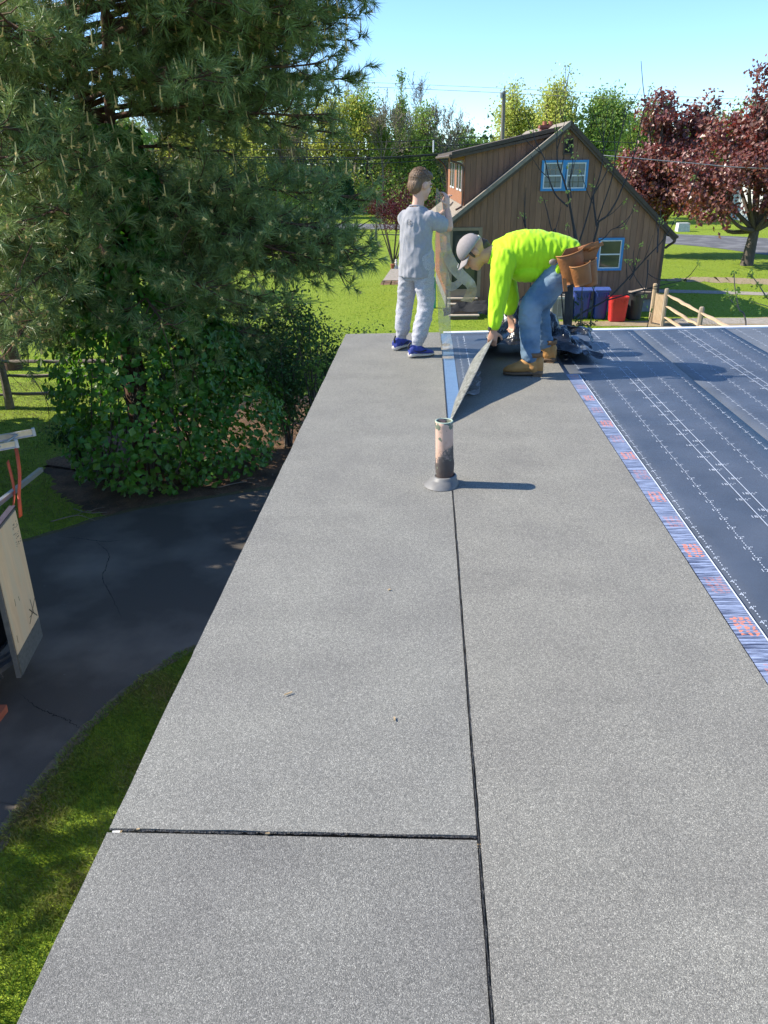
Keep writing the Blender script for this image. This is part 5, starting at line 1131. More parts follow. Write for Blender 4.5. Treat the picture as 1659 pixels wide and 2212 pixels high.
def pine(name, base, H, label, seed, Lmax, z0=2.0, needles=40, whorl=.42, forks=(), cand=.4, r0=.21, keep=None, ln=.145, extra=()):
    r_ = np.random.default_rng(seed); t = empty(name, (base[0], base[1], 0), label, 'tree', 'pine trees'); polys = []; TT, DD = [], []
    trunkP = spline([(base[0], base[1], -.05), (base[0]+.05, base[1]+.05, H*.2), (base[0]-.10, base[1], H*.45), (base[0]+.05, base[1]+.05, H*.75), (base[0], base[1], H)], 24)
    polys.append((trunkP, np.interp(np.linspace(0, 1, 24), [0, .05, .4, 1], [r0*1.35, r0, r0*.72, .03]), 12)); stems = [trunkP]
    for fpts, fr in forks: Q = spline(fpts, 14); polys.append((Q, np.linspace(fr, .04, 14), 8)); stems.append(Q)
    jobs = []; z = z0
    while z < H-.3:
        for b in range(r_.integers(4, 7)):
            az = r_.random()*6.283; jobs.append((z, az, Lmax(z, az)*r_.uniform(.72, 1.04)))
        z += whorl*r_.uniform(.7, 1.25)
    jobs += list(extra)
    for z, az, L in jobs:
        st = stems[r_.integers(0, len(stems))] if len(stems) > 1 and z > 3.5 else stems[0]
        if not (st[:, 2].min() < z < st[:, 2].max()-.1): st = stems[0]
        c0 = np.array([np.interp(z, st[:, 2], st[:, i]) for i in range(3)])
        if True:
            if L < .5: continue
            h = (z-z0)/(H-z0); e0 = r_.uniform(-.05, .18)+.55*h; droop = .55*(1-h)+.12
            ts = np.linspace(0, 1, 9); o = np.array((math.cos(az), math.sin(az), 0)); side = np.array((-o[1], o[0], 0)); sw = r_.normal(0, .12)
            P = c0+o*(L*ts)[:, None]+side*(L*sw*ts**2)[:, None]; P[:, 2] += L*(e0*ts-droop*.5*ts**2+.16*np.maximum(0, ts-.72)); P += r_.normal(0, .03, P.shape)*ts[:, None]; P[:, 2] = np.maximum(P[:, 2], .9)
            polys.append((P, np.linspace(.034*min(1, L/3)+.010, .010, 9), 6))
            s = .16*L+.2
            while s < L:
                tt = s/L; i = min(7, int(tt*8)); f = tt*8-i; p = P[i]*(1-f)+P[i+1]*f; d = P[i+1]-P[i]; d /= np.linalg.norm(d)
                for sg in (-1, 1):
                    if r_.random() < .12: continue
                    l2 = (.38+.95*(1-tt)*min(1, L/3.2))*r_.uniform(.7, 1.2); d2 = d*.65+side*sg*.75+np.array((0, 0, r_.uniform(-.55, .50))); d2 /= np.linalg.norm(d2)
                    q = np.array([p, p+d2*l2*.55+np.array((0, 0, -.02)), p+d2*l2+np.array((0, 0, .05*l2))]); polys.append((q, np.array((.012, .009, .006)), 3))
                    for w in range(max(1, int(l2/.22))):
                        e = q[0]*(1-(w+1)/max(1, int(l2/.22)))+q[2]*(w+1)/max(1, int(l2/.22)); d3 = d2*.7+rand_unit(1, r_)[0]*.55+np.array((0, 0, .30)); d3 /= np.linalg.norm(d3)
                        TT.append(e+d3*.10); DD.append(d3)
                        if r_.random() < .6:
                            d4 = d2*.5+rand_unit(1, r_)[0]*.7+np.array((0, 0, .2)); d4 /= np.linalg.norm(d4); TT.append(e+d4*.20); DD.append(d4)
                s += r_.uniform(.13, .24)
            d = P[-1]-P[-2]; TT.append(P[-1]); DD.append(d/np.linalg.norm(d)+np.array((0, 0, .3)))
    TT, DD = np.array(TT), np.array(DD)
    if keep is not None: k = keep(TT); TT, DD = TT[k], DD[k]
    for q in range(110):   # dead hanging twigs under the crown
        i = r_.integers(0, len(TT)); p = TT[i]
        if p[2] > 6: continue
        polys.append((spline([p, p+np.array((r_.normal(0, .15), r_.normal(0, .15), -.35)), p+np.array((r_.normal(0, .3), r_.normal(0, .3), -.9))], 6), np.linspace(.009, .004, 6), 3))
    V, F = poly_tubes(polys); obj('trunk', V, F, M_BARKR, t, smooth=True)
    V, F = needle_tufts(TT, DD, r_, needles, ln); obj('crown', V, F, M_NEED, t)
    if cand:
        k = r_.random(len(TT)) < cand; V, F = candle_arrays(TT[k]+DD[k]*.05, DD[k], r_, ln=.085, rad=.011); obj('candles', V, F, M_CAND, t)
    k = r_.choice(len(TT), 60); V, F = needle_tufts(TT[k]+r_.normal(0, .1, (60, 3)), -DD[k]+np.array((0, 0, -1.2)), r_, 26, .13); obj('dead_needles', V, F, M_DEADN, t)
    print(name, len(TT), 'tufts')
    return t
def L_main(z, az):
    toward_right = max(0, math.cos(az-.0))          # +X
    side = np.interp(z, [2, 3.0, 3.9, 4.7, 5.5, 6.3, 7.5, 9, 10.5, 12], [2.6, 3.1, 3.3, 2.4, 2.6, 3.6, 3.8, 3.6, 3.0, 1.0])
    base = np.interp(z, [2, 3.5, 5, 8, 10.5, 12], [2.5, 3.0, 3.2, 3.4, 2.6, .9])
    L = base*(1-toward_right)+side*toward_right
    L *= 1-.66*max(0, -math.cos(az))**1.2
    fwd = max(0, -math.sin(az))                    # towards the camera: keep the driveway edge clear
    if z < 2.9: L *= 1-.35*fwd
    return L
PB = (-5.2, 12.9)
pine('pine_tree', PB, 11.8, 'large pine with a vine-smothered trunk beside the driveway', 11, L_main, z0=2.7, needles=38, whorl=.36, ln=.205,
     forks=[([(-5.25, 12.9, 3.6), (-5.0, 12.75, 4.6), (-4.75, 12.6, 6.0), (-4.5, 12.5, 8.0), (-4.4, 12.5, 10.2)], .12)], cand=.30, extra=[(z_, a_, l_) for z_, a_, l_ in zip(np.linspace(3.9, 4.5, 9), np.resize([-.28, .05, .22, -.12, -.4], 9), np.resize([4.1, 3.9, 3.7, 4.2, 3.6], 9))]+[(z_, a_, l_) for z_, a_, l_ in zip(np.linspace(5.7, 8.8, 40), np.resize([-.35, .1, .3, -.15, -.55, .5, 0], 40), np.resize([3.8, 3.9, 3.6, 3.8, 3.4, 3.7, 3.2], 40))]+[(z_, a_, l_) for z_, a_, l_ in zip(np.linspace(3.4, 6.4, 14), np.resize([-1.75, -2.0, -2.2, -1.6], 14), np.resize([3.0, 2.6, 2.8, 3.2], 14))])
pine('pine_tree', (-11.6, 20.5), 11.0, 'second dark pine at the left edge behind the large one', 12, lambda z, az: np.interp(z, [2, 4, 8, 11], [2.6, 3.4, 3.2, .8]), z0=3.2, needles=26, whorl=.6, cand=.2, ln=.17)

# ------------------------------------------------------------------ vines and shrubs round the pine
def vine_leaves(name, n, axis, prof, size, m, seed, label, cat, lump=.22, parent=None):
    r_ = np.random.default_rng(seed); z = r_.random(n)**.85*prof[-1][0]; a = r_.random(n)*6.283
    rad = np.interp(z, [p[0] for p in prof], [p[1] for p in prof])
    lm = np.array([mnoise.noise((math.cos(a_)*1.6, math.sin(a_)*1.6, z_*.9+seed)) for a_, z_ in zip(a, z)])
    lm2 = np.array([mnoise.noise((math.cos(a_)*4.2, math.sin(a_)*4.2, z_*2.4+seed)) for a_, z_ in zip(a, z)])
    rr = rad*(1+lump*1.6*lm+lump*.9*lm2)*(.45+.55*r_.random(n)**.35)
    C_ = np.stack([axis[0]+rr*np.cos(a), axis[1]+rr*np.sin(a), z+.05], 1)
    keep = r_.random(n) < .35+1.1*(lm2+.35); C_ = C_[keep]; a = a[keep]
    nn = np.stack([np.cos(a), np.sin(a), .55+0*a], 1); nn /= np.linalg.norm(nn, axis=1)[:, None]
    V, F = leaf_arrays(C_, size*r_.uniform(.55, 1.3, len(C_)), r_, .85, normal=nn, nmix=.6, droop=.5); return V, F
vn = empty('climbing_vine', (-5.0, 12.6, 0), 'broad-leaved green vine climbing over the large pine trunk', 'vine')
V, F = vine_leaves('v', 15000, (-4.8, 12.55), [(0, 1.10), (.5, 1.45), (1.2, 1.60), (2.0, 1.5), (2.8, 1.2), (3.6, .95), (4.6, .65), (5.6, .4)], .125, M_LIVY, 5, '', ''); obj('leaves', V, F, M_LIVY, vn)
V2, F2 = vine_leaves('v', 5000, (-3.7, 12.95), [(0, .9), (.6, 1.2), (1.3, 1.15), (2.0, .8), (2.6, .3)], .11, M_LIVY, 6, '', ''); obj('leaves', V2, F2, M_LIVY, vn)
polys = []; r_ = np.random.default_rng(9)
for i in range(26):
    a = r_.uniform(-3.3, .3); b = np.array((-5.0+.8*math.cos(a), 12.6+.8*math.sin(a), 0)); polys.append((spline([b, b+r_.normal(0, .25, 3)*np.array((1, 1, 0))+np.array((0, 0, 1.0)), np.array((-5.1+r_.normal(0, .35), 12.5+r_.normal(0, .3), r_.uniform(1.8, 3.6)))], 10), np.linspace(.022, .008, 10), 5))
V, F = poly_tubes(polys); obj('stems', V, F, M_BARK, vn, smooth=True)
def shrub(name, base, h, rx, n, leaf, m, seed, label, sparse=False, stems=9, cat='shrub', group='shrubs beside the pine'):
    r_ = np.random.default_rng(seed); t = empty(name, (base[0], base[1], 0), label, cat, group); polys, C_ = [], []
    for i in range(stems):
        a = r_.random()*6.283; q = r_.uniform(.4, 1); e = np.array((base[0]+rx*q*math.cos(a), base[1]+rx*q*math.sin(a), h*r_.uniform(.55, 1.0))); m_ = np.array((base[0]+(e[0]-base[0])*.35, base[1]+(e[1]-base[1])*.35, h*.45))
        P = spline([(base[0]+r_.normal(0, .06), base[1]+r_.normal(0, .06), 0), m_, e], 8); polys.append((P, np.linspace(.02, .006, 8), 4))
        for w in range(9):
            j = r_.integers(2, 8); ee = P[j]+rand_unit(1, r_)[0]*rx*.38*(1 if not sparse else .7)+np.array((0, 0, .08)); polys.append((np.array([P[j], ee]), np.array((.006, .003)), 3)); C_ += [ee, (ee*2+P[j])/3, (ee+P[j])/2]
    C_ = np.array(C_); V, F = poly_tubes(polys); obj('stems', V, F, M_BARK, t, smooth=True)
    Q = C_[r_.integers(0, len(C_), n)]+r_.normal(0, rx*(.045 if sparse else .13), (n, 3)); Q[:, 2] = np.maximum(Q[:, 2], .04)
    V, F = leaf_arrays(Q, leaf*r_.uniform(.6, 1.3, n), r_, .6, normal=np.tile(np.array([[0, 0, 1.0]]), (n, 1)), nmix=.4); obj('leaves', V, F, m, t); return t
shrub('shrub', (-2.75, 14.2), 2.5, 1.15, 6500, .075, M_LBUSH, 21, 'dense dark shrub filling the gap between vine and roof', stems=14)
shrub('shrub', (-1.9, 15.6), 2.1, 1.0, 5200, .07, M_LBUSH, 22, 'dark shrub close to the roof left edge', stems=14)
shrub('shrub', (-3.4, 15.8), 2.9, 1.2, 5200, .08, M_LBUSH, 23, 'taller dark shrub behind the vine-covered trunk', stems=14)
shrub('shrub', (-2.15, 14.0), 3.15, .62, 900, .065, M_LGRN, 24, 'sparse upright shrub with thin twigs against the sunny lawn', sparse=True, stems=8)
shrub('shrub', (-6.4, 12.9), 1.0, .45, 1200, .07, M_LBUSH, 26, 'low leafy sprout left of the vine mass', stems=8)
# small shrub and weeds between the roof and the house
shrub('shrub', (2.2, 10.5), 3.75, .36, 1300, .05, M_LBUSH, 25, 'feathery green shrub growing beside the young tree trunk', stems=10, group='shrubs behind the roof edge')
shrub('shrub', (2.75, 10.9), 3.35, .45, 500, .045, M_LGRN, 27, 'thin weedy shrub under the young tree branches', sparse=True, stems=8, group='shrubs behind the roof edge')

# young bare tree in front of the house
YT= {'A': [(1.909, 10.5, 2.979), (1.891, 10.5, 3.468), (1.883, 10.5, 3.706), (1.908, 10.5, 4.025), (1.917, 10.5, 4.168), (1.83, 10.5, 4.498), (1.768, 10.5, 4.716), (1.697, 10.5, 4.899), (1.612, 10.5, 5.082), (1.587, 10.5, 5.262), (1.572, 10.5, 5.452)], 'A1': [(1.78, 10.5, 4.58), (1.624, 10.5, 4.718), (1.527, 10.5, 4.92), (1.467, 10.5, 5.134), (1.344, 10.5, 5.343), (1.318, 10.5, 5.471)], 'A2': [(1.814, 10.5, 4.683), (1.793, 10.5, 4.85), (1.816, 10.5, 4.983), (1.84, 10.5, 5.098), (1.813, 10.5, 5.259)], 'B': [(1.897, 10.5, 3.881), (1.962, 10.5, 4.147), (2.017, 10.5, 4.374), (2.064, 10.5, 4.612), (2.102, 10.5, 4.78), (2.141, 10.5, 4.929), (2.158, 10.5, 5.091), (2.153, 10.5, 5.301), (2.112, 10.5, 5.522)], 'C': [(1.937, 10.5, 3.706), (2.117, 10.5, 4.075), (2.167, 10.5, 4.339), (2.172, 10.5, 4.406), (2.258, 10.5, 4.474), (2.349, 10.5, 4.645), (2.414, 10.5, 4.859), (2.466, 10.5, 5.022), (2.489, 10.5, 5.25), (2.51, 10.5, 5.516), (2.562, 10.5, 5.862)], 'D': [(2.172, 10.5, 4.406), (2.184, 10.5, 4.511), (2.268, 10.5, 4.894), (2.274, 10.5, 5.17), (2.305, 10.5, 5.441), (2.337, 10.5, 5.695)], 'E': [(1.999, 10.5, 4.007), (2.08, 10.5, 4.092), (2.27, 10.5, 4.198), (2.353, 10.5, 4.301), (2.506, 10.5, 4.336)], 'F': [(1.974, 10.5, 3.164), (2.159, 10.5, 3.286), (2.411, 10.5, 3.418), (2.661, 10.5, 3.678), (2.872, 10.5, 3.926), (3.078, 10.5, 4.158), (3.207, 10.5, 4.396), (3.342, 10.5, 4.677), (3.407, 10.5, 4.879)], 'F1': [(2.868, 10.5, 3.926), (2.868, 10.5, 3.7), (2.838, 10.5, 3.464)], 'F2': [(2.661, 10.5, 3.678), (2.735, 10.5, 3.759), (2.744, 10.5, 3.875)], 'F3': [(2.974, 10.5, 4.017), (3.002, 10.5, 4.243), (3.053, 10.5, 4.381)], 'F4': [(2.407, 10.5, 3.418), (2.626, 10.5, 3.465), (3.035, 10.5, 3.57), (3.413, 10.5, 3.638)], 'C1': [(2.167, 10.5, 4.339), (2.11, 10.5, 4.61), (2.1, 10.5, 4.825)], 'G': [(1.688, 10.5, 4.169), (1.633, 10.5, 4.266), (1.569, 10.5, 4.481), (1.52, 10.5, 4.654)], 'H': [(1.276, 10.5, 4.286), (1.261, 10.5, 4.337), (1.223, 10.5, 4.467)]}
TW= {'a': [(3.509, 8.6, 3.36), (3.382, 8.6, 3.629), (3.305, 8.6, 3.844), (3.269, 8.6, 3.997)], 'b': [(3.384, 8.6, 3.629), (3.292, 8.6, 3.708), (3.234, 8.6, 3.786)], 'c': [(3.765, 8.6, 3.657), (3.674, 8.6, 3.726), (3.549, 8.6, 3.872), (3.443, 8.6, 3.987)], 'd': [(3.799, 8.6, 3.608), (3.689, 8.6, 3.648), (3.506, 8.6, 3.698)]}

yt = empty('young_tree', (1.9, 10.5, 0), 'young bare tree with dark stems and budding tips in front of the house', 'tree')
polys = []; buds = []; r_ = np.random.default_rng(31)
rads = {'A': (.058, .010), 'A1': (.011, .004), 'A2': (.009, .004), 'B': (.012, .004), 'C': (.016, .0035), 'D': (.009, .004), 'E': (.009, .004), 'F': (.013, .0035), 'F1': (.010, .005), 'F2': (.009, .004), 'F3': (.010, .004), 'F4': (.011, .004), 'C1': (.014, .005), 'G': (.010, .005), 'H': (.008, .004)}
for k, P in YT.items():
    P = np.array(P)
    if k == 'A': P = np.vstack([(1.95, 10.5, 0), P])
    if k in 'GH': P = np.vstack([(P[0][0]+.25, 10.5, 2.6), P])
    ph = sum(ord(c) for c in k); tt = np.linspace(0, 1, len(P))
    if k != 'A': P[:, 1] += .35*math.sin(ph)*tt
    n = len(P)*4; Q = spline(P, n)
    rr = np.linspace(rads[k][0], rads[k][1], n)
    if k == 'A': rr = np.interp(np.linspace(0, 1, n), [0, .3, .42, .5, 1], [.062, .052, .040, .016, .005])
    polys.append((Q, rr, 7)); buds.append((Q[-1], 1.0))
    for w in range(max(2, n//7) if k != 'A' else 9):
        j = r_.integers(n//3, n); L = r_.uniform(.12, .42); d = Q[j]-Q[j-1]; d /= np.linalg.norm(d)+1e-9; e = d*.7+rand_unit(1, r_)[0]*.6+np.array((0, 0, .35)); e /= np.linalg.norm(e)
        if Q[j][2] < 3.2: continue
        polys.append((spline([Q[j], Q[j]+e*L*.5, Q[j]+e*L+np.array((0, 0, .06))], 5), np.linspace(.006, .003, 5), 4))
        if r_.random() < .45: buds.append((Q[j]+e*L+np.array((0, 0, .06)), .7))
V, F = poly_tubes(polys); obj('trunk', V, F, M_BARKD, yt, smooth=True)
C_ = np.concatenate([p+r_.normal(0, .028*s, (int(9*s), 3)) for p, s in buds]); V, F = leaf_arrays(C_, .048, r_, .45); obj('crown', V, F, M_LPAL, yt)
tw = empty('sapling', (3.6, 8.6, 0), 'thin budding sapling twigs rising past the roof at far right', 'sapling'); polys = []; buds = []
for k, P in TW.items():
    P = np.array(P); 
    if k in 'ac': P = np.vstack([(3.75, 8.6, 0), (P[0]+np.array((3.75, 8.6, 0)))/2+np.array((.1, 0, 0)), P])
    if k == 'd': P = np.vstack([(3.95, 8.6, 3.4), P])
    Q = spline(P, 24); polys.append((Q, np.linspace(.014 if k in 'ac' else .006, .004, 24), 5)); buds.append(Q[-1]); buds.append(Q[-6]+r_.normal(0, .03, 3)); buds.append(Q[-10]+r_.normal(0, .04, 3))
V, F = poly_tubes(polys); obj('trunk', V, F, M_BARKP, tw, smooth=True)
C_ = np.concatenate([p+r_.normal(0, .022, (12, 3)) for p in buds]); V, F = leaf_arrays(C_, .045, r_, .5); obj('crown', V, F, M_LGRN, tw)

# neighbouring trees at the left, out of view: their shade lies over the driveway
for i, (x, y, h) in enumerate([(-9.3, 6.0, 5.8), (-9.5, 8.6, 5.9), (-10.5, 11.2, 5.9), (-11.8, 14.2, 5.4), (-12.2, 9.4, 7.0)]):
    crown_tree('shade_tree', (x, y), 'leafy tree beside the driveway, left of the picture', 'shade trees left of the driveway',
               [(x, y, h*.45, 1.2, 1.4, .9), (x+.2, y-.7, h*.62, 1.1, 1.3, .8), (x-.2, y+.8, h*.66, 1.1, 1.3, .8), (x, y, h*.84, .9, 1.3, .6), (x, y+.2, h*.25, 1.0, 1.4, .7)], [1500, 8500, 6500, 6500, 6500][i], [.30, .42, .42, .42, .42][i], M_LGRN, M_BARK, 400+i, h*.2, .2)

for i, (x, y, h) in enumerate([(-15.5, 33.5, 8.5), (-17.5, 45, 9.0), (-14.5, 27.0, 5.5)]):
    crown_tree('yard_tree', (x, y), ['leafy yard tree hidden behind the pine, nearest the fence', 'leafy yard tree hidden behind the pine, farther across the lawn', 'small leafy yard tree behind the log pile'][i], 'yard trees behind the pine',
               [(x, y, h*.5, 2.0, 2.0, 1.4), (x+.8, y-.5, h*.7, 1.7, 1.7, 1.2), (x-.6, y+.6, h*.8, 1.6, 1.6, 1.1)], 3000, .28, M_LGRN, M_BARK, 450+i, h*.25, .17)
# ------------------------------------------------------------------ grass blades near the camera
def inpoly(P, poly):
    x, y = P[:, 0], P[:, 1]; c_ = np.zeros(len(P), bool); j = len(poly)-1
    for i in range(len(poly)):
        xi, yi = poly[i]; xj, yj = poly[j]
        m = ((yi > y) != (yj > y)) & (x < (xj-xi)*(y-yi)/(yj-yi+1e-12)+xi); c_ ^= m; j = i
    return c_
def blades(name, n, xr, yr, L, w, m, seed, excl=(), incl=None, label='', clump=.5):
    r_ = np.random.default_rng(seed); P = np.stack([r_.uniform(*xr, n), r_.uniform(*yr, n), np.zeros(n)], 1)
    for e in excl: P = P[~inpoly(P, e)]
    if incl is not None: P = P[incl(P)]
    n = len(P); nz = np.array([mnoise.noise((p[0]*1.3, p[1]*1.3, seed)) for p in P]); LL = L*(1+clump*nz)*r_.uniform(.6, 1.3, n)
    a = r_.random(n)*6.283; b2 = a+r_.normal(0, .8, n); lean = r_.uniform(.15, .95, n)
    s = np.stack([np.cos(a), np.sin(a), 0*a], 1)*w/2; d = np.stack([-np.sin(b2)*lean, np.cos(b2)*lean, 1-.35*lean], 1)*LL[:, None]
    V = np.stack([P-s, P+s, P+d*.55+s*.7+np.array((0, 0, .1))*d[:, 2:3], P+d+np.array((0, 0, -.12))*LL[:, None]], 1).reshape(-1, 3)
    F = np.arange(n*4).reshape(n, 4); o = obj(name, V, F, m, loc=(xr[0], yr[0], 0)); return tag(o, label, 'grass', kind='stuff')
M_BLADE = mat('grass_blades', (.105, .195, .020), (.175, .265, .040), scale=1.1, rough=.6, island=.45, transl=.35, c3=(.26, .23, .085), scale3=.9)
dr_ = [tuple(p) for p in DRIVEP[::3]]; bd_ = [tuple(p) for p in BEDP[::3]]
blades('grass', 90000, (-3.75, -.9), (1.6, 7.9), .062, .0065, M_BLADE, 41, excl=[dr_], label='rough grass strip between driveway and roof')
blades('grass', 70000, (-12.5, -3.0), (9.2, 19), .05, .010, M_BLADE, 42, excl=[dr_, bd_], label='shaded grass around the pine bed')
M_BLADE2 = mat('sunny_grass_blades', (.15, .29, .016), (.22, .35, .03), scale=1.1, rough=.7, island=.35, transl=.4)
fade = lambda P: np.random.default_rng(3).random(len(P)) < np.interp(P[:, 1], [20, 30, 52], [1, .6, 0])
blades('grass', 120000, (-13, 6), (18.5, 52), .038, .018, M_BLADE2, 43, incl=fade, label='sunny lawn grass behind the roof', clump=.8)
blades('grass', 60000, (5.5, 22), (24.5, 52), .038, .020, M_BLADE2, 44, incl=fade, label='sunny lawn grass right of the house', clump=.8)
# needle litter over the bed
r_ = np.random.default_rng(46); n = 26000; P = np.stack([r_.uniform(-7.4, -.8, n), r_.uniform(10.8, 17.8, n), r_.uniform(.006, .03, n)], 1); P = P[inpoly(P, bd_) & ~inpoly(P, dr_)]; n = len(P)
a = r_.random(n)*6.283; d = np.stack([np.cos(a), np.sin(a), r_.normal(0, .12, n)], 1)*.055; s = np.stack([-np.sin(a), np.cos(a), 0*a], 1)*.004
V = np.stack([P-d-s, P-d+s, P+d], 1).reshape(-1, 3); o = obj('needle_litter', V, np.arange(n*3).reshape(-1, 3), mat('litter_needles', (.20, .105, .055), (.13, .065, .035), scale=3, rough=.9, island=.4)); tag(o, 'fallen brown pine needles over the bed', 'pine needles', kind='stuff')
# fallen twigs on the grass beside the driveway
for i, (pts, lab) in enumerate([([(-5.9, 10.55, .03), (-5.55, 10.75, .05), (-5.2, 10.6, .03)], 'forked fallen twig on the grass by the driveway edge'), ([(-5.75, 11.05, .03), (-5.4, 10.85, .05), (-5.15, 10.95, .02)], 'pale fallen twig nearer the needle bed'), ([(-3.6, 12.0, .02), (-3.2, 12.2, .05), (-2.9, 12.15, .03)], 'thin dead twig lying on the needle bed by the roof')]):
    P = spline(pts, 12); mb = MB(); mb.tube(P, np.linspace(.010, .004, 12), 5); mb.tube(spline([P[5], P[5]+np.array((.1, .12, .02)), P[5]+np.array((.22, .16, .02))], 5), np.linspace(.006, .003, 5), 4); o = mb.done('fallen_twig', M_BARKP, smooth=True); tag(o, lab, 'twig', 'fallen twigs')
# timber pile glimpsed behind the fence
for i, (a, b2) in enumerate([((-15.4, 25.2, .25), (-12.9, 25.0, .28)), ((-15.2, 25.6, .22), (-12.6, 25.5, .3)), ((-15.0, 25.3, .62), (-13.0, 25.3, .60))]):
    P = np.linspace(a, b2, 6); V, F = tube_arrays(P, .2, 9); V += rng.normal(0, .015, V.shape); o = obj('log', V, F, mat('reddish_log', (.26, .12, .075), (.17, .09, .06), scale=4, rough=.9)); tag(o, ['front log of the pile behind the split rail fence', 'rear log of the pile behind the split rail fence', 'top log of the pile behind the split rail fence'][i], 'log', 'log pile')
# ------------------------------------------------------------------ people
def cap_tube(P, rad, k=14):
    """closed tube with rounded ends"""
    P = np.asarray(P, float); n = len(P); rad = np.full(n, rad) if np.isscalar(rad) else np.asarray(rad, float)
    if rad.ndim == 1: rad = np.stack([rad, rad], 1)
    d0 = (P[0]-P[1])/np.linalg.norm(P[0]-P[1]); d1 = (P[-1]-P[-2])/np.linalg.norm(P[-1]-P[-2])
    pre = [(P[0]+d0*rad[0].mean()*s, rad[0]*c_) for s, c_ in ((.85, .35), (.6, .75))]; post = [(P[-1]+d1*rad[-1].mean()*s, rad[-1]*c_) for s, c_ in ((.6, .75), (.85, .35))]
    PP = np.array([p for p, _ in pre]+list(P)+[p for p, _ in post]); RR = np.array([q for _, q in pre]+list(rad)+[q for _, q in post])
    return tube_arrays(PP, RR, k)
def limb(pts, rads, n=14, k=14):
    P = spline(pts, n); R2 = np.array([np.interp(np.linspace(0, len(pts)-1, n), range(len(pts)), [r if np.isscalar(r) else r[i] for r in rads]) for i in (0, 1)]).T
    return cap_tube(P, R2, k)
def ellipsoid(c, r, ax=None, n=16, m=24):
    th = np.linspace(0.0, np.pi, n); ph = np.linspace(0, 2*np.pi, m, endpoint=False)
    V = np.array([(math.sin(t)*math.cos(p), math.sin(t)*math.sin(p), math.cos(t)) for t in th[1:-1] for p in ph]+[(0, 0, 1), (0, 0, -1)])*np.array(r)
    if ax is not None: V = V @ np.array(ax)
    V = V+np.array(c); F = [(i*m+j, (i+1)*m+j, (i+1)*m+(j+1) % m, i*m+(j+1) % m) for i in range(n-3) for j in range(m)]
    a, b2 = (n-2)*m, (n-2)*m+1; F += [(a, j, (j+1) % m) for j in range(m)]+[(b2, (n-3)*m+(j+1) % m, (n-3)*m+j) for j in range(m)]
    return V, F
def loft(secs, ux, uy, k=28, cap=True):
    """secs: (centre, rx, ry) rings whose axes are ux, uy"""
    ux, uy = np.array(ux, float), np.array(uy, float); a = np.linspace(0, 2*np.pi, k, endpoint=False); V = []
    for c_, rx, ry in secs:
        for t in a: V.append(np.array(c_)+ux*rx*math.cos(t)+uy*ry*math.sin(t))
    n = len(secs); F = [(i*k+j, i*k+(j+1) % k, (i+1)*k+(j+1) % k, (i+1)*k+j) for i in range(n-1) for j in range(k)]
    if cap: F += [tuple(range(k-1, -1, -1)), tuple(range((n-1)*k, n*k))]
    return np.array(V), F
def fuse(name, parts, voxel, m, parent, smooth=4, disp=None, fac=.5):
    """join closed shapes, remesh into one continuous surface, smooth, optional displacement"""
    mb = MB()
    for V, F in parts: mb.add(V, F)
    me = mesh_from('tmp', np.concatenate(mb.V), mb.F); o = bpy.data.objects.new('tmp', me); COL.objects.link(o)
    bm = bmesh.new(); bm.from_mesh(me); bmesh.ops.recalc_face_normals(bm, faces=bm.faces); bm.to_mesh(me); bm.free()
    md = o.modifiers.new('r', 'REMESH'); md.mode = 'VOXEL'; md.voxel_size = voxel
    if smooth: ms = o.modifiers.new('s', 'SMOOTH'); ms.iterations = smooth; ms.factor = fac
    dg = bpy.context.evaluated_depsgraph_get(); ev = o.evaluated_get(dg); m2 = bpy.data.meshes.new_from_object(ev)
    n = len(m2.vertices); V = np.empty(n*3); m2.vertices.foreach_get('co', V); V = V.reshape(-1, 3); Nn = np.empty(n*3); m2.vertices.foreach_get('normal', Nn); Nn = Nn.reshape(-1, 3)
    F = [tuple(p.vertices) for p in m2.polygons]; bpy.data.objects.remove(o); bpy.data.meshes.remove(m2)
    if disp is not None: V = V+Nn*np.array([disp(v) for v in V])[:, None]
    return obj(name, V, F, m, parent, smooth=True)
def wr(s, amp, seed, st=(1, 1, 1)):
    def f(v):
        a = mnoise.noise((v[0]*s*st[0], v[1]*s*st[1], v[2]*s*st[2]+seed)); b2 = mnoise.noise((v[0]*s*2.3*st[0]+a, v[1]*s*2.3*st[1], v[2]*s*2.3*st[2]+seed+9))
        return amp*((.5-abs(a))*1.0+.5*b2)
    return f
def bp_(x, y, h): return np.array((x, y, ROOF_Z+h+SLOPE*(x-SEAM_X)))
M_SKIN = mat('skin', (.60, .36, .27), (.54, .31, .23), scale=14, rough=.5, spec=.4)
M_SKIN2 = mat('tanned_skin', (.50, .27, .17), (.44, .23, .145), scale=14, rough=.5, spec=.4)
M_HAIR = mat('brown_hair', (.19, .112, .060), (.11, .064, .035), scale=60, rough=.55, stretch=(1, 1, .25), bump=.6, bscale=120)
M_TEE = mat('grey_tee', (.31, .31, .33), (.275, .275, .295), scale=70, rough=.9, bump=.12, bscale=300, sheen=.2)
M_JOG = mat('heather_joggers', (.46, .46, .49), (.25, .25, .28), scale=130, rough=.95, lo=.42, hi=.62, stretch=(1, 1, 2.6), detail=3)
M_CUFF = mat('jogger_cuff', (.42, .42, .44), (.36, .36, .38), scale=90, rough=.95)
M_BLUES = mat('blue_sneaker', (.035, .055, .30), (.028, .042, .22), scale=40, rough=.6)
M_SOLEW = mat('white_sole', (.62, .57, .50), (.54, .49, .43), scale=20, rough=.6); M_BLK = mat('black_cloth', (.014, .014, .016), (.022, .022, .024), scale=30, rough=.7)

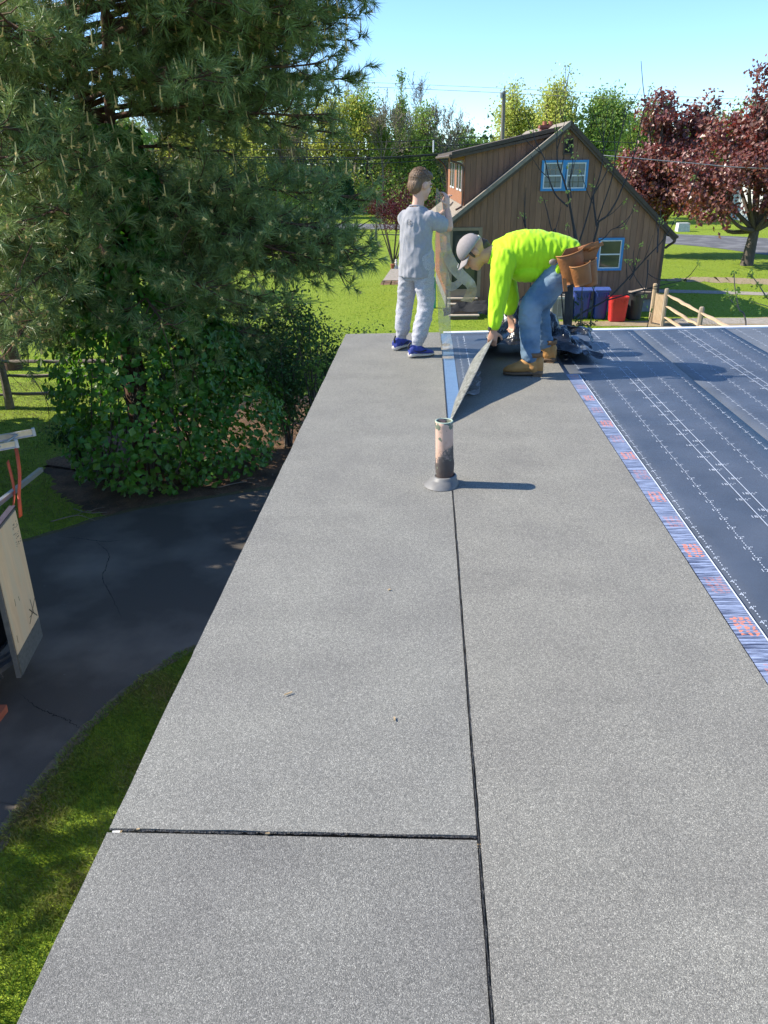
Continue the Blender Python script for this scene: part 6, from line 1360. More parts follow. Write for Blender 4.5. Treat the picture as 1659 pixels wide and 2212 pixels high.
def hand(c_, d, palm_n, thumb, r_=.85, curl=.5, grip=None):
    """palm and five fingers; d points to the fingertips, palm_n out of the palm, thumb to the thumb side"""
    d = np.array(d, float); d /= np.linalg.norm(d); pn = np.array(palm_n, float); pn -= d*pn.dot(d); pn /= np.linalg.norm(pn); s = np.cross(pn, d); s *= np.sign(s.dot(np.array(thumb, float))+1e-9)
    c_ = np.array(c_, float); parts = [loft([(c_-d*.012*r_, .021*r_, .014*r_), (c_+d*.02*r_, .030*r_, .015*r_), (c_+d*.055*r_, .038*r_, .014*r_), (c_+d*.082*r_, .037*r_, .012*r_)], s, pn, 16)]
    for i, (off, L, rr) in enumerate(((.028, .070, .0085), (.0095, .079, .009), (-.009, .073, .0085), (-.027, .058, .0075))):
        b2 = c_+d*.078*r_+s*off*r_; c1 = curl*(1+.12*i); p1 = b2+(d*math.cos(c1*.6)+pn*math.sin(c1*.6))*L*.45*r_; p2 = p1+(d*math.cos(c1*1.6)+pn*math.sin(c1*1.6))*L*.32*r_; p3 = p2+(d*math.cos(c1*2.4)+pn*math.sin(c1*2.4))*L*.25*r_
        parts.append(limb([b2-d*.012*r_, p1, p2, p3], [rr*r_, rr*r_, rr*.92*r_, rr*.8*r_], 10, 10))
    b2 = c_+d*.02*r_+s*.028*r_; p1 = b2+(d*.55+s*.75+pn*.25)*.036*r_; p2 = p1+(d*.8+s*.35+pn*.45)*.032*r_; parts.append(limb([b2-s*.015*r_, p1, p2], [.0115*r_, .0105*r_, .0085*r_], 8, 10))
    return parts

# ---- the boy: back and right side to the camera, holding up the film
boy = empty('person', bp_(-.09, 6.42, 0), 'boy in grey T-shirt and heathered joggers holding up a strip of clear film', 'person')
fx = np.array((.50, .866, 0)); rx = np.array((.866, -.50, 0)); uz = np.array((0, 0, 1.0))
cB = np.array((-.085, 6.41)); 
def bq(r, f, h): return bp_(*(cB+rx[:2]*r+fx[:2]*f), h)
hc = bq(.012, .035, 1.305); hd = np.array((.74, .62, -.30)); hd /= np.linalg.norm(hd); hr = np.cross(hd, uz); hr /= np.linalg.norm(hr); hu = np.cross(hr, hd); AX = np.array((hr, hd, hu))
body = [limb([bq(0, -.005, 1.05), bq(0, .0, 1.12), bq(.006, .015, 1.19), hc-hu*.045], [(.062, .055), (.052, .048), (.046, .046), (.048, .05)]),
        ellipsoid(hc+hu*.022-hd*.012, (.073, .090, .088), AX), ellipsoid(hc-hu*.035+hd*.028, (.058, .062, .070), AX), ellipsoid(hc-hu*.082+hd*.055, (.030, .030, .022), AX),
        limb([hc+hu*.018+hd*.082, hc-hu*.012+hd*.101, hc-hu*.024+hd*.100], [.008, .0125, .011], 6, 8), ellipsoid(hc-hu*.055+hd*.086, (.022, .010, .008), AX), ellipsoid(hc-hu*.068+hd*.082, (.020, .010, .007), AX), ellipsoid(hc+hu*.032+hd*.078, (.055, .010, .010), AX)]
for s in (1, -1):
    e = hc+hr*s*.071-hu*.005-hd*.008
    body += [ellipsoid(e, (.010, .019, .029), AX), ellipsoid(e+hr*s*.006+hd*-.006, (.007, .017, .027), AX)]
tors = [(bq(0, 0, .70), .105, .082), (bq(0, 0, .80), .108, .085), (bq(0, .0, .92), .112, .085), (bq(0, -.005, 1.03), .122, .085), (bq(0, -.005, 1.09), .10, .07), (bq(0, 0, 1.13), .06, .055)]
body.append(loft(tors, rx, fx))
shR, elR, wrR = bq(.112, .0, 1.065), bp_(.172, 6.40, .990), bp_(.158, 6.43, 1.115); shL, elL, wrL = bq(-.112, .0, 1.065), bq(-.10, .21, .93), bq(.10, .27, 1.10)
body += [limb([bq(.10, 0, 1.07), shR, (shR+elR)/2, elR], [.045, .043, .037, .032]), limb([elR, (elR*.6+wrR*.4), wrR], [.033, .032, .023]), limb([bq(-.10, 0, 1.07), shL, (shL+elL)/2, elL], [.045, .043, .037, .032]), limb([elL, (elL*.6+wrL*.4), wrL], [.033, .032, .023])]
body += hand(wrR+np.array((0, .004, .022)), (-.10, .15, 1.0), (-.8, .5, .1), (-1, -.5, 0), .92, .55)
body += hand(wrL+np.array((0, .0, .018)), (.1, .1, 1.0), (.5, -.7, .1), (.6, .6, 0), .9, .7)
hipL, knL, anL = bq(-.062, .0, .70), bp_(-.178, 6.56, .40), bp_(-.215, 6.575, .095); hipR, knR, anR = bq(.062, .0, .70), bp_(-.005, 6.36, .41), bp_(-.072, 6.275, .095)
for h_, k_, a_ in ((hipL, knL, anL), (hipR, knR, anR)): body.append(limb([h_+np.array((0, 0, .06)), h_, (h_+k_)/2, k_, (k_+a_)/2, a_-np.array((0, 0, .03))], [.07, .075, .062, .048, .046, .033]))
fuse('body', body, .0055, M_SKIN, boy, 3)
for s in (1, -1):
    V, F = ellipsoid(hc+hu*.010+hd*.0800+hr*s*.030, (.011, .007, .0075), AX, 8, 12); obj('eye', V, F, mat('eye_white', (.55, .52, .50), rough=.3), boy, smooth=True)
    V, F = ellipsoid(hc+hu*.009+hd*.0862+hr*s*.030, (.0055, .0025, .0055), AX, 8, 12); obj('iris', V, F, mat('dark_iris', (.03, .02, .015), rough=.2), boy, smooth=True)
    V, F = limb([hc+hu*.027+hd*.086+hr*s*.016, hc+hu*.031+hd*.084+hr*s*.032, hc+hu*.026+hd*.074+hr*s*.048], [.0032, .004, .0025], 6, 6); obj('eyebrow', V, F, M_HAIR, boy, smooth=True)
# hair: a clipped cap over the skull, longer on top, with separate locks
hp_ = [ellipsoid(hc+hu*.036-hd*.024, (.0765, .089, .084), AX, 20, 30), ellipsoid(hc+hu*.078+hd*.016, (.066, .074, .040), AX), ellipsoid(hc-hu*.012-hd*.052, (.066, .056, .070), AX)]
hair = fuse('hair', hp_, .006, M_HAIR, boy, 3, disp=wr(60, .0016, 3, (1, 1, .35)))
rr_ = np.random.default_rng(4); mb = MB()
for i in range(900):
    u = rand_unit(1, rr_)[0]; 
    if u @ np.array((0, 0, 1.0)) < -.1: continue
    l = u*np.array((.0745, .087, .082)); p = hc+hu*.036-hd*.024+l[0]*hr+l[1]*hd+l[2]*hu
    if l[1] > .055 and l[2] < .05: continue
    nrm = (u[0]*hr+u[1]*hd+u[2]*hu); top = max(0, u[2]); flow = hd*.7*(.3+top)-hu*(.9-top)*.8+hr*rr_.normal(0, .25); e = nrm*(.35+.55*top)+flow; e /= np.linalg.norm(e); L = .007+.009*top
    mb.tube(np.array([p-nrm*.006, p+e*L*.55+nrm*.003, p+e*L]), np.array((.0028, .0022, .0005)), 4)
obj('hair_locks', np.concatenate(mb.V), mb.F, M_HAIR, boy, smooth=True)
# T-shirt
tee = [loft([(bq(.0, -.004, .630), .146, .124), (bq(.0, -.004, .69), .143, .120), (bq(0, -.004, .82), .134, .110), (bq(0, -.006, .95), .132, .102), (bq(0, -.006, 1.04), .130, .098), (bq(0, -.006, 1.09), .116, .084), (bq(0, -.003, 1.125), .090, .072), (bq(0, .0, 1.148), .060, .058)], rx, fx, 40),
       limb([bq(.09, 0, 1.06), shR+np.array((0, 0, -.005)), shR*.55+elR*.45, shR*.40+elR*.60], [(.060, .056), (.062, .058), (.062, .058), (.064, .060)]), limb([bq(-.09, 0, 1.06), shL+np.array((0, 0, -.005)), shL*.45+elL*.55, shL*.16+elL*.84], [(.060, .056), (.062, .058), (.062, .058), (.062, .058)])]
fuse('t_shirt', tee, .0065, M_TEE, boy, 4, disp=wr(10.5, .015, 5, (1.3, 1.3, .6)))
V, F = tube_arrays(np.array([bq(.056*math.cos(a), .001+.054*math.sin(a), 1.152-.012*math.sin(a)) for a in np.linspace(0, 2*math.pi, 28)]), .0055, 8, cap=False); obj('collar', V, F, M_TEE, boy, smooth=True)
# printed emblem between the shoulder blades
mb = MB(); ce = bq(.0, -.1145, 1.045)
a = np.linspace(0.2, 6.0, 22); ringp = np.array([ce+rx*.017*math.cos(t)+uz*.019*math.sin(t)+fx*(-.002) for t in a]); mb.tube(ringp, .0018, 5, False)
mb.tube(np.array([ce+rx*x_+uz*z_-fx*.003 for x_, z_ in ((-.008, .006), (-.002, -.008), (.006, -.004), (.009, .008), (.001, .010))]), .0015, 5, False); mb.done('back_emblem', mat('dark_grey_print', (.14, .14, .15), rough=.8), boy, smooth=True)
# joggers with elastic cuffs, zip pocket
def leg_loose(h_, k_, a_, o): 
    return limb([h_+np.array((0, 0, .10)), h_, h_*.55+k_*.45, k_+o, k_*.5+a_*.5+o, k_*.22+a_*.78, a_+np.array((0, 0, .035))], [(.086, .090), (.092, .094), (.080, .082), (.067, .070), (.065, .068), (.061, .063), (.046, .048)], 20, 20)
jog = [leg_loose(hipL, knL, anL, np.array((-.002, .0, 0))), leg_loose(hipR, knR, anR, np.array((.002, 0, 0))), loft([(bq(0, 0, .60), .105, .10), (bq(0, 0, .68), .125, .108), (bq(0, 0, .78), .118, .098), (bq(0, 0, .84), .11, .09)], rx, fx)]
fuse('joggers', jog, .0065, M_JOG, boy, 4, disp=wr(12, .010, 8, (1.0, 1.0, 1.2)))
for a_ in (anL, anR): V, F = tube_arrays([a_+np.array((0, 0, -.015)), a_+np.array((0, 0, .02)), a_+np.array((0, 0, .05))], [.041, .044, .046], 16); obj('cuff', V, F, M_CUFF, boy, smooth=True)
zp = [bq(.128, .035, .66), bq(.122, .030, .58), bq(.112, .022, .50), bq(.098, .012, .43)]; zp = spline(zp, 14)+rx*.004
ribbon(zp, .026, fx*.8-rx*.2, 'zip_pocket', M_BLK, boy)
def shoe(heel, toe, m_u, m_s, nm, parent, h=.10, wdt=.040, boot=False, m_lace=None, ank=None):
    heel, toe = np.array(heel, float), np.array(toe, float); d = toe-heel; L = np.linalg.norm(d); d /= L; s = np.cross(d, uz)
    st = np.linspace(0, 1, 12); wd = np.interp(st, [0, .08, .3, .55, .75, .92, 1], [.62, .82, .80, .92, 1.05, .78, .35])*wdt
    def ring(t, w, z0, z1): 
        c_ = heel+d*L*t; return (c_+uz*(z0+z1)/2, w, (z1-z0)/2)
    sole = loft([ring(t, w*1.06, .0, .030+.012*(t < .3)+.004*math.sin(t*6)) for t, w in zip(st, wd)], s, uz, 20)
    mb = MB(); mb.add(*sole); so = obj(nm+'_sole', np.concatenate(mb.V), mb.F, m_s, parent, smooth=True)
    top = np.interp(st, [0, .1, .35, .5, .7, .9, 1], [h*.82, h, h*.98, h*.80, h*.58, h*.42, h*.28])
    upper = [loft([ring(t, w*.97, .018, z) for t, w, z in zip(st, wd, top)], s, uz, 20)]
    if ank is not None: upper.append(limb([heel+d*L*.24+uz*.05, ank], [(.047, .052), (.050, .053)] if boot else [(.040, .044), (.042, .046)], 8, 18))
    u = fuse(nm, upper, .005, m_u, parent, 3, disp=wr(26, .003, 2))
    return u, d, s, L
for nm, hl, to, an in (('left_sneaker', (-.270, 6.50), (-.135, 6.735), anL), ('right_sneaker', (-.140, 6.230), (.062, 6.318), anR)):
    sh, d, s, L = shoe(bp_(*hl, .005), bp_(*to, .005), M_BLUES, M_SOLEW, 'sneaker', boy, .100, .046, ank=an-np.array((0, 0, .012)))
    h3 = bp_(*hl, .005)
    V, F = limb([h3+d*L*.02+uz*.07, h3-d*.004+uz*.095, h3+d*.012+uz*.118], [.012, .008, .007], 8, 8); obj('heel_tab', V, F, M_BLK, boy, smooth=True)
    V, F = limb([h3+d*L*.40+uz*.082, h3+d*L*.34+uz*.112, h3+d*L*.31+uz*.135], [(.018, .006), (.020, .006), (.016, .005)], 8, 10); obj('tongue', V, F, M_BLK, boy, smooth=True)
    for q in range(4): c_ = h3+d*L*(.45+.07*q)+uz*(.088-.010*q); V, F = tube_arrays([c_-s*.022, c_+uz*.004, c_+s*.022], .0028, 6); obj('lace', V, F, M_BLK, boy, smooth=True)
    mb = MB(); mb.tube(spline([h3+d*L*.12+s*.042+uz*.062, h3+d*L*.35+s*.043+uz*.045, h3+d*L*.62+s*.044+uz*.055], 10), np.linspace(.003, .006, 10), 6); mb.done('side_stripe', M_BLK, boy, smooth=True)

# ---- clear film strips
def film_mat(name, col, a, orange=True):
    m, nt, N, L, b = new_mat(name); g = N.new('ShaderNodeNewGeometry')
    b.inputs['Base Color'].default_value = (*col, 1); b.inputs['Roughness'].default_value = .22; b.inputs['Specular IOR Level'].default_value = .8
    n1 = N.new('ShaderNodeTexNoise'); n1.inputs['Scale'].default_value = 9; n1.inputs['Detail'].default_value = 5; L.new(g.outputs['Position'], n1.inputs[0])
    r1 = ramp(N, [(.35, (a*.65,)*3), (.65, (min(1, a*1.35),)*3)]); L.new(n1.outputs[0], r1.inputs[0])
    n2 = N.new('ShaderNodeTexNoise'); n2.inputs['Scale'].default_value = 26; n2.inputs['Detail'].default_value = 2; L.new(g.outputs['Position'], n2.inputs[0])
    r2 = ramp(N, [(.64, col), (.70, (.60, .40, .16))]); L.new(n2.outputs[0], r2.inputs[0])
    if orange: L.new(r2.outputs[0], b.inputs['Base Color'])
    tb = N.new('ShaderNodeBsdfTransparent'); tb.inputs[0].default_value = (.97, .95, .88, 1); ms = N.new('ShaderNodeMixShader'); L.new(r1.outputs[0], ms.inputs[0]); L.new(tb.outputs[0], ms.inputs[1]); L.new(b.outputs[0], ms.inputs[2])
    bp = N.new('ShaderNodeBump'); bp.inputs['Strength'].default_value = .8; bp.inputs['Distance'].default_value = .03; L.new(n1.outputs[0], bp.inputs['Height']); L.new(bp.outputs[0], b.inputs['Normal'])
    L.new(ms.outputs[0], N['Material Output'].inputs[0]); return m
M_CLEAR = film_mat('clear_film', (.58, .50, .37), .40); M_CLEAR2 = film_mat('milky_film', (.52, .42, .28), .78)
def film(name, ctr, left, widths, n, label, seed, wob=.006, m=None):
    C_ = spline(ctr, n); A = spline(left, n); A /= np.linalg.norm(A, axis=1)[:, None]; W = np.interp(np.linspace(0, 1, n), np.linspace(0, 1, len(widths)), widths); k = 9; V = []
    for i in range(n):
        for t in np.linspace(-.5, .5, k):
            p = C_[i]+A[i]*W[i]*t; q = np.array([mnoise.noise((p[0]*14, p[2]*9+p[1]*5, seed+s)) for s in (0, 5)]); V.append(p+np.array((q[0]*wob*.4, q[1]*wob, 0)))
    F = np.array([(i*k+j, i*k+j+1, (i+1)*k+j+1, (i+1)*k+j) for i in range(n-1) for j in range(k-1)]); o = obj(name, V, F, m or M_CLEAR, smooth=True); return tag(o, label, 'plastic film', 'release film strips')
film('release_film', [bp_(.072, 6.60, 1.275), bp_(.10, 6.58, 1.19), bp_(.125, 6.53, 1.05), bp_(.125, 6.50, .85), bp_(.135, 6.48, .62), bp_(.145, 6.46, .40), bp_(.155, 6.42, .18), bp_(.175, 6.36, .04), bp_(.182, 6.15, .008)],
     [(1, .3, -.2), (1, .3, -.2), (1, .2, 0), (1, .1, 0), (1, 0, 0), (1, 0, 0), (1, 0, 0), (1, 0, 0), (1, 0, 0)], [.01, .085, .11, .13, .12, .105, .10, .10, .095], 70, 'clear film strip hanging from the boy hands down to the roof', 1)
film('release_film', [bp_(.135, 6.50, .98), bp_(.15, 6.48, .83), bp_(.20, 6.46, .71), bp_(.27, 6.43, .63), bp_(.335, 6.40, .575), bp_(.365, 6.40, .52), bp_(.355, 6.42, .46), bp_(.325, 6.44, .41)],
     [(1, .2, 0), (.9, .2, .5), (.6, .3, .75), (.4, .4, .9), (.3, .5, .8), (.8, .5, .3), (.9, .4, -.2), (.9, .4, -.2)], [.08, .09, .10, .10, .10, .10, .10, .11], 70, 'curling tail of clear film blowing toward the man', 2, m=M_CLEAR2)
film('release_film', [bp_(.13, 6.47, .80), bp_(.135, 6.46, .68), bp_(.16, 6.45, .58), bp_(.20, 6.44, .535), bp_(.25, 6.43, .555), bp_(.30, 6.42, .60)],
     [(1, .2, 0), (1, .2, .2), (.6, .3, .7), (.1, .5, .9), (-.2, .5, .9), (-.3, .5, .8)], [.06, .07, .075, .075, .065, .05], 50, 'short looped end of clear film below the curling tail', 3, m=M_CLEAR2)

# ---- the man: bent double, facing left, lifting the edge of the sheet
man = empty('person', bp_(.80, 5.85, 0), 'man in neon yellow shirt and jeans bending to lift the roofing sheet', 'person')
M_NEON = mat('neon_yellow_shirt', (.44, .76, .012), (.40, .70, .012), scale=5, rough=.7, spec=.25, sheen=.1)
M_JEAN = mat('blue_jeans', (.105, .185, .27), (.062, .115, .185), scale=7, rough=.9, bump=.15, bscale=260, c3=(.20, .27, .33), scale3=4.5)
M_TAN = mat('tan_boot', (.46, .235, .070), (.39, .19, .055), scale=12, rough=.75); M_SOLEB = mat('brown_sole', (.17, .105, .06), (.13, .08, .045), scale=20, rough=.8)
M_LEATH = mat('brown_leather', (.33, .125, .032), (.22, .082, .024), scale=6, rough=.6, bump=.2, bscale=60); M_CAP = mat('grey_cap', (.30, .265, .255), (.26, .23, .222), scale=60, rough=.85)
mh = bp_(.335, 5.86, .862); mu = np.array((-.80, .0, .60)); md_ = np.array((-.60, -.02, -.80)); mu /= np.linalg.norm(mu); md_ -= mu*md_.dot(mu); md_ /= np.linalg.norm(md_); mr = np.cross(md_, mu); AM = np.array((mr, md_, mu))
body = [limb([bp_(.60, 5.86, .84), bp_(.50, 5.86, .845), mh-mu*.06-md_*.01], [(.07, .07), (.062, .062), (.060, .062)]), ellipsoid(mh+mu*.022-md_*.012, (.079, .098, .094), AM), ellipsoid(mh-mu*.045+md_*.030, (.064, .066, .074), AM), ellipsoid(mh-mu*.095+md_*.062, (.034, .030, .024), AM),
        limb([mh+mu*.012+md_*.090, mh-mu*.022+md_*.112, mh-mu*.036+md_*.110], [.010, .015, .013], 6, 8), ellipsoid(mh-mu*.066+md_*.094, (.024, .010, .008), AM), ellipsoid(mh-mu*.079+md_*.090, (.022, .010, .008), AM)]
for s in (1, -1): e = mh+mr*s*.078-mu*.012-md_*.010; body += [ellipsoid(e, (.011, .021, .032), AM), ellipsoid(e+mr*s*.007-md_*.006, (.008, .018, .029), AM)]
ux_t, uy_t = np.array((0, 1.0, 0)), np.array((0.12, 0, 1.0))
body.append(loft([(bp_(1.03, 5.85, .74), .13, .10), (bp_(.93, 5.85, .80), .14, .11), (bp_(.80, 5.85, .835), .145, .115), (bp_(.66, 5.855, .845), .16, .12), (bp_(.56, 5.86, .84), .15, .10), (bp_(.50, 5.86, .835), .08, .07)], ux_t, uy_t))
sn, en, wn_ = bp_(.545, 5.705, .79), bp_(.505, 5.60, .52), bp_(.487, 5.54, .375); sf_, ef, wf = bp_(.57, 6.005, .79), bp_(.655, 6.10, .47), bp_(.650, 6.12, .375)
hn, kn, an_ = bp_(.985, 5.755, .735), bp_(.745, 5.665, .485), bp_(.772, 5.610, .10); hf, kf, af = bp_(1.0, 5.945, .735), bp_(.86, 6.03, .43), bp_(.925, 6.02, .11)
for a, b2, c_ in ((sn, en, wn_), (sf_, ef, wf)): body += [limb([a, (a+b2)/2, b2], [.052, .046, .038]), limb([b2, b2*.6+c_*.4, c_], [.039, .038, .027])]
for a, b2, c_ in ((hn, kn, an_), (hf, kf, af)): body += [limb([a, (a+b2)/2, b2], [.088, .078, .058]), limb([b2, b2*.6+c_*.4, c_], [.056, .056, .040])]
body += hand(wn_+np.array((-.002, .0, -.018)), (-.12, -.10, -1.0), (.2, 1.0, .1), (1, 0, 0), .98, .75)
body += hand(wf+np.array((.004, .004, -.016)), (.28, .05, -1.0), (-.6, -.5, 0), (-.6, -.8, 0), 1.0, .45)
fuse('body', body, .006, M_SKIN2, man, 3)
V, F = limb([mh-mu*.02-md_*.055+mr*0, mh-mu*.065-md_*.048, mh-mu*.09-md_*.035], [(.070, .045), (.062, .038), (.050, .03)], 10, 18); obj('hair', V, F, mat('dark_hair', (.035, .024, .018), (.05, .034, .025), scale=70, rough=.6), man, smooth=True)
for s in (1, -1): V, F = limb([mh+mr*s*.070+mu*.02+md_*.018, mh+mr*s*.071-mu*.02+md_*.020], [(.012, .02), (.008, .012)], 6, 8); obj('sideburn', V, F, MATS['dark_hair'], man, smooth=True)
for s in (1, -1):
    V, F = ellipsoid(mh+mu*.002+md_*.088+mr*s*.032, (.012, .007, .0075), AM, 8, 12); obj('eye', V, F, MATS['eye_white'], man, smooth=True)
    V, F = ellipsoid(mh+mu*.001+md_*.0945+mr*s*.032, (.0055, .0025, .0055), AM, 8, 12); obj('iris', V, F, MATS['dark_iris'], man, smooth=True)
# cap: panelled crown, button, brim in front, back opening with a pale strap
def cap_pt(t, p, o=0):   # t 0..1 from button to rim, p angle from the front
    th = t*1.62; r = .101+o; return mh+mu*(.030+.092*math.cos(th)*(1+o*9))+(mr*math.sin(p)*.088+md_*math.cos(p)*.104)*math.sin(th)*(1+o*9)-md_*.006
n, k = 14, 48; V = []; 
for i in range(n):
    for j in range(k):
        p = 2*math.pi*j/k-math.pi; V.append(cap_pt(.02+i/(n-1)*.98, p, .0025*(abs(math.sin(3*p))**.3)-.001))
F = [(i*k+j, i*k+(j+1) % k, (i+1)*k+(j+1) % k, (i+1)*k+j) for i in range(n-1) for j in range(k) if not (i > 6 and abs(abs(2*math.pi*(j+.5)/k-math.pi)-math.pi) < .42*math.sin(min(1, (i-6)/4)*1.57))]+[tuple(range(k-1, -1, -1))]
cp = obj('cap', V, F, M_CAP, man, smooth=True); md2 = cp.modifiers.new('t', 'SOLIDIFY'); md2.thickness = .004; md2.offset = 1
V, F = ellipsoid(mh+mu*.126-md_*.006, (.007, .007, .004), AM, 8, 12); obj('cap_button', V, F, M_CAP, man, smooth=True)
V = []; nb_, kb = 7, 25
for i in range(nb_):
    s = i/(nb_-1)
    for j in range(kb):
        p = (j/(kb-1)-.5)*2.3; q = cap_pt(.985, p); ext = .072*s*math.cos(p*.62)**.6; V.append(q+md_*ext*.96-mu*(.020*s+.018*(1-math.cos(p*1.25)))*1.0)
F = [(i*kb+j, i*kb+j+1, (i+1)*kb+j+1, (i+1)*kb+j) for i in range(nb_-1) for j in range(kb-1)]; br = obj('cap_brim', V, F, M_CAP, man, smooth=True); md2 = br.modifiers.new('t', 'SOLIDIFY'); md2.thickness = .005
V, F = tube_arrays([cap_pt(.985, 0)+md_*.045-mu*.006, cap_pt(.985, 0)+md_*.046-mu*.004], [.0165, .0165], 20); V += mu*.004; obj('brim_badge', V, F, mat('pale_badge', (.55, .52, .50), rough=.5), man)
P = np.array([cap_pt(.955, math.pi+a, .002) for a in np.linspace(-.62, .62, 14)]); ribbon(P, .019, mu, 'cap_strap', mat('pale_strap', (.60, .66, .56), rough=.6), man)
# shirt
sh_ = [loft([(bp_(1.075, 5.85, .80), .150, .115), (bp_(1.02, 5.85, .815), .156, .128), (bp_(.92, 5.85, .83), .160, .140), (bp_(.80, 5.85, .845), .168, .152), (bp_(.68, 5.855, .848), .176, .156), (bp_(.58, 5.86, .845), .166, .138), (bp_(.52, 5.86, .845), .125, .105), (bp_(.472, 5.86, .848), .080, .078)], ux_t, uy_t, 40),
       limb([sn+np.array((.02, .05, .03)), sn, (sn+en)/2, en, en*.55+wn_*.45, wn_+np.array((.0, -.006, .02))], [(.088, .088), (.090, .086), (.074, .070), (.063, .060), (.056, .053), (.042, .041)], 22, 18), limb([sf_+np.array((.02, -.05, .03)), sf_, (sf_+ef)/2, ef, ef*.5+wf*.5, wf+np.array((0, 0, .012))], [(.088, .088), (.088, .086), (.072, .070), (.060, .058), (.053, .051), (.042, .041)], 20, 18),
       ellipsoid(bp_(.74, 5.82, .72), (.16, .12, .075))]
fuse('shirt', sh_, .0075, M_NEON, man, 5, disp=lambda v: wr(11, .012, 2, (1.8, .8, .6))(v))
V, F = tube_arrays(np.array([bp_(.468, 5.86, .85)+ux_t*.074*math.cos(a)+np.array((.25, 0, .97))*.072*math.sin(a) for a in np.linspace(0, 2*math.pi, 30)]), .008, 8, cap=False); obj('collar', V, F, M_NEON, man, smooth=True)
# jeans
def jleg(h_, k_, a_): return limb([h_+np.array((.02, 0, .05)), h_, h_*.55+k_*.45, k_+np.array((.012, 0, 0)), k_*.6+a_*.4, k_*.25+a_*.75, a_+np.array((0, 0, .045))], [(.105, .105), (.108, .105), (.098, .092), (.082, .080), (.074, .072), (.069, .068), (.070, .069)], 24, 20)
je = [jleg(hn, kn, an_), jleg(hf, kf, af), loft([(bp_(.90, 5.85, .72), .13, .10), (bp_(.98, 5.85, .745), .165, .125), (bp_(1.05, 5.85, .775), .160, .125), (bp_(1.11, 5.85, .80), .12, .09)], ux_t, np.array((-.35, 0, .94)))]
fuse('jeans', je, .0075, M_JEAN, man, 5, disp=wr(13, .009, 6, (1, 1, 1.5)))
# boots
for hl, to, an in (((.862, 5.580), (.578, 5.640), an_), ((1.015, 5.985), (.795, 6.075), af)):
    h3 = bp_(*hl, .007); bt, d, s, L = shoe(h3, bp_(*to, .007), M_TAN, M_SOLEB, 'boot', man, .150, .052, boot=True, ank=an+np.array((.0, 0, .045)))
    for q in range(5): c_ = h3+d*L*(.40+.055*q)+uz*(.122-.011*q); V, F = tube_arrays([c_-s*.028-uz*.010, c_+uz*.005, c_+s*.028-uz*.010], .0032, 6); obj('lace', V, F, mat('tan_lace', (.42, .28, .13), rough=.8), man, smooth=True)
    V, F = tube_arrays([h3+d*L*.22+uz*.140, h3+d*L*.225+uz*.172], [(.054, .058), (.056, .060)], 20, cap=False); ob = obj('boot_collar', V, F, mat('padded_collar', (.20, .11, .05), rough=.8), man, smooth=True); m3 = ob.modifiers.new('t', 'SOLIDIFY'); m3.thickness = .006
    mb = MB(); mb.box((-.5, -.5, 0), (.5, .5, 1)); W = np.concatenate(mb.V); W = h3+np.outer(W[:, 0]*.062+.036, d)+np.outer(W[:, 1]*.078, s)+np.outer(W[:, 2]*.016-.006, uz); obj('boot_heel', W, mb.F, M_SOLEB, man)
# watch on the near wrist
wd_ = (wn_-en)/np.linalg.norm(wn_-en); c_ = wn_+wd_*.010; V, F = tube_arrays([c_-wd_*.011, c_+wd_*.011], [.0335, .032], 18, cap=False); ob = obj('watch_strap', V, F, mat('steel_watch', (.40, .38, .34), (.25, .24, .22), scale=60, rough=.3, metal=.8), man, smooth=True); m3 = ob.modifiers.new('t', 'SOLIDIFY'); m3.thickness = .004
V, F = tube_arrays([c_+np.array((-.032, -.012, 0)), c_+np.array((-.041, -.015, 0))], [.016, .015], 16); obj('watch_face', V, F, mat('watch_dial', (.06, .06, .06), rough=.2), man)
# tool belt with leather pouches at the near hip
P = np.array([bp_(1.005, 5.85, .765)+ux_t*.172*math.cos(a)+np.array((-.45, 0, .89))*.138*math.sin(a) for a in np.linspace(0, 2*math.pi, 40)]); ribbon(P, .050, (.89, 0, .45), 'belt', M_LEATH, man)
def pouch(c_, w, h, dp, tilt, nm, seed):
    V = []; n, k = 9, 17; c_ = np.array(c_)
    for i in range(n):
        t = i/(n-1); zz = -h/2+h*t; bul = math.sin(min(1, .25+t)*2.2)*.25+.85
        for j in range(k):
            a = math.pi*(j/(k-1)); x = -math.cos(a)*w/2*(.86+.16*t); y = -math.sin(a)*dp*bul*(.65+.4*t); xx = x*math.cos(tilt)-zz*math.sin(tilt); z2 = x*math.sin(tilt)+zz*math.cos(tilt)+.008*math.cos(a)**2*t
            V.append(c_+np.array((xx, y, z2)))
    F = [(i*k+j, i*k+j+1, (i+1)*k+j+1, (i+1)*k+j) for i in range(n-1) for j in range(k-1)]+[tuple(range(k))]
    o = obj(nm, V, F, M_LEATH, man, smooth=True); m3 = o.modifiers.new('t', 'SOLIDIFY'); m3.thickness = .006
    rim = np.array(V[(n-1)*k:])+np.array((0, -.002, .001)); V2, F2 = tube_arrays(rim, .0045, 6); obj('pouch_rim', V2, F2, mat('leather_edge', (.42, .18, .055), rough=.6), man, smooth=True)
pouch((1.02, 5.625, ROOF_Z+.775), .185, .20, .065, .30, 'tool_pouch', 1); pouch((1.075, 5.560, ROOF_Z+.735), .140, .135, .060, .28, 'nail_pouch', 2); pouch((1.150, 5.655, ROOF_Z+.735), .11, .17, .065, .22, 'nail_pouch', 3)
mb = MB(); c0 = np.array(bp_(1.06, 5.69, .80)-np.array((0, 0, ROOF_Z*0)))
def plate(pts, y, th, nm, m): 
    mb = MB(); mb.prism(pts, y, y+th, lambda u, w, d: (u, d, ROOF_Z+w)); return mb.done(nm, m, man)
plate([(.925, .83), (.965, .90), (1.14, .935), (1.20, .915), (1.16, .80), (1.12, .67), (.985, .665), (.945, .74)], 5.632, .008, 'leather_backing', M_LEATH)
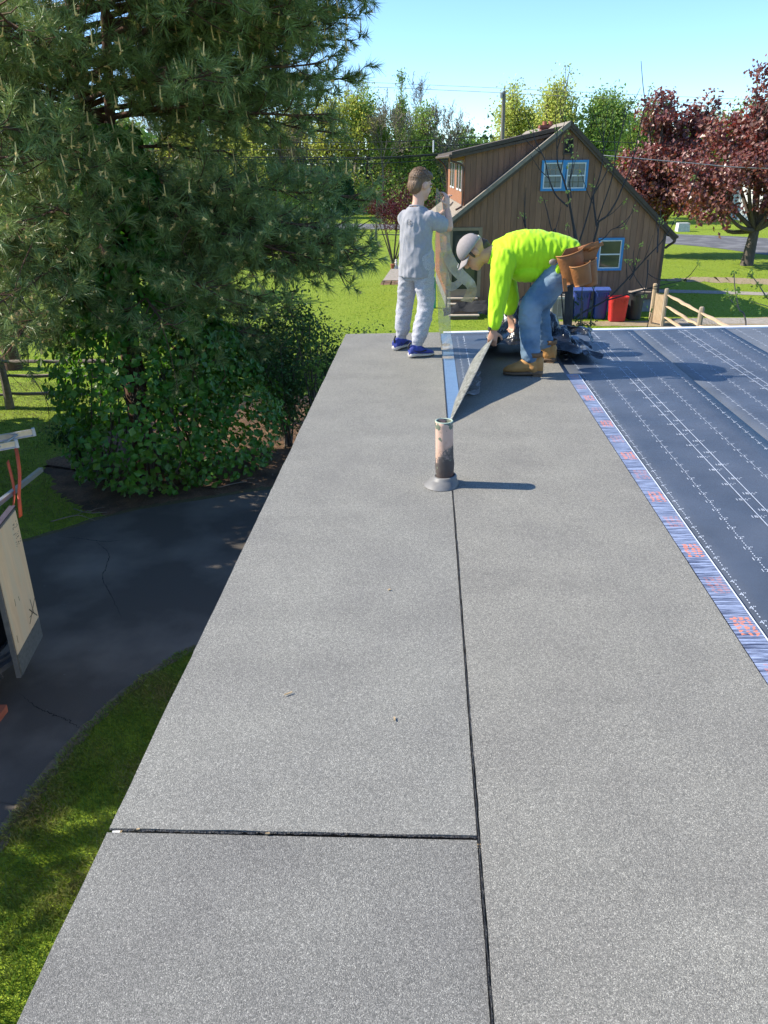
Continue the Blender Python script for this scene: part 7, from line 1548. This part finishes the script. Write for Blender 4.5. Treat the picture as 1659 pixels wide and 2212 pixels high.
plate([(.945, .715), (.972, .712), (.990, .625), (.962, .622)], 5.560, .02, 'hammer_loop', M_LEATH)
for q, (x, z) in enumerate(((1.10, .925), (1.135, .930), (1.165, .925))): V, F = tube_arrays([(x-.05, 5.62, ROOF_Z+z-.03), (x+.05, 5.615, ROOF_Z+z+.012)], [(.016, .005), (.012, .004)], 8); obj('leather_strap', V, F, M_LEATH, man, smooth=True)
V, F = tube_arrays([(.962, 5.585, ROOF_Z+.79), (.958, 5.58, ROOF_Z+.855)], [.007, .006], 8); obj('hand_tool', V, F, mat('dark_steel', (.10, .10, .11), rough=.4, metal=.7), man)
V, F = ellipsoid(bp_(.885, 5.640, .80), (.028, .014, .022)); obj('tape_measure', V, F, mat('tan_tape', (.30, .24, .19), rough=.5), man, smooth=True)
V, F = ellipsoid(bp_(.925, 5.635, .755), (.020, .016, .034)); obj('knotted_hem', V, F, M_NEON, man, smooth=True)

# ---- crumpled black release plastic
def crumple_mat():
    m, nt, N, L, b = new_mat('crumpled_black_plastic'); tc = N.new('ShaderNodeTexCoord'); n1 = N.new('ShaderNodeTexNoise'); n1.inputs['Scale'].default_value = 5; n1.inputs['Detail'].default_value = 5; L.new(tc.outputs['Object'], n1.inputs[0])
    r1 = ramp(N, [(.50, (.012, .013, .016)), (.60, (.030, .034, .042)), (.68, (.22, .27, .33))]); L.new(n1.outputs[0], r1.inputs[0]); L.new(r1.outputs[0], b.inputs['Base Color']); b.inputs['Roughness'].default_value = .26; b.inputs['Specular IOR Level'].default_value = .7
    n2 = N.new('ShaderNodeTexNoise'); n2.inputs['Scale'].default_value = 22; n2.inputs['Detail'].default_value = 4; L.new(tc.outputs['Object'], n2.inputs[0]); bp = N.new('ShaderNodeBump'); bp.inputs['Strength'].default_value = .6; bp.inputs['Distance'].default_value = .02; L.new(n2.outputs[0], bp.inputs['Height']); L.new(bp.outputs[0], b.inputs['Normal']); return m
M_CRUM = crumple_mat()
def crumple(fn, n, m_, amp, sc, seed, label, mt=None):
    V = []
    for i in range(n):
        for j in range(m_):
            p = np.array(fn(i/(n-1), j/(m_-1)), float); q = []
            for s in range(3):
                a = mnoise.noise((p[0]*sc+s*7, p[1]*sc, p[2]*sc+seed)); b2 = mnoise.noise((p[0]*sc*2.6+s*3, p[1]*sc*2.6, p[2]*sc*2.6+seed)); q.append((.45-abs(a))*1.5-.2+.5*(.4-abs(b2)))
            p = p+np.array(q)*amp; p[2] = max(p[2], roofz(p[0])+.012); V.append(p)
    F = np.array([(i*m_+j, i*m_+j+1, (i+1)*m_+j+1, (i+1)*m_+j) for i in range(n-1) for j in range(m_-1)]); o = obj('plastic_sheet', V, F, mt or M_CRUM, smooth=False); md = o.modifiers.new('t', 'SOLIDIFY'); md.thickness = .0025
    return tag(o, label, 'plastic sheet', 'crumpled black plastic on the roof')
# heap between the hands and the far edge
crumple(lambda u, v: bp_(.50+.62*u, 6.12+.80*v, .02+.34*math.sin(math.pi*min(1, u*1.05))**.8*math.sin(math.pi*min(1, v*1.1+.05))**.9), 40, 40, .13, 2.7, 1, 'heap of crumpled black plastic under the man hands')
crumple(lambda u, v: bp_(.14+.46*u, 6.98-.10*v+.05*math.sin(u*5), .235+.10*math.sin(u*2.2)-(.035+.10*u)*v-.10*max(0, u-.85)), 34, 20, .035, 4.5, 2, 'black plastic wing lifted out toward the boy', mat('black_plastic_underside', (.022, .023, .025), (.034, .035, .037), scale=4, rough=.85, spec=.15))
crumple(lambda u, v: bp_(.92+.44*u, 5.98+.58*v, .02+.15*math.sin(math.pi*min(1, .25+u*.8))*math.sin(math.pi*(.12+.8*v))), 34, 34, .09, 3.6, 3, 'crumpled black plastic tail lying right of the boots')
crumple(lambda u, v: bp_(1.02+.36*u, 6.45+.30*v, .03+.13*math.sin(math.pi*(.15+.75*u))*math.sin(math.pi*(.1+.85*v))), 28, 28, .08, 4.0, 4, 'creased black plastic corner pointing at the base sheets')
o = crumple(lambda u, v: bp_(.26+.10*u+.05*v, 5.05+.55*v, .012+.02*u), 14, 36, .018, 9, 5, 'torn scrap of greyish film on the base sheet beside the flap', film_mat('grey_film', (.42, .43, .45), .7, False))
